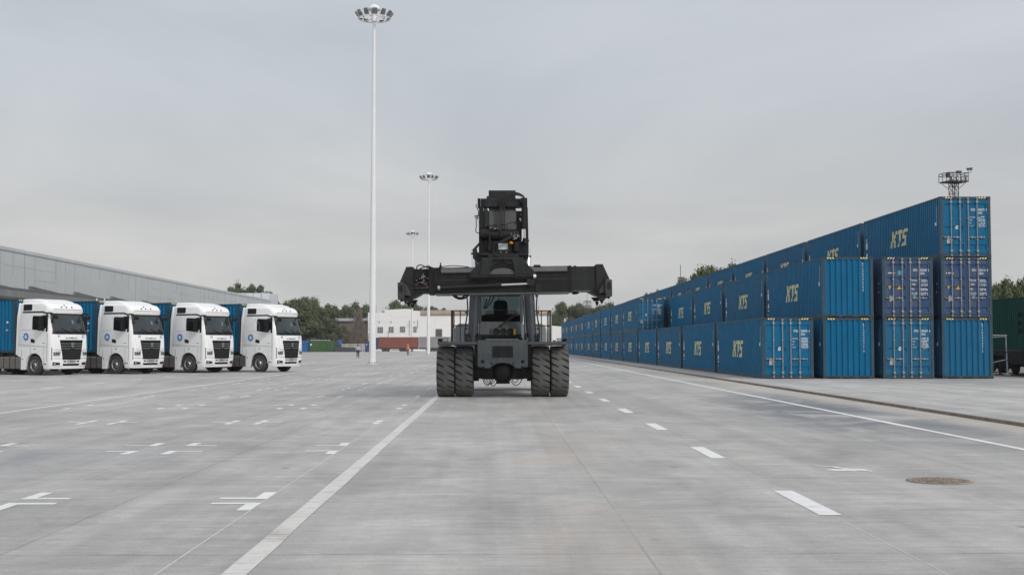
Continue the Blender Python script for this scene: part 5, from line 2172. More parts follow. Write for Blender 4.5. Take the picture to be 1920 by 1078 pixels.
        P = f_([(0.13 * math.sin(t * 0.3927), 0.13 * math.cos(t * 0.3927)) for t in range(16)], 0.003)
        dr.poly(P[::-1] if s < 0 else P, 1)
        P = f_(star(0.10, 0.05), 0.006)
        dr.poly(P[::-1] if s < 0 else P, 2)
        dr.build("door_emblem", [M['emb'], M['emb2'], M['white']], cab)
        # small grey model strip on the door
        dr = MB()
        spoly(dr, [(0.62, 1.68), (0.82, 1.68), (0.82, 1.705), (0.62, 1.705)], s, 0.004)
        spoly(dr, [(0.0, 1.36), (0.08, 1.36), (0.08, 1.41), (0.0, 1.41)], s, 0.010, 1)
        spoly(dr, [(-0.92, 0.82), (-0.86, 0.82), (-0.86, 0.88), (-0.92, 0.88)], s, 0.010, 1)
        dr.build("side_marker", [M['seam'], M['red']], cab)
        # entry step box
        dr = MB()
        spoly(dr, [(0.62, 0.55), (0.98, 0.55), (0.98, 0.86), (0.66, 0.86)], s, -0.001, th=0.05)
        spoly(dr, [(0.68, 0.58), (0.96, 0.58), (0.96, 0.62), (0.68, 0.62)], s, 0.004, 1)
        dr.build("step", [M['cabw'], M['seam']], cab)
        # mirrors
        dr = MB()
        y0 = s * 1.28
        y1 = s * 1.52
        dr.box(0.66, 0.82, min(s * 1.34, s * 1.60), max(s * 1.34, s * 1.60), 2.34, 3.06)
        dr.bar((0.78, s * 1.20, 3.14), (0.78, s * 1.46, 3.10), 0.08)
        dr.bar((0.74, s * 1.22, 2.36), (0.74, s * 1.40, 2.40), 0.06)
        dr.build("mirror", [M['plast']], cab, bevel=0.05)
        dr = MB()
        dr.tube([(0.92, s * 1.20, 3.28), (1.26, s * 1.24, 3.27), (1.40, s * 1.16, 3.20), (1.40, s * 1.10, 3.10)], 0.045, 6)
        dr.box(1.33, 1.46, min(s * 0.96, s * 1.24), max(s * 0.96, s * 1.24), 2.97, 3.14)
        dr.build("front_mirror", [M['plast']], cab, bevel=0.03)
    # chassis
    mb = MB()
    for s in (-1, 1):
        a, b_ = sorted((s * 0.38, s * 0.46))
        mb.box(-5.0, 1.0, a, b_, 0.72, 1.0)
    for x in (-4.8, -3.2, -2.0, -0.8, 0.6):
        mb.box(x - 0.06, x + 0.06, -0.38, 0.38, 0.74, 0.98)
    mb.cyl((-3.75, -0.95, 0.51), (-3.75, 0.95, 0.51), 0.09, n=12)
    mb.cyl((0, -0.95, 0.51), (0, 0.95, 0.51), 0.07, n=12)
    mb.box(-3.95, -3.55, -0.22, 0.22, 0.30, 0.72)
    mb.box(-4.3, -3.2, -0.45, 0.45, 1.001, 1.14)
    mb.box(-2.6, -1.35, -1.05, 1.05, 0.985, 1.05)
    mb.build("chassis", [M['darksteel']], root)
    # tanks
    for s in (-1, 1):
        mb = MB()
        a, b_ = sorted((s * 0.60, s * 1.20))
        p = []
        for (cx_, cz_, a0) in ((b_ - 0.1, 0.87, 0), (a + 0.1, 0.87, 90), (a + 0.1, 0.41, 180), (b_ - 0.1, 0.41, 270)):
            p += [(cx_ + 0.1 * math.cos(R(a0 + 22.5 * i)), cz_ + 0.1 * math.sin(R(a0 + 22.5 * i))) for i in range(5)]
        mb.prism(p, 'x', -2.75, -1.10)
        p2 = [((u - (a + b_) / 2) * 1.02 + (a + b_) / 2, (v - 0.64) * 1.025 + 0.64) for u, v in p]
        for x in (-2.42, -1.95, -1.5):
            mb.prism(p2, 'x', x - 0.025, x + 0.025, 1)
        mb.build("fuel_tank", [M['alu'], M['darksteel']], root)
        mb = MB()
        a, b_ = sorted((s * 0.70, s * 1.22))
        P = [(0.66 * math.cos(t) - 3.75, 0.50 + 0.66 * math.sin(t)) for t in [R(10 + 160 * i / 12) for i in range(13)]]
        Q = [(0.62 * math.cos(t) - 3.75, 0.50 + 0.62 * math.sin(t)) for t in [R(10 + 160 * i / 12) for i in range(13)]]
        mb.prism(P + Q[::-1], 'y', a, b_)
        mb.build("mudguard", [M['plast']], root)
    # wheels
    for (x, y, k) in ((0, -1.06, 1), (0, 1.06, -1), (-3.75, -1.07, 1), (-3.75, -0.73, 1), (-3.75, 1.07, -1), (-3.75, 0.73, -1)):
        w = empty("wheel", (x, y, 0.51), 0 if k > 0 else math.pi); w.parent = root
        put("tyre", TT, w); put("rim", TRIM, w)
    # air lines behind the cab
    mb = MB()
    for y in (-0.25, -0.1, 0.1):
        P = [(-1.30, y, 1.7), (-1.50, y, 1.45), (-1.65, y * 1.5, 1.25), (-1.80, y * 2, 1.35), (-1.95, y * 2, 1.6)]
        mb.tube(P, 0.022, 6)
    mb.build("air_line", [M['black']], root)
    return root


def make_trailer():
    """container semi-trailer, nose at x = 0, running to -x"""
    root = empty("container_trailer")
    mb = MB()
    for s in (-1, 1):
        a, b_ = sorted((s * 0.42, s * 0.56))
        mb.prism([(0.0, 1.06), (0.0, 1.215), (-12.2, 1.215), (-12.2, 0.80), (-3.6, 0.80), (-3.0, 1.06)], 'y', a, b_)
    for x in (-0.06, -1.2, -2.8, -4.2, -6.0, -8.0, -10.0, -12.1):
        mb.box(x - 0.07, x + 0.07, -1.20, 1.20, 1.06, 1.205)
    tr = mb.build("frame", [M['darksteel']], root)
    mb = MB()
    mb.box(-0.45, -0.08, -1.20, 1.20, 0.98, 1.05)
    for s in (-1, 1):
        a, b_ = sorted((s * 0.70, s * 0.95))
        mb.box(-1.0, -0.5, a, b_, 1.0, 1.19)
    mb.build("front_bolster", [M['greenp']], root)
    for s in (-1, 1):
        mb = MB()
        a, b_ = sorted((s * 0.62, s * 0.78))
        mb.box(-3.1, -2.94, a, b_, 0.25, 1.05)
        mb.box(-3.2, -2.84, a - 0.04, b_ + 0.04, 0.18, 0.25)
        mb.build("landing_leg", [M['darksteel']], root)
        mb = MB()
        a, b_ = sorted((s * 1.10, s * 1.14))
        for z in (0.55, 0.80):
            mb.box(-8.0, -4.2, a, b_, z, z + 0.12)
        mb.build("side_guard", [M['galv']], root)
    for x in (-8.9, -10.2, -11.5):
        mb = MB()
        mb.cyl((x, -0.95, 0.51), (x, 0.95, 0.51), 0.08, n=10)
        mb.box(x - 0.1, x + 0.1, -0.5, 0.5, 0.55, 0.85)
        mb.build("axle", [M['darksteel']], root)
        for (y, k) in ((-1.03, 1), (1.03, -1)):
            w = empty("wheel", (x, y, 0.51), 0 if k > 0 else math.pi); w.parent = root
            put("tyre", TT, w); put("rim", TRIM, w)
    return root


TH = 60.5
TS = 1.045
RZ = R(-(90 - TH))
fwd = Vector((math.sin(R(TH)), -math.cos(R(TH)), 0))
lft = Vector((-fwd.y, fwd.x, 0))
truck0 = make_truck()
trail0 = make_trailer()
box0 = make_container("KTSU 040118 3", seed=21, side='plain')
names = ["first truck of the line, nearest to the camera at the left frame edge", "truck second from the left in the parked row", "truck third from the left, between two others", "truck at the right end of the parked row, its front fully clear"]
tnum = ["01", "02", "03", "04"]
ORDT = ["leftmost", "second from left", "third from left", "rightmost"]
spots = []
for px, py in ((68.5, 703.2), (220.5, 701.0), (356.5, 698.8), (489, 697.4)):
    g = on_ground(px, py)
    spots.append(g)
trucks = []
for i, g in enumerate(spots):
    # the measured point is the foot of the right front wheel
    base = g + lft * 1.06 * TS
    t = truck0 if i == 0 else copy_tree(truck0)
    t.location = base
    t.rotation_euler = (0, 0, RZ)
    t.scale = (TS, TS, TS)
    tag(t, "white %s, number %s beside its grille" % (["truck nearest the camera at the left edge", "truck second in the parked row", "truck third in the parked row", "truck at the right end of the row"][i], tnum[i]), "truck", "white trucks parked in a row")
    trucks.append(t)
    tr = trail0 if i == 0 else copy_tree(trail0)
    tr.location = base - fwd * 1.60
    tr.rotation_euler = (0, 0, RZ)
    tag(tr, "dark container trailer coupled behind white truck number %s" % tnum[i], "trailer", "trailers behind the white trucks")
    bx = box0 if i == 0 else copy_tree(box0, tint=[-0.3, 0.2, 0.0, 0.4][i])
    bx.location = base - fwd * (1.62 + CL * TS) + Vector((0, 0, 1.217))
    bx.rotation_euler = (0, 0, math.atan2(fwd.y, fwd.x) - math.pi / 2)
    bx.scale = (TS, TS, TS)
    tag(bx, "blue container riding on the trailer of white truck number %s" % tnum[i], "container", "containers on truck trailers")
for i, t in enumerate(trucks):
    cabo = [c for c in t.children if c.name.startswith("cab")][0]
    mb = MB()
    for q in text_polys(tnum[i], 0.13, 0.012, 0.95, 'CENTER'):
        mb.poly([(fx(-0.80 + u, 2.0 + v) + 0.006, -0.80 + u, 2.0 + v) for u, v in q])
    for q in text_polys("KTS", 0.11, 0.02, 0.95, 'CENTER', 0.3):
        mb.poly([(fx(0.86 + u, 2.0 + v) + 0.006, 0.86 + u, 2.02 + v) for u, v in q])
    for q in (rect(0.70, 1.02, 1.97, 1.995),):
        mb.poly([(fx(u, v) + 0.006, u, v) for u, v in q])
    mb.build("fleet_number", [M['emb']], cabo)

# ------------------------------------------------------------------ high mast lights
M['mast'] = paint("white_mast_paint", (0.80, 0.81, 0.82), 0.4, var=0.05, scale=0.6, dirt=(0.5, 0.49, 0.47), dirt_amt=0.2)
M['flood'] = paint("floodlight_grey", (0.20, 0.205, 0.21), 0.5, var=0.15)


def make_mast(hgt=32.1, nf=12, seed=0):
    r = random.Random(seed)
    root = empty("high_mast_light")
    mb = MB()
    n = 16
    secs = [(0.0, 0.30), (8.0, 0.262), (8.001, 0.270), (16.0, 0.212), (16.001, 0.220), (24.0, 0.160), (24.001, 0.167), (hgt - 0.9, 0.125)]
    mb.lathe([(0.0, 0.0)] + [(b_, a) for a, b_ in secs] + [(0.0, hgt - 0.9)], (0, 0, 0), 'z', n, 0, False)
    pole = mb.build("pole", [M['mast']], root)
    mb = MB()
    mb.lathe([(0.30, 0.0), (0.48, 0.0), (0.48, 0.05), (0.30, 0.05)], (0, 0, 0), 'z', 24, 0, False)
    for i in range(12):
        a = 2 * math.pi * (i + 0.5) / 12
        c_, s_ = math.cos(a), math.sin(a)
        mb.bar((c_ * 0.29, s_ * 0.29, 0.17), (c_ * 0.46, s_ * 0.46, 0.05), 0.02, 0.02)
        mb.poly([(c_ * 0.29, s_ * 0.29, 0.05), (c_ * 0.47, s_ * 0.47, 0.05), (c_ * 0.30, s_ * 0.30, 0.30)])
        mb.poly([(c_ * 0.30, s_ * 0.30, 0.30), (c_ * 0.47, s_ * 0.47, 0.05), (c_ * 0.29, s_ * 0.29, 0.05)])
        a += math.pi / 12
        mb.cyl((math.cos(a) * 0.41, math.sin(a) * 0.41, 0.05), (math.cos(a) * 0.41, math.sin(a) * 0.41, 0.15), 0.022, n=8, mi=1)
    mb.build("base_flange", [M['mast'], M['darksteel']], root)
    mb = MB()
    mb.prism([(-0.10, 0.75), (-0.06, 0.68), (0.06, 0.68), (0.10, 0.75), (0.10, 1.75), (0.06, 1.82), (-0.06, 1.82), (-0.10, 1.75)], 'y', -0.315, -0.20)
    mb.build("hatch_door", [M['mast']], root)
    head = empty("head_frame", (0, 0, hgt - 1.3)); head.parent = root
    mb = MB()
    Rr = 1.42
    mb.tube([(Rr * math.cos(2 * math.pi * i / 40), Rr * math.sin(2 * math.pi * i / 40), 0) for i in range(40)], 0.045, 6, 0, True)
    for i in range(6):
        a = 2 * math.pi * i / 6 + 0.3
        mb.bar((0.16 * math.cos(a), 0.16 * math.sin(a), 0.0), (Rr * math.cos(a), Rr * math.sin(a), 0.0), 0.05)
    mb.cyl((0, 0, -0.28), (0, 0, 0.28), 0.24, n=16)
    mb.cyl((0, 0, 0.28), (0, 0, 0.60), 0.27, n=16, mi=1)
    mb.build("ring", [M['mast'], M['flood']], head)
    mb = MB()
    mb.lathe([(0.0, 1.28), (0.20, 1.25), (0.40, 1.12), (0.52, 0.95), (0.60, 0.76), (0.56, 0.76), (0.0, 0.86)], (0, 0, 0), 'z', 28)
    mb.cyl((0, 0, 0.58), (0, 0, 0.80), 0.18, n=12, mi=1)
    mb.cyl((0, 0, 1.27), (0, 0, 1.75), 0.012, n=5)
    mb.build("dome", [M['mast'], M['flood']], head)
    for i in range(nf):
        a = 2 * math.pi * i / nf + 0.13
        f = empty("floodlight", (Rr * math.cos(a), Rr * math.sin(a), 0.05), a)
        f.parent = head
        mb = MB()
        mb.M = Matrix.Translation((0.10, 0, 0.24)) @ Matrix.Rotation(R(38), 4, 'Y')
        mb.box(-0.09, 0.0, -0.18, 0.18, -0.30, 0.30)
        mb.box(0.0, 0.05, -0.14, 0.14, -0.25, 0.25)
        for k in range(6):
            mb.box(-0.14, -0.09, -0.16 + k * 0.06, -0.14 + k * 0.06, -0.28, 0.28)
        mb.box(-0.02, 0.02, -0.21, -0.19, -0.30, 0.10)
        mb.box(-0.02, 0.02, 0.19, 0.21, -0.30, 0.10)
        mb.M = None
        mb.build("housing", [M['flood']], f)
        mb = MB()
        mb.M = Matrix.Translation((0.10, 0, 0.24)) @ Matrix.Rotation(R(38), 4, 'Y')
        mb.box(-0.145, -0.141, -0.16, 0.16, -0.28, 0.28)
        mb.M = None
        mb.build("lens", [M['lens']], f)
    return root


mast0 = make_mast()
for i, (px, py, lb) in enumerate(((698.3, 682.3, "tall white floodlight mast nearest the camera, its crown near the top of the sky"),
                                  (803.2, 664.8, "white floodlight mast beside the left end of the spreader, second in height"),
                                  (772.6, 658.8, "farthest and smallest white floodlight mast, standing before the red trailer"))):
    g = on_ground(px, py)
    o = mast0 if i == 0 else copy_tree(mast0)
    o.location = g
    o.rotation_euler = (0, 0, (0.0, 0.35, 0.8)[i])
    tag(o, lb, "floodlight mast", "white high mast lights")

# ------------------------------------------------------------------ warehouse on the left
M['panelwall'] = paint("grey_wall_panels", (0.50, 0.52, 0.53), 0.5, var=0.05, scale=0.25, dirt=(0.33, 0.34, 0.34), dirt_amt=0.3)
M['panelgap'] = paint("panel_joint", (0.27, 0.28, 0.29), 0.6)
M['canopyroof'] = paint("canopy_steel", (0.12, 0.125, 0.13), 0.55, var=0.2)
M['fascia'] = paint("canopy_fascia", (0.17, 0.175, 0.18), 0.5, var=0.12, scale=0.6)
M['shade'] = paint("shaded_lower_wall", (0.15, 0.125, 0.10), 0.8, var=0.25, scale=0.3)  # shade under the canopy is put into this wall colour
WX = -48.0
WY0, WY1, WH = 60.0, at_depth(507, 600, 100).y, 11.25
k_ = ray(507, 600)
WY1 = WX / (k_.x / k_.y)
wh = empty("warehouse", (WX, 0, 0))
tag(wh, "long grey panelled warehouse with a steel canopy behind the white trucks", "warehouse")
mb = MB()
mb.box(-42, 0, WY0, WY1, 6.2, WH)
mb.build("upper_wall", [M['panelwall']], wh)
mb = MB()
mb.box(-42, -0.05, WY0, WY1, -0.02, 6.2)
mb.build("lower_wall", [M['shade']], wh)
mb = MB()
pr = random.Random(6)
y = WY0
while y < WY1:
    if pr.random() < 0.75:
        if len(mb.v):
            mb.build("panel_joint", [M['panelgap']], wh)
            mb = MB()
        zl = 6.2 if pr.random() < 0.5 else WH - pr.choice((1.6, 2.6, 3.6))
        mb.box(0.0, 0.012, y, y + (0.10 if pr.random() < 0.3 else 0.05), zl, WH - 0.35)
    y += pr.choice((2.9, 3.1, 6.0, 3.0))
for z in (7.3, 8.4, 9.5):
    yy = WY0
    while yy < WY1:
        L = pr.uniform(6, 18)
        if pr.random() < 0.55:
            mb.build("panel_joint", [M['panelgap']], wh)
            mb = MB()
            mb.box(0.0, 0.010, yy, min(yy + L, WY1), z, z + 0.03)
        yy += L + pr.uniform(1, 8)
mb.build("panel_joint", [M['panelgap']], wh)
mb = MB()
mb.box(-42.1, 0.10, WY0 - 0.1, WY1 + 0.1, WH - 0.32, WH + 0.02)
mb.build("parapet_cap", [M['panelwall']], wh)
cn = empty("canopy", (0, 0, 0)); cn.parent = wh
mb = MB()
CE = WY1 - 4
mb.prism([(0.02, 6.75), (6.0, 6.55), (6.0, 6.43), (0.02, 6.63)], 'y', WY0, CE)
y = WY0
while y < CE:
    mb.box(5.7, 6.06, y, y + 0.22, 6.56, 6.66)
    y += 0.62
mb.build("roof_sheet", [M['canopyroof']], cn)
mb = MB()
mb.box(5.88, 6.0, WY0, CE, 5.85, 6.42)
y = WY0
while y < CE:
    mb.box(6.0, 6.01, y, y + 0.06, 5.86, 6.41, 1)
    y += 6.1
mb.build("fascia", [M['fascia'], M['panelgap']], cn)
for i, y in enumerate([103 + 12.2 * k for k in range(10)]):
    mb = MB()
    mb.prism([(y, 6.70), (y + 0.2, 7.15), (y + 0.5, 7.15), (y + 9.5, 6.75)], 'x', 4.4, 4.6)
    mb.build("drain_spout", [M['canopyroof']], cn)
    mb = MB()
    mb.bar((5.6, y, 0), (5.6, y, 5.9), 0.30)
    mb.build("post", [M['fascia']], cn)
# white office block standing past the end of the warehouse
M['whitewall'] = paint("white_block_wall", (0.62, 0.66, 0.70), 0.5, var=0.04, scale=0.2)
p = at_depth(478, 560, 300)
mb = MB()
x0, x1 = at_depth(430, 560, 300).x, at_depth(505, 560, 300).x
zt = at_depth(480, 549.5, 300).z
mb.box(x0, x1, 300, 312, 0, zt)
for k in range(1, 5):
    xx = x0 + (x1 - x0) * k / 5
    mb.box(xx - 0.06, xx + 0.06, 299.95, 300, 6, zt - 0.1, 1)
o = mb.build("office_block", [M['whitewall'], M['panelgap']])
tag(o, "pale white panelled block rising past the far end of the grey warehouse", "building")
# white frame seen over the trailers between the first two trucks
g = at_depth(204, 566, 92)
mb = MB()
xa, xb = at_depth(181, 566, 92).x, at_depth(204, 566, 92).x
for px_ in (181.5, 196):
    xx = at_depth(px_, 566, 92).x
    mb.bar((xx, 92, 0), (xx, 92, at_depth(200, 559.5, 92).z), 0.07)
mb.box(xa, xb, 91.97, 92.03, at_depth(200, 568.5, 92).z, at_depth(200, 564, 92).z)
o = mb.build("sign_frame", [M['mast']])
tag(o, "white board on two posts under the warehouse canopy above the second container", "sign")

# ------------------------------------------------------------------ white brick building at the far end
m, nt, b = nmat("whitewashed_brick")
tc = node(nt, "ShaderNodeTexCoord").outputs["Object"]
br = node(nt, "ShaderNodeTexBrick")
br.inputs["Color1"].default_value = (0.86, 0.86, 0.85, 1)
br.inputs["Color2"].default_value = (0.80, 0.80, 0.79, 1)
br.inputs["Mortar"].default_value = (0.70, 0.70, 0.69, 1)
br.inputs["Scale"].default_value = 1.6
link(nt, mapping(nt, tc, (1, 1, 1), (0, 0, 0), (R(90), 0, 0)), br.inputs["Vector"])
n_ = noise(nt, tc, 0.5, 6, 0.7)
c_ = mixc(nt, ramp(nt, n_, 0.58, 0.75, (0, 0, 0, 1), (0.5, 0.5, 0.5, 1)), br.outputs["Color"], (0.40, 0.36, 0.33))
n2 = noise(nt, mapping(nt, tc, (0.15, 0.15, 0.9)), 1.0, 5, 0.6)
c_ = mixc(nt, ramp(nt, n2, 0.55, 0.8, (0, 0, 0, 1), (0.35, 0.35, 0.35, 1)), c_, (0.52, 0.51, 0.50))
link(nt, c_, b.inputs["Base Color"])
b.inputs["Roughness"].default_value = 0.85
M['wbrick'] = m
M['roofbrown'] = paint("brown_roof_edge", (0.42, 0.33, 0.25), 0.8, var=0.12, scale=0.3)
M['oldwin'] = paint("dusty_window", (0.10, 0.11, 0.12), 0.3, var=0.4, scale=1.5)
M['winframe'] = paint("window_frame", (0.55, 0.55, 0.54), 0.6, var=0.1)
M['grate'] = paint("brown_grate", (0.16, 0.13, 0.11), 0.7, var=0.3, scale=2)
BY = 345.0
bx0 = at_depth(700, 600, BY)


def bx(px):
    return at_depth(px, 600, BY).x


def bz_(py):
    return at_depth(850, py, BY).z


bld = empty("brick_building", (0, BY, 0))
tag(bld, "whitewashed brick building with small windows behind the crane", "building")
mb = MB()
prof = [(bx(690), 0), (bx(690), bz_(586)), (bx(721), bz_(586)), (bx(721), bz_(581)), (bx(747), bz_(579.6)), (bx(767), bz_(579)), (bx(767), bz_(582)), (bx(789), bz_(583)), (bx(789), bz_(590)), (bx(1034), bz_(590)), (bx(1034), 0)]
mb.prism(prof, 'y', 0, 22)
wl = mb.build("wall", [M['wbrick']], bld)
mb = MB()
mb.box(bx(789), bx(1034.5), -0.25, 22.3, bz_(590), bz_(581.5))
mb.box(bx(789), bx(1034.5), -0.35, -0.25, bz_(590.5), bz_(589.2), 1)
mb.build("roof_edge", [M['roofbrown'], M['grate']], bld)
mb = MB()
mb.prism([(bx(1034), 0), (bx(1034), bz_(611)), (bx(1070), bz_(614)), (bx(1070), 0)], 'y', -4, 14)
mb.build("side_wing", [M['wbrick']], bld)
for (a, b_, c_, e) in ((708.5, 718, 613.5, 623.5), (729.5, 738, 613, 623), (750.5, 759.5, 612.5, 622.5), (775, 781, 612.5, 622.5), (817, 829, 617, 631)):
    mb = MB()
    big = b_ - a > 11
    mb.box(bx(a - 0.6), bx(b_ + 0.6), -0.10, 0.02, bz_(e + 0.8), bz_(c_ - 0.8))
    w_ = mb.build("window", [M['winframe']], bld)
    mb = MB()
    mb.box(bx(a), bx(b_), -0.14, -0.105, bz_(e), bz_(c_), 0)
    nb = 3 if not big else 6
    for k in range(1, nb):
        xx = bx(a) + (bx(b_) - bx(a)) * k / nb
        mb.box(xx - 0.04, xx + 0.04, -0.18, -0.142, bz_(e), bz_(c_), 1)
    for k in range(1, 3):
        zz = bz_(e) + (bz_(c_) - bz_(e)) * k / 3
        mb.box(bx(a), bx(b_), -0.165, -0.142, zz - 0.04, zz + 0.04, 1)
    mb.build("pane", [M['grate'] if big else M['oldwin'], M['winframe'] if not big else M['stk']], w_)
for px in (711.5, 733.3, 776.5):
    mb = MB()
    mb.box(bx(px - 0.6), bx(px + 0.6), -0.3, -0.001, bz_(604.5), bz_(602.8))
    mb.build("wall_lamp", [M['darksteel']], bld)
for px, a, b_ in ((767.5, 600, 630), (783, 600, 616), (728, 622, 632), (705, 572, 586)):
    mb = MB()
    mb.cyl((bx(px), -0.1, bz_(b_)), (bx(px), -0.1, bz_(a)), 0.05, n=6)
    mb.build("downpipe", [M['darksteel']], bld)
mb = MB()
mb.box(bx(1010), bx(1012.5), 6, 6.4, bz_(584), bz_(572))
mb.cyl((bx(1007), 6, bz_(583)), (bx(1007), 6, bz_(568)), 0.12, n=8)
mb.build("chimney", [M['roofbrown']], bld)

# ------------------------------------------------------------------ long low shed
SHY = 352.0
M['shedroof'] = paint("shed_roof_sheet", (0.24, 0.26, 0.28), 0.6, var=0.1, scale=0.2)
M['shedwall'] = paint("shed_brick", (0.17, 0.13, 0.105), 0.9, var=0.25, scale=0.4)
M['bluetarp'] = paint("blue_tarpaulin", (0.012, 0.13, 0.33), 0.5, var=0.2, scale=0.8, bump=0.5)
M['greentarp'] = paint("green_sheeting", (0.038, 0.095, 0.025), 0.7, var=0.2, scale=0.8)
M['darktarp'] = paint("dark_netting", (0.055, 0.06, 0.068), 0.8, var=0.3, scale=0.8, bump=0.4)
M['beigefence'] = paint("beige_fence_sheet", (0.36, 0.345, 0.31), 0.7, var=0.1, scale=0.6)


def zone(Y):
    return (lambda px: at_depth(px, 620, Y).x), (lambda py: at_depth(640, py, Y).z)


X_, Z_ = zone(SHY)
sh_ = empty("long_shed", (0, SHY, 0))
tag(sh_, "long low shed with a grey sheet roof behind the dead bush", "shed")
mb = MB()
mb.box(X_(585), X_(700), 0, 12, 0, Z_(602))
mb.build("wall", [M['shedwall']], sh_)
mb = MB()
mb.prism([(-0.8, Z_(602.5)), (-0.8, Z_(601)), (6, Z_(595.8)), (12.8, Z_(601)), (12.8, Z_(602.5))], 'x', X_(594), X_(706))
mb.build("roof", [M['shedroof']], sh_)

# ------------------------------------------------------------------ site fence, tarps and cabins in front of the shed
FY = 300.0
X_, Z_ = zone(FY)
mb = MB()
n = 13
pr_ = []
for i in range(n):
    t = i / (n - 1)
    pr_.append((X_(564 + 46 * t), Z_(641 - 9.0 * math.sin(math.pi * min(1, t * 1.05 + 0.1)) ** 0.6)))
mb.prism([(X_(564), 0)] + pr_ + [(X_(610), 0)], 'y', 8, 14)
o = mb.build("covered_heap", [M['darktarp']], loc=(0, FY, 0))
tag(o, "grey netting heap with a rounded top behind the green sheeted box", "covered heap")
mb = MB()
mb.box(X_(552), X_(581.5), 0, 2.5, 0, Z_(638.5))
for k in range(9):
    xx = X_(552) + k * 0.45
    mb.bar((xx, -0.03, 0.1), (xx + 0.15, -0.03, Z_(640)), 0.12, 0.05)
o = mb.build("tarp_stack", [M['bluetarp']], loc=(0, FY, 0))
tag(o, "stack under bright blue tarpaulin beside the front of the last truck", "covered stack")
gb = empty("green_shelter", (0, FY - 1, 0))
tag(gb, "green sheeted box shelter with a row of white tags along its top", "shelter")
mb = MB()
mb.box(X_(582.5), X_(627.8), 0, 3, 0, Z_(637.5))
for k in range(24):
    xx = X_(582.5) + (X_(627.8) - X_(582.5)) * (k + 0.5) / 24
    mb.box(xx - 0.02, xx + 0.02, -0.03, 0.0, 0.05, Z_(638))
mb.build("sheeting", [M['greentarp']], gb)
mb = MB()
for k in range(14):
    xx = X_(585) + (X_(619) - X_(585)) * k / 13
    mb.box(xx, xx + 0.16, -0.08, -0.032, Z_(638.3), Z_(637.2))
mb.box(X_(583), X_(586), -0.08, -0.032, Z_(647.5), Z_(644.5))
mb.build("tag", [M['mast']], gb)
for px in (602, 616):
    mb = MB()
    mb.bar((X_(px), -0.05, 0), (X_(px), -0.05, Z_(637.5)), 0.06)
    mb.build("seam_bar", [M['greenp']], gb)
mb = MB()
mb.box(X_(628.5), X_(641), 0, 0.15, 0, Z_(638))
o = mb.build("net_fence", [M['darktarp']], loc=(0, FY, 0))
tag(o, "dark grey netting fence right of the green shelter", "fence")
mb = MB()
mb.prism([(X_(633.5), Z_(637)), (X_(641), Z_(637)), (X_(640.6), Z_(647)), (X_(638.5), Z_(650)), (X_(637), Z_(645)), (X_(634), Z_(643))], 'y', -0.12, -0.02)
o = mb.build("hanging_tarp", [M['bluetarp']], loc=(0, FY, 0))
tag(o, "blue tarpaulin hung over the dark netting fence", "tarpaulin")
fn = empty("panel_fence", (0, FY, 0))
tag(fn, "beige sheet fence with pale frames left of the nearest mast foot", "fence")
for a, b_ in ((641.5, 649.5), (650.5, 663), (664.5, 679.5), (680.5, 684)):
    mb = MB()
    mb.box(X_(a), X_(b_), 0, 0.06, Z_(657), Z_(645.5))
    mb.build("panel", [M['beigefence']], fn)
    mb = MB()
    for u in (a, b_):
        mb.bar((X_(u), -0.05, 0), (X_(u), -0.05, Z_(644)), 0.10)
    mb.bar((X_(a), -0.05, Z_(645)), (X_(b_), -0.05, Z_(645)), 0.10)
    mb.build("frame", [M['winframe']], fn)
mb = MB()
tp = random.Random(8)
pts = [(X_(628.5), 0)] + [(X_(628.5 + i * 2.2), Z_(649.5 + i * 0.15 + tp.uniform(-0.6, 0.6))) for i in range(22)] + [(X_(676), 0)]
mb.prism(pts, 'y', -1.2, -0.3)
o = mb.build("tarp_cover", [M['darktarp']], loc=(0, FY, 0))
tag(o, "low dark tarpaulin laid along the foot of the beige fence", "tarpaulin")
mb = MB()
mb.box(X_(684.2), X_(692), 0, 3, 0, Z_(640))
mb.box(X_(687.0), X_(688.5), -0.03, -0.001, Z_(647), Z_(645), 1)
mb.box(X_(684.0), X_(692.2), -0.1, 3.1, Z_(640), Z_(639.4), 2)
o = mb.build("blue_cabin", [M['navy'], M['mast'], M['darksteel']], loc=(0, FY, 0))
tag(o, "small dark blue cabin just left of the nearest mast", "cabin")
lp = empty("globe_lamp", (X_(603), FY + 9, 0))
tag(lp, "thin post with a white globe lamp above the green shelter", "lamp post")
mb = MB(); mb.cyl((0, 0, 0), (0, 0, Z_(630)), 0.05, n=8); mb.build("post", [M['darksteel']], lp)
mb = MB(); mb.lathe([(0, -0.2), (0.14, -0.14), (0.2, 0), (0.14, 0.14), (0, 0.2)], (0, 0, Z_(629)), 'z', 14); mb.build("globe", [M['white']], lp)

# ------------------------------------------------------------------ red semi-trailer and grey box trailer in front of the white building
TY = 322.0
X_, Z_ = zone(TY)
M['redbox'] = paint("oxide_red_paint", (0.22, 0.060, 0.045), 0.6, var=0.12, scale=0.5, dirt=(0.20, 0.15, 0.13), dirt_amt=0.4)
M['greybox'] = paint("grey_box_paint", (0.26, 0.255, 0.25), 0.6, var=0.12, scale=0.5, dirt=(0.3, 0.28, 0.26), dirt_amt=0.4)
M['bluecab'] = paint("blue_cab_paint", (0.02, 0.06, 0.20), 0.4, var=0.1)


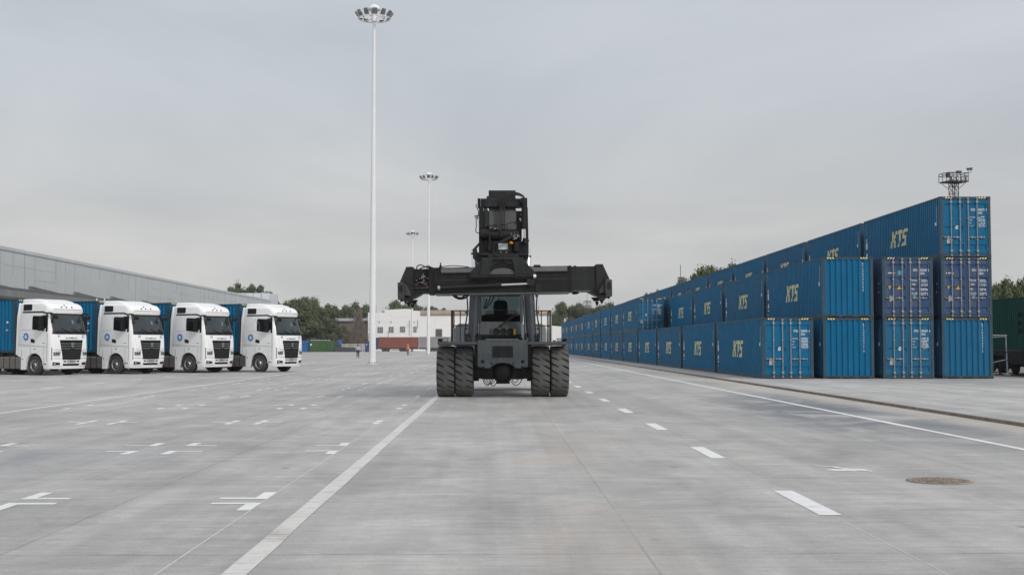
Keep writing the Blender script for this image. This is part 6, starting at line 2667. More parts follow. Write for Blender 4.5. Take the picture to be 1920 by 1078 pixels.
def box_trailer(name, label, xa, xb, zt, zb, mat, cab=None, doors=False):
    t = empty(name, (0, TY, 0))
    tag(t, label, "trailer truck" if cab else "trailer")
    mb = MB()
    n = max(8, int((X_(xb) - X_(xa)) / 0.28))
    P = corr(X_(xa), X_(xb), 0.28, 0.04)
    v = []
    for u, d_ in P:
        v += [(u, -d_, Z_(zb)), (u, -d_, Z_(zt))]
    mb.add(v, [(2 * i, 2 * i + 2, 2 * i + 3, 2 * i + 1) for i in range(len(P) - 1)])
    mb.box(X_(xa), X_(xb), 0.06, 2.44, Z_(zb), Z_(zt))
    mb.box(X_(xa), X_(xb), -0.02, 0.055, Z_(zt) - 0.001, Z_(zt) + 0.08)
    mb.build("box_body", [mat], t)
    mb = MB()
    mb.box(X_(xa), X_(xb), 0.5, 1.9, Z_(zb) - 0.35, Z_(zb) - 0.005)
    mb.build("chassis", [M['darksteel']], t)
    for px in ([719, 724, 728, 752, 757, 762] if cab else [802, 808, 814, 820, 826]):
        if not (xa - 4 < px < xb):
            continue
        mb = MB()
        mb.cyl((X_(px), 0.0, 0.5), (X_(px), 0.35, 0.5), 0.5, n=18)
        mb.cyl((X_(px), -0.01, 0.5), (X_(px), 0.1, 0.5), 0.25, n=12, mi=1)
        mb.build("wheel", [M['ttyre'], M['rimdark']], t)
    if cab:
        mb = MB()
        mb.prism([(X_(701), 0.45), (X_(701), 2.2), (X_(702.5), Z_(633)), (X_(708.5), Z_(632.5)), (X_(708.5), 0.6)], 'y', 0.0, 2.4)
        mb.build("cab_body", [M['bluecab']], t, bevel=0.08)
        mb = MB()
        mb.box(X_(703), X_(706), -0.03, -0.002, 1.9, 2.7)
        mb.build("side_window", [M['tglass']], t)
        mb = MB()
        mb.box(X_(734), X_(749), 0.1, 0.4, Z_(657), Z_(653.5))
        mb.build("side_locker", [M['beigefence']], t)
    return t


box_trailer("box_truck", "oxide red box truck with a blue cab in front of the white building", 710, 784, 632.5, 652, M['redbox'], True)
box_trailer("box_trailer", "grey box trailer with pale rear panel behind the red box truck", 785.5, 845, 632, 652, M['greybox'])

# ------------------------------------------------------------------ lattice towers
M['lattice'] = paint("dark_lattice_steel", (0.045, 0.042, 0.045), 0.6, var=0.2)


def lattice_tower(name, label, px, py_floor, py_rail, Y, pw, legw, lamps=True, antenna=False):
    s = FPX / Y
    c_ = at_depth(px, py_floor, Y)
    root = empty(name, (c_.x, Y, 0), 0.25)
    tag(root, label, "lattice tower")
    zf, zr = c_.z, at_depth(px, py_rail, Y).z
    h = legw / 2
    mb = MB()
    for a in (-1, 1):
        for b_ in (-1, 1):
            mb.bar((a * h, b_ * h, 0), (a * h, b_ * h, zf), 0.07)
    z = 0.0
    st = legw * 1.1
    while z < zf - st * 0.5:
        z2 = min(z + st, zf)
        for (p, q) in (((-h, -h), (h, -h)), ((h, -h), (h, h)), ((h, h), (-h, h)), ((-h, h), (-h, -h))):
            mb.bar((p[0], p[1], z), (q[0], q[1], z2), 0.03)
            mb.bar((q[0], q[1], z), (p[0], p[1], z2), 0.03)
            mb.bar((p[0], p[1], z2), (q[0], q[1], z2), 0.045)
        z = z2
    w = pw / 2
    for a in (-1, 1):
        for b_ in (-1, 1):
            mb.bar((a * h, b_ * h, zf - pw * 0.30), (a * w * 0.8, b_ * w * 0.7, zf), 0.06)
    mb.build("lattice_mast", [M['lattice']], root)
    mb = MB()
    mb.box(-w * 0.95, w * 0.95, -w * 0.75, w * 0.75, zf, zf + 0.15)
    mb.build("platform", [M['lattice']], root)
    mb = MB()
    w2, d2 = w, w * 0.78
    for zz in (zr, (zr * 0.72 + zf * 0.28)):
        P = [(-w2, -d2), (w2, -d2), (w2, d2), (-w2, d2)]
        for i in range(4):
            a, b_ = P[i], P[(i + 1) % 4]
            mb.bar((*a, zz), (*b_, zz), 0.06)
    for i in range(6):
        x = -w2 + 2 * w2 * i / 5
        for y in (-d2, d2):
            mb.bar((x, y, zf), (x, y, zr), 0.055)
    mb.build("railing", [M['lattice']], root)
    if lamps:
        for i in range(4):
            mb = MB()
            x = -w2 * 0.75 + 1.5 * w2 * i / 3
            mb.box(x - 0.16, x + 0.16, -d2 - 0.25, -d2 - 0.05, zf + 0.15, zf + 0.62)
            mb.bar((x, -d2, zf + 0.3), (x, -d2 - 0.1, zf + 0.35), 0.05)
            mb.box(x - 0.11, x + 0.11, -d2 - 0.262, -d2 - 0.252, zf + 0.22, zf + 0.52, 1)
            mb.build("floodlight", [M['lattice'], M['lens']], root)
        mb = MB()
        mb.bar((w2 * 0.7, 0, zr + 0.15), (w2 + 1.1, 0, zr + 0.22), 0.05)
        mb.box(w2 * 0.35, w2 * 0.75, -0.2, 0.2, zr + 0.05, zr + 0.38)
        mb.bar((w2 + 0.75, 0, zr + 0.2), (w2 + 0.72, 0, zr + 0.62), 0.05)
        mb.bar((w2 + 1.15, 0, zr + 0.3), (w2 + 1.15, 0, zr + 0.62), 0.05)
        mb.box(w2 + 0.62, w2 + 1.25, -0.16, 0.16, zr + 0.55, zr + 0.75)
        mb.bar((w2 + 0.55, 0, zr + 0.72), (w2 + 1.36, 0, zr + 0.82), 0.10)
        mb.build("camera_arm", [M['lattice']], root)
        mb = MB()
        mb.bar((-w2 - 0.1, 0, zr + 0.02), (w2 * 0.4, 0, zr + 0.12), 0.09)
        mb.box(-w2 * 0.70, -w2 * 0.42, -0.2, 0.2, zr - 0.45, zr + 0.05)
        mb.build("winch_beam", [M['lattice']], root)
    if antenna:
        mb = MB()
        mb.cyl((-w2 * 0.2, 0, zf), (-w2 * 0.2, 0, zr + 2.2), 0.05, n=6)
        mb.build("antenna", [M['lattice']], root)
    return root


lattice_tower("lattice_tower", "dark lattice tower with a railed floodlight platform above the topmost container", 1788, 343, 326, 150.0, 2.7, 0.80)
lattice_tower("lattice_tower", "small far lattice tower standing above the trees right of the spreader end", 1102, 574, 564, 352.0, 2.0, 0.9, False, True)
lattice_tower("lattice_tower", "lattice tower with aerial at the left edge of the trees above the stacks", 1277, 527, 520, 215.0, 0.95, 0.5, False, True)

# ------------------------------------------------------------------ rail wagons on the siding at the right edge
M['greencont'] = paint("dark_green_container", (0.010, 0.115, 0.062), 0.5, var=0.15, scale=0.8, dirt=(0.05, 0.07, 0.06), dirt_amt=0.4)
M['darkgreen'] = paint("dark_letter_paint", (0.006, 0.016, 0.014), 0.5, var=0.1)
M['wagon'] = paint("wagon_brown", (0.040, 0.028, 0.024), 0.7, var=0.3, scale=1.5, dirt=(0.10, 0.07, 0.05), dirt_amt=0.5)
RX = 28.3
RYF = 70.6          # far end of the green container
WZ = 1.36


def rail_wagon(label, y0, y1):
    w = empty("rail_wagon", (RX + 1.3, y0, 0))
    tag(w, label, "rail wagon", "flat wagons on the siding")
    L = y1 - y0
    mb = MB()
    for s in (-1, 1):
        a, b_ = sorted((s * 1.15, s * 1.32))
        mb.prism([(0, WZ - 0.25), (0, WZ - 0.02), (L, WZ - 0.02), (L, WZ - 0.25), (L - 2.5, WZ - 0.28), (L - 3.6, WZ - 0.75), (3.6, WZ - 0.75), (2.5, WZ - 0.28)], 'x', a, b_)
    for i in range(9):
        y = 0.1 + (L - 0.3) * i / 8
        mb.box(-1.15, 1.15, y, y + 0.16, WZ - 0.26, WZ - 0.03)
    mb.build("deck_frame", [M['wagon']], w)
    for yb in (1.9, L - 1.9):
        bg = empty("bogie", (0, yb, 0)); bg.parent = w
        mb = MB()
        for s in (-1, 1):
            a, b_ = sorted((s * 0.98, s * 1.10))
            mb.prism([(-1.3, 0.62), (-0.5, 0.42), (0.5, 0.42), (1.3, 0.62), (1.3, 0.78), (0.45, 0.95), (-0.45, 0.95), (-1.3, 0.78)], 'x', a, b_)
            for y in (-0.93, 0.93):
                mb.cyl((s * 0.98, y, 0.52), (s * 1.2, y, 0.52), 0.16, n=12)
        mb.box(-1.0, 1.0, -0.2, 0.2, 0.55, WZ - 0.3)
        mb.build("side_frame", [M['wagon']], bg)
        for y in (-0.93, 0.93):
            mb = MB()
            for s in (-1, 1):
                mb.lathe([(0.0, s * 0.86), (0.47, s * 0.86), (0.48, s * 0.78), (0.53, s * 0.75), (0.53, s * 0.72), (0.0, s * 0.72)], (0, y, 0.55), 'x', 28)
            mb.cyl((-0.75, y, 0.55), (0.75, y, 0.55), 0.09, n=12)
            mb.build("wheelset", [M['darksteel']], bg)
    for y in (-0.35, L + 0.35):
        mb = MB()
        for x in (-0.85, 0.85):
            pass
        mb.cyl((0, min(y, 0 if y < 0 else L), 1.0), (0, max(y, 0 if y < 0 else L), 1.0), 0.12, n=10)
        mb.box(-0.18, 0.18, y - 0.1, y + 0.1, 0.88, 1.12)
        mb.build("coupler", [M['darksteel']], w)
    return w


rail_wagon("brown flat wagon under the dark green container at the right frame edge", RYF - 12.9, RYF + 0.35)
rail_wagon("brown flat wagon under the red container behind the scaffold", RYF + 1.6, RYF + 14.6)


def side_box(label, y0, mat, letters=None):
    root = empty("shipping_container", (RX + CW / 2, y0, WZ))
    tag(root, label, "container")
    put("corner_frame", FRAME, root)
    mb = MB()
    X = CW / 2 - 0.010
    v = []
    for u, d_ in SIDE_PROF:
        v += [(-(X + d_), u, 0.155), (-(X + d_), u, CH - 0.062)]
    mb.add(v, [tuple(reversed((2 * i, 2 * i + 1, 2 * i + 3, 2 * i + 2))) for i in range(len(SIDE_PROF) - 1)], 0)
    if letters:
        rev = [(CL - u, d_) for u, d_ in reversed(SIDE_PROF)]
        T = shift(text_polys(letters, 1.05, 0.035, 0.80), 4.05, 0.98)
        drape(mb, T, rev, 0, lambda u, vv, d_: (-(X + d_ + 0.004), CL - u, vv), 1)
    me = mb.mesh("side_wall", [mat, M['darkgreen']])
    put("side_wall", me, root)
    if letters:
        mb = MB()
        mb.add([tuple(q) for q in v], [tuple(reversed((2 * i, 2 * i + 1, 2 * i + 3, 2 * i + 2))) for i in range(len(SIDE_PROF) - 1)], 0)
        me = mb.mesh("side_wall", [mat])
    put("side_wall", me, root, (0, CL, 0), math.pi)
    mb = MB()
    X2 = CW / 2 - 0.08
    mb.box(-X2, X2, 0.02, 0.05, 0.15, CH - 0.12)
    for i in range(9):
        xx = -X2 + 0.1 + i * 0.26
        mb.box(xx, xx + 0.12, 0.0, 0.019, 0.16, CH - 0.13)
    mb.build("end_wall", [mat], root)
    mb = MB()
    for sx_ in (-1, 1):
        a, b_ = sorted((sx_ * X2, sx_ * 0.01))
        mb.box(a, b_, CL - 0.05, CL - 0.02, 0.15, CH - 0.12)
        for x in (0.3, 0.8):
            mb.cyl((sx_ * x, CL + 0.0, 0.05), (sx_ * x, CL + 0.0, CH - 0.05), 0.02, n=8)
    mb.build("door", [mat], root)
    mb = MB()
    mb.box(-X2, X2, 0.15, CL - 0.15, CH - 0.03, CH - 0.012)
    mb.build("roof_panel", [mat], root)
    return root


side_box("dark green container with black lettering on a rail wagon at the right edge", RYF - CL, M['greencont'], "EU")
side_box("red oxide container mostly hidden behind the right end of the blue stacks", RYF + 1.95, M['redbox'])
rl = []
for s in (-1, 1):
    mb = MB()
    x = RX + 1.3 + s * 0.76
    mb.prism([(x - 0.07, 0.0), (x + 0.07, 0.0), (x + 0.02, 0.02), (x + 0.035, 0.055), (x - 0.035, 0.055), (x - 0.02, 0.02)], 'y', 10, 150)
    o = mb.build("rail", [M['rustiron']])
    tag(o, kind='structure')
mb = MB()
y = 12.0
while y < 148:
    mb.box(RX + 0.0, RX + 2.6, y, y + 0.25, -0.003, 0.012)
    y += 0.62
tag(mb.build("track_sleepers", [M['ballast']]), kind='structure')

# white scaffold frame at the right edge
g = on_ground(1889, 703, PLZ)
sc_ = empty("scaffold_frame", (g.x, g.y, PLZ))
tag(sc_, "pale tubular loading gate with red bands beside the right end of the stacks", "scaffold")
s_ = FPX / g.y
hh = (703 - 627) / s_
wd = 26 / s_
mb = MB()
mb.cyl((0, 0, 0.04), (-0.05, 0, hh), 0.032, n=10)
mb.cyl((-0.02, 0, hh * 0.55), (-0.021, 0, hh * 0.58), 0.040, n=10, mi=1)
mb.cyl((-0.01, 0, hh * 0.35), (-0.011, 0, hh * 0.37), 0.040, n=10, mi=1)
mb.box(-0.16, 0.16, -0.1, 0.1, 0.0, 0.04)
mb.box(-0.14, 0.12, -0.05, 0.05, 0.26, 0.31, 2)
mb.build("post", [M['mast'], M['red'], M['beigefence']], sc_)
mb = MB()
mb.cyl((0.02, 0, hh - 0.04), (-wd, 0.3, hh - 0.04), 0.03, n=10)
mb.cyl((-0.05, 0, hh - 0.10), (-wd, 0.3, hh - 0.16), 0.02, n=8)
mb.cyl((0, 0, 0.62 * hh * 0.62), (-wd, 0.3, 0.30 * hh), 0.022, n=8)
mb.build("cross_rail", [M['mast']], sc_)
mb = MB()
mb.cyl((0.05, 0, 0.08), (-wd, 0.25, 0.08), 0.03, n=10)
mb.cyl((-wd * 0.35, 0.08, 0.08), (-wd * 0.55, 0.13, 0.08), 0.038, n=10, mi=1)
mb.build("foot_rail", [M['mast'], M['red']], sc_)
mb = MB()
mb.cyl((-wd, 0.3, 0.04), (-wd, 0.3, hh), 0.032, n=10)
mb.box(-wd - 0.12, -wd + 0.12, 0.2, 0.4, 0.0, 0.04)
mb.build("post", [M['mast']], sc_)

# ------------------------------------------------------------------ trees and shrubs
def leaf_mat(name, c0, c1, c2):
    m, nt, b = nmat(name)
    pos = node(nt, "ShaderNodeNewGeometry").outputs["Position"]
    oi = node(nt, "ShaderNodeObjectInfo").outputs["Random"]
    n1 = noise(nt, pos, 0.55, 4, 0.6)
    n2 = noise(nt, pos, 3.5, 2, 0.5)
    c = mixc(nt, ramp(nt, n1, 0.35, 0.68), c0, c1)
    c = mixc(nt, ramp(nt, n2, 0.50, 0.75, (0, 0, 0, 1), (0.6, 0.6, 0.6, 1)), c, c2)
    hs = node(nt, "ShaderNodeHueSaturation")
    k = math_(nt, 'MULTIPLY_ADD', oi, 0.35)
    nt.nodes[-1].inputs[2].default_value = 0.80
    link(nt, k, hs.inputs["Value"])
    link(nt, c, hs.inputs["Color"])
    link(nt, hs.outputs[0], b.inputs["Base Color"])
    b.inputs["Roughness"].default_value = 0.7
    b.inputs["Specular IOR Level"].default_value = 0.25
    return m


M['leaf'] = leaf_mat("hazy_foliage", (0.066, 0.088, 0.040), (0.105, 0.130, 0.060), (0.145, 0.165, 0.082))  # distance haze is put into this foliage colour
M['leaf2'] = leaf_mat("fresh_foliage", (0.080, 0.108, 0.040), (0.122, 0.155, 0.058), (0.165, 0.185, 0.078))
M['bark'] = paint("tree_bark", (0.09, 0.075, 0.06), 0.9, var=0.3, scale=1.5)
M['deadwood'] = paint("dead_branches", (0.20, 0.155, 0.125), 0.9, var=0.3, scale=1.0)


def tree_meshes(seed, h, rad, nclump, nleaf, leaf, base=0.28, loose=1.0):
    r = random.Random(seed)
    tr = MB()
    top = Vector((r.uniform(-0.4, 0.4), r.uniform(-0.4, 0.4), h * 0.72))
    pts = [Vector((0, 0, -0.1)), Vector((r.uniform(-.15, .15), r.uniform(-.15, .15), h * 0.22)), top * 0.6 + Vector((0, 0, h * 0.05)), top]
    rr = [h * 0.022, h * 0.018, h * 0.012, h * 0.004]
    for i in range(3):
        tr.cyl(pts[i], pts[i + 1], rr[i], rr[i + 1], n=8, cap=False)
    cl = []
    for i in range(nclump):
        t = r.random()
        z = h * (base + (0.97 - base) * t)
        env = (math.sin(math.pi * min(1.0, 0.20 + 0.68 * t)) ** 0.6) * r.uniform(0.85, 1.1)
        a = r.uniform(0, 2 * math.pi)
        q = rad * env * (r.random() ** 0.45)
        p = Vector((q * math.cos(a), q * math.sin(a), z + r.uniform(-0.4, 0.4)))
        cl.append((p, r.uniform(0.16, 0.30) * rad * loose))
        if i % 3 == 0:
            s = pts[1].lerp(top, min(0.95, max(0.05, t * 0.85)))
            mid = s.lerp(p, 0.55) + Vector((0, 0, -0.25))
            tr.cyl(s, mid, h * 0.006, h * 0.004, n=5, cap=False)
            tr.cyl(mid, p, h * 0.004, h * 0.0015, n=5, cap=False)
    trunk = tr.mesh("trunk", [M['bark']])
    v, f = [], []
    for i in range(nleaf):
        c, s = cl[r.randrange(nclump)]
        d = Vector((r.gauss(0, 1), r.gauss(0, 1), r.gauss(0, 0.75)))
        d = d.normalized() * (s * r.random() ** 0.35 * r.uniform(0.6, 1.25))
        p = c + d
        n_ = (d.normalized() + Vector((r.gauss(0, .6), r.gauss(0, .6), r.gauss(0.35, .6)))).normalized()
        u = n_.orthogonal().normalized()
        w = n_.cross(u)
        a = r.uniform(0, 6.28)
        u, w = u * math.cos(a) + w * math.sin(a), w * math.cos(a) - u * math.sin(a)
        k = leaf * r.uniform(0.6, 1.35)
        b_ = len(v)
        v += [p - u * k, p - w * k * 0.45, p + u * k, p + w * k * 0.45]
        f.append((b_, b_ + 1, b_ + 2, b_ + 3))
    me = bpy.data.meshes.new("crown")
    me.from_pydata([tuple(x) for x in v], [], f)
    me.materials.append(M['leaf'])
    me.update()
    return trunk, me


KINDS = {
    'round': tree_meshes(1, 10.0, 4.6, 46, 11000, 0.26),
    'tall': tree_meshes(2, 10.0, 3.6, 38, 8500, 0.24, 0.20),
    'wide': tree_meshes(3, 10.0, 5.4, 52, 12000, 0.27, 0.22),
    'ragged': tree_meshes(4, 10.0, 3.8, 26, 5200, 0.24, 0.34, 0.75),
    'bush': tree_meshes(5, 10.0, 5.8, 44, 10000, 0.34, 0.03),
}
FRESH = {}
for k, (a, b_) in list(KINDS.items()):
    c = b_.copy()
    c.materials[0] = M['leaf2']
    FRESH[k] = (a, c)

tr_rng = random.Random(77)


def tree(kind, px, py_top, Y, wpx, label, group, fresh=False, name="tree", cat="tree"):
    """a tree whose top and spread were read from the photograph at distance Y"""
    p = at_depth(px, py_top, Y)
    hgt = p.z / 0.98
    T, Cn = (FRESH if fresh else KINDS)[kind]
    rad = {'round': 4.6, 'tall': 3.2, 'wide': 5.4, 'ragged': 3.8, 'bush': 5.8}[kind]
    sw = (wpx * 1.25 * Y / FPX / 2) / rad
    root = empty(name, (p.x, Y, 0), tr_rng.uniform(0, 6.28))
    root.scale = (sw, sw, hgt / 10.75)
    tag(root, label, cat, group)
    put("trunk", T, root)
    put("crown", Cn, root)
    return root


G1 = "trees beyond the warehouse end"
for i, (k, px, py, w, lb) in enumerate((('ragged', 430, 533, 34, "leftmost dark tree top showing over the warehouse roof"),
                                        ('round', 455, 532, 44, "dark tree top over the roof left of the white office block"),
                                        ('ragged', 486, 529, 46, "tallest ragged tree top directly above the white office block"),
                                        ('tall', 511, 552, 22, "small dark tree poking out right of the white office block"))):
    tree(k, px, py, 340 + i * 4, w, lb, G1)
G2 = "trees right of the last truck"
for (k, px, py, Y, w, lb) in (('round', 528, 574, 318, 56, "bushy tree immediately right of the warehouse end"),
                              ('wide', 553, 560, 314, 66, "broad tall tree standing above the blue tarpaulin"),
                              ('wide', 582, 556, 318, 72, "tallest and broadest tree left of the low shed"),
                              ('tall', 604, 566, 316, 40, "tree at the right shoulder of the tallest broad tree"),
                              ('bush', 570, 598, 310, 74, "lower bushy tree behind the green shelter"),
                              ('bush', 612, 606, 312, 50, "low bush before the left end of the shed")):
    tree(k, px, py, Y, w, lb, G2)
G3 = "trees over the low shed"
for (k, px, py, Y, w, lb) in (('round', 634, 574, 372, 44, "tree above the left half of the shed roof"),
                              ('round', 657, 567, 374, 46, "round tree rising highest above the shed roof"),
                              ('round', 681, 571, 372, 42, "tree above the shed just left of the nearest mast"),
                              ('bush', 636, 610, 346, 36, "green bush growing against the shed wall"),
                              ('bush', 664, 622, 344, 46, "low green scrub right of the dead bush")):
    tree(k, px, py, Y, w, lb, G3)
G4 = "trees behind the white building"
for (k, px, py, Y, w, lb) in (('wide', 752, 563, 395, 52, "broad tree over the stepped parapet under the spreader end"),
                              ('round', 782, 567, 396, 44, "tree over the white building between the two far masts"),
                              ('ragged', 806, 571, 395, 30, "thin tree behind the second mast over the brown roof"),
                              ('ragged', 828, 574, 396, 34, "low tree top over the brown roof left of the cab"),
                              ('ragged', 1014, 583, 380, 24, "small tree top just right of the crane's right cylinder")):
    tree(k, px, py, Y, w, lb, G4)
G5 = "trees behind the far end of the stacks"
for (k, px, py, Y, w, fr, lb) in (('round', 1042, 590, 372, 34, False, "shorter tree right of the white building's end"),
                                  ('wide', 1064, 566, 384, 52, False, "highest tree left of the small far tower"),
                                  ('round', 1090, 569, 380, 46, False, "tree at the foot of the small far tower"),
                                  ('bush', 1058, 604, 372, 60, False, "dark undergrowth tree over the far white wall"),
                                  ('wide', 1118, 572, 374, 52, True, "lighter green tree right of the small far tower"),
                                  ('round', 1143, 567, 364, 52, False, "tree below the right twist locks of the spreader"),
                                  ('wide', 1168, 570, 352, 54, True, "light green tree meeting the second container layer"),
                                  ('bush', 1105, 606, 366, 80, False, "low dense tree behind the last containers"),
                                  ('ragged', 1191, 573, 340, 40, False, "last tree before the containers hide the line")):
    tree(k, px, py, Y, w, lb, G5, fr)
G6 = "tree tops above the container stacks"
for (k, px, py, Y, w, lb) in (('ragged', 1213, 545, 260, 26, "small twiggy tree top left of the aerial tower"),
                              ('ragged', 1243, 539, 255, 26, "second twiggy tree top left of the aerial tower"),
                              ('round', 1291, 514, 215, 56, "tree top right beside the aerial tower"),
                              ('wide', 1324, 499, 214, 74, "broad tallest tree top above the third layer"),
                              ('round', 1362, 496, 216, 60, "tree top right of the broad tallest one"),
                              ('tall', 1384, 505, 220, 30, "narrow tree top vanishing behind the third layer")):
    tree(k, px, py, Y, w, lb, G6, True)
G7 = "trees beyond the railway siding"
for (k, px, py, Y, w, fr, lb) in (('round', 1872, 524, 150, 70, False, "dark tree touching the right end of the stacks"),
                                  ('wide', 1912, 521, 152, 92, False, "dark tree at the right frame edge"),
                                  ('bush', 1880, 549, 112, 56, True, "bright green bush over the left end of the green container"),
                                  ('bush', 1922, 546, 113, 60, True, "bright green bush over the green container at the frame edge")):
    tree(k, px, py, Y, w, lb, G7, fr)

# dead brown climber hanging over the shed
def dead_bush(px, py_top, Y, wpx, label):
    r = random.Random(31)
    p = at_depth(px, py_top, Y)
    H, W = p.z, wpx * Y / FPX / 2
    root = empty("dead_bush", (p.x, Y, 0))
    tag(root, label, "dead bush")
    mb = MB()
    for i in range(150):
        x0 = r.gauss(0.0, 0.22) * W
        top = Vector((x0 * 0.6 + 0.28 * W * r.random(), r.uniform(-1.2, 1.2), H * r.uniform(0.45, 1.0)))
        foot = Vector((r.gauss(-0.1, 0.55) * W, r.uniform(-1.8, 1.2), H * r.uniform(0.0, 0.25)))
        mid = top.lerp(foot, 0.4) + Vector((r.gauss(0, .10) * W, -0.4, H * 0.10))
        P = []
        for k in range(7):
            t = k / 6
            P.append(top * (1 - t) ** 2 + mid * 2 * t * (1 - t) + foot * t * t + Vector((r.gauss(0, .05), r.gauss(0, .05), r.gauss(0, .05))))
        mb.tube(P, r.uniform(0.018, 0.05), 4)
        for k in range(7):
            q = P[r.randrange(1, 6)]
            d = Vector((r.gauss(0, 1), r.gauss(0, 0.6), r.gauss(-0.3, 0.8))).normalized() * r.uniform(0.4, 1.6)
            mb.bar(q, q + d, 0.03)
    mb.build("branches", [M['deadwood']], root)
    mb = MB()
    for i in range(5):
        mb.cyl((r.gauss(0, .3), r.gauss(0, .2), 0), (r.gauss(0.1, .3) * W, 0, H * r.uniform(0.4, 0.7)), 0.10, 0.03, n=7)
    mb.build("trunk", [M['deadwood']], root)


dead_bush(670, 577, 338, 50, "grey brown leafless bush hanging over the shed front")
dead_bush(606, 612, 338, 26, "smaller leafless brown bush against the shed wall")

# low scrub along the far edge of the yard: one mass
r = random.Random(12)
v, f = [], []
for i in range(26000):
    x = r.uniform(-210, 62)
    y = r.uniform(356, 376)
    zmax = 2.6 + 1.6 * math.sin(x * 0.21) + 1.3 * math.sin(x * 0.063 + 1)
    z = r.random() ** 0.8 * max(1.0, zmax)
    p = Vector((x, y, z))
    n_ = Vector((r.gauss(0, 1), r.gauss(-0.6, 1), r.gauss(0.3, 1))).normalized()
    u = n_.orthogonal().normalized()
    w = n_.cross(u)
    k = 0.55 * r.uniform(0.6, 1.4)
    b_ = len(v)
    v += [tuple(p - u * k), tuple(p - w * k * 0.5), tuple(p + u * k), tuple(p + w * k * 0.5)]
    f.append((b_, b_ + 1, b_ + 2, b_ + 3))
me = bpy.data.meshes.new("undergrowth")
me.from_pydata(v, [], f)
me.materials.append(M['leaf'])
o = bpy.data.objects.new("undergrowth", me)
col.objects.link(o)
tag(o, "low scrub along the far edge of the yard", "scrub", kind='stuff')

# ------------------------------------------------------------------ two people far down the yard
M['skin'] = paint("skin", (0.28, 0.16, 0.11), 0.6, var=0.08, scale=6)
M['shirt'] = paint("pale_blue_shirt", (0.42, 0.55, 0.72), 0.8, var=0.08, scale=5)
M['trousers'] = paint("dark_trousers", (0.018, 0.018, 0.022), 0.8, var=0.2, scale=5)
M['hivis'] = paint("orange_vest", (0.75, 0.20, 0.03), 0.7, var=0.1, scale=5)
M['greytr'] = paint("grey_work_trousers", (0.10, 0.14, 0.15), 0.8, var=0.2, scale=5)
M['hair'] = paint("dark_hair", (0.012, 0.010, 0.009), 0.7)
M['helmet'] = paint("yellow_white_helmet", (0.78, 0.62, 0.30), 0.4, var=0.05)
M['shoe'] = paint("black_shoe", (0.012, 0.012, 0.012), 0.6)


def skinned(name, bones, mats, parent, sub=1):
    """bones: list of chains, each a list of (x, y, z, radius); chains start on an earlier joint when the position repeats"""
    verts, edges, rad, idx = [], [], [], {}
    for ch in bones:
        prev = None
        for (x, y, z, r_) in ch:
            key = (round(x, 4), round(y, 4), round(z, 4))
            if key not in idx:
                idx[key] = len(verts)
                verts.append((x, y, z)); rad.append(r_)
            k = idx[key]
            if prev is not None and prev != k:
                edges.append((prev, k))
            prev = k
    me = bpy.data.meshes.new(name)
    me.from_pydata(verts, edges, [])
    for m_ in mats:
        me.materials.append(m_)
    o = bpy.data.objects.new(name, me)
    col.objects.link(o)
    o.parent = parent
    sk = o.modifiers.new("skin", 'SKIN')
    sk.use_smooth_shade = True
    for i, d_ in enumerate(me.skin_vertices[0].data if me.skin_vertices else []):
        d_.radius = (rad[i], rad[i])
        d_.use_root = (i == 0)
    if sub:
        s_ = o.modifiers.new("sub", 'SUBSURF')
        s_.levels = s_.render_levels = sub
    return o


def ensure_skin(me):
    pass


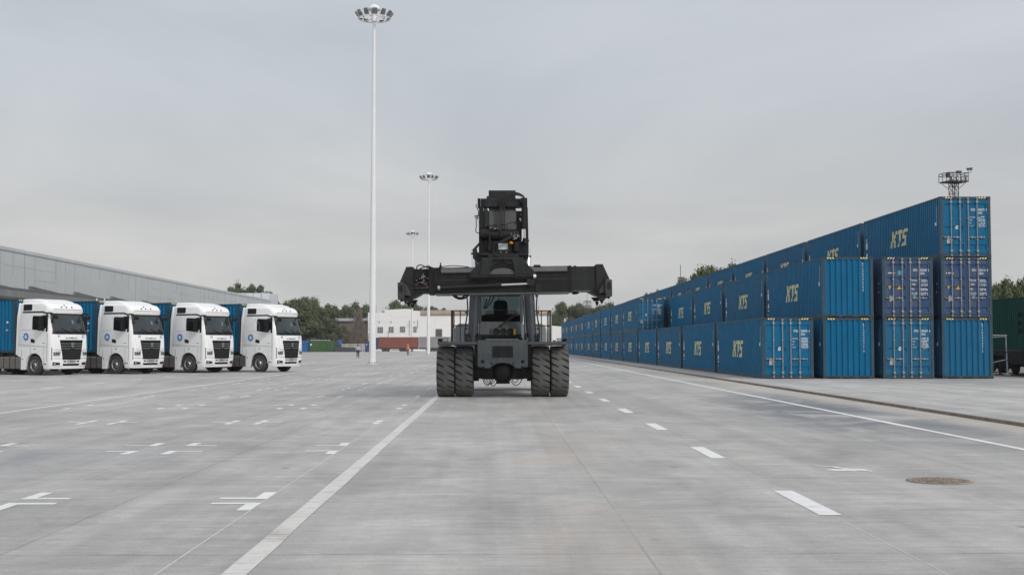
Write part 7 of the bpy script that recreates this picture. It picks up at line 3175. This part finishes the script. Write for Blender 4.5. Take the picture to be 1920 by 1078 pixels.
def person(label, px, py, hgt, pose, mats, vest=False, helmet=False):
    g = on_ground(px, py)
    root = empty("person", g, pose['rz'])
    k = hgt / 1.75
    root.scale = (k, k, k)
    tag(root, label, "person")
    sw = pose['swing']
    top, legs = mats
    # body: head, neck, arms and hands as one continuous surface
    chains = [[(0, 0, 0.95, .12), (0, 0.0, 1.15, .125), (0, 0.01, 1.32, .13), (0, 0.015, 1.43, .10), (0, 0.01, 1.50, .055), (0, -0.01, 1.56, .065), (0, -0.015, 1.63, .085), (0, -0.005, 1.70, .075), (0, 0.0, 1.735, .035)]]
    hands = []
    for s in (-1, 1):
        a = sw * s
        sh = (s * 0.19, 0.015, 1.40)
        el = (s * 0.25, 0.03 - a * 0.10, 1.13)
        wr = (s * (0.245), -0.06 - a * 0.22, 0.90)
        pa = (s * 0.245, -0.075 - a * 0.25, 0.84)
        chains.append([(0, 0.015, 1.43, .10), (*sh, .062), (*el, .044), (*wr, .030), (*pa, .034)])
        for j, (dx, ln) in enumerate(((-0.028, 0.070), (-0.010, 0.082), (0.010, 0.078), (0.027, 0.062))):
            q1 = (pa[0] + dx * 0.4, pa[1] + dx - 0.006, pa[2] - 0.045)
            q2 = (pa[0] + dx * 0.4 - s * 0.008, pa[1] + dx - 0.02, pa[2] - 0.045 - ln * 0.6)
            q3 = (pa[0] + dx * 0.4 - s * 0.022, pa[1] + dx - 0.03, pa[2] - 0.045 - ln)
            chains.append([(*pa, .034), (*q1, .011), (*q2, .009), (*q3, .008)])
        t1 = (pa[0] - s * 0.015, pa[1] - 0.045, pa[2] - 0.02)
        t2 = (pa[0] - s * 0.03, pa[1] - 0.062, pa[2] - 0.055)
        chains.append([(*pa, .034), (*t1, .012), (*t2, .009)])
        b_ = -sw * s
        hip = (s * 0.10, 0, 0.90)
        kn = (s * 0.105, -0.02 - b_ * 0.16, 0.50)
        an = (s * 0.11, 0.03 - b_ * 0.26, 0.09)
        toe = (s * 0.12, -0.12 - b_ * 0.26, 0.035)
        chains.append([(0, 0, 0.95, .12), (*hip, .088), (*kn, .058), (*an, .040), (*toe, .035)])
    body = skinned("body", chains, [M['skin']], root)
    # face
    mb = MB()
    for s in (-1, 1):
        mb.box(s * 0.032 - 0.012, s * 0.032 + 0.012, -0.105, -0.09, 1.645, 1.660)
        mb.box(s * 0.085 - 0.01, s * 0.085 + 0.01, -0.02, 0.02, 1.61, 1.67, 1)
    mb.prism([(-0.10, 1.645), (-0.122, 1.605), (-0.09, 1.60)], 'x', -0.012, 0.012, 1)
    mb.box(-0.025, 0.025, -0.10, -0.085, 1.572, 1.582)
    mb.build("face", [M['hair'], M['skin']], root)
    # clothes
    cs = [[(0, 0, 0.92, .135), (0, 0, 1.15, .140), (0, 0.01, 1.32, .148), (0, 0.015, 1.42, .115)]]
    for s in (-1, 1):
        a = sw * s
        sh = (s * 0.19, 0.015, 1.40)
        el = (s * 0.25, 0.03 - a * 0.10, 1.13)
        wr = (s * (0.246), -0.045 - a * 0.19, 0.94)
        cs.append([(0, 0.015, 1.42, .115), (*sh, .080), (*el, .060), (*wr, .046)])
    skinned("shirt", cs, [top], root)
    ct = []
    for s in (-1, 1):
        b_ = -sw * s
        ct.append([(0, 0, 0.93, .130), (s * 0.10, 0, 0.88, .105), (s * 0.105, -0.02 - b_ * 0.16, 0.50, .078), (s * 0.11, 0.028 - b_ * 0.255, 0.11, .062)])
    skinned("trousers", ct, [legs], root)
    for s in (-1, 1):
        b_ = -sw * s
        mb = MB()
        y = 0.03 - b_ * 0.26
        mb.prism([(y + 0.06, 0.0), (y - 0.21, 0.0), (y - 0.22, 0.035), (y - 0.10, 0.085), (y + 0.05, 0.10)], 'x', s * 0.115 - 0.045, s * 0.115 + 0.045)
        mb.build("shoe", [M['shoe']], root, bevel=0.015)
    if vest:
        mb = MB()
        mb.lathe([(0.165, 0.95), (0.175, 1.15), (0.18, 1.30), (0.14, 1.43), (0.07, 1.47)], (0, 0.005, 0), 'z', 18)
        mb.lathe([(0.179, 1.10), (0.181, 1.14)], (0, 0.005, 0), 'z', 18, 1)
        mb.box(-0.018, 0.018, -0.19, -0.16, 0.96, 1.40, 2)
        mb.build("vest", [M['hivis'], M['lens'], M['trousers']], root)
    if helmet:
        mb = MB()
        mb.lathe([(0.0, 1.785), (0.07, 1.77), (0.11, 1.72), (0.118, 1.675), (0.14, 1.668), (0.118, 1.662)], (0, -0.01, 0), 'z', 20)
        mb.build("helmet", [M['helmet']], root)
    else:
        mb = MB()
        mb.lathe([(0.0, 1.762), (0.06, 1.75), (0.095, 1.71), (0.098, 1.665), (0.09, 1.63)], (0, 0.012, 0), 'z', 20)
        mb.build("hair", [M['hair']], root)
    return root


person("person in pale blue shirt and dark trousers walking left of the nearest mast", 671, 670.8, 1.76, {'rz': 0.15, 'swing': 0.6}, (M['shirt'], M['trousers']))
person("person in orange vest and pale helmet standing before the red trailer", 764.8, 666.0, 1.74, {'rz': -0.2, 'swing': -0.35}, (M['hivis'], M['greytr']), True, True)

# ------------------------------------------------------------------ dusty air
mh_ = bpy.data.materials.new("dusty_air")
mh_.use_nodes = True
nt = mh_.node_tree
nt.nodes.clear()
o_ = node(nt, "ShaderNodeOutputMaterial")
pv = node(nt, "ShaderNodeVolumePrincipled")
pv.inputs["Color"].default_value = (0.90, 0.91, 0.93, 1)
pv.inputs["Density"].default_value = 0.00013
link(nt, pv.outputs[0], o_.inputs["Volume"])
mb = MB()
mb.box(-1600, 1600, -300, 3100, -1.1, 37.0)
hz = mb.build("haze", [mh_])
tag(hz, "thin pale dusty air over the yard", "haze", kind='stuff')
scene.cycles.volume_bounces = 1
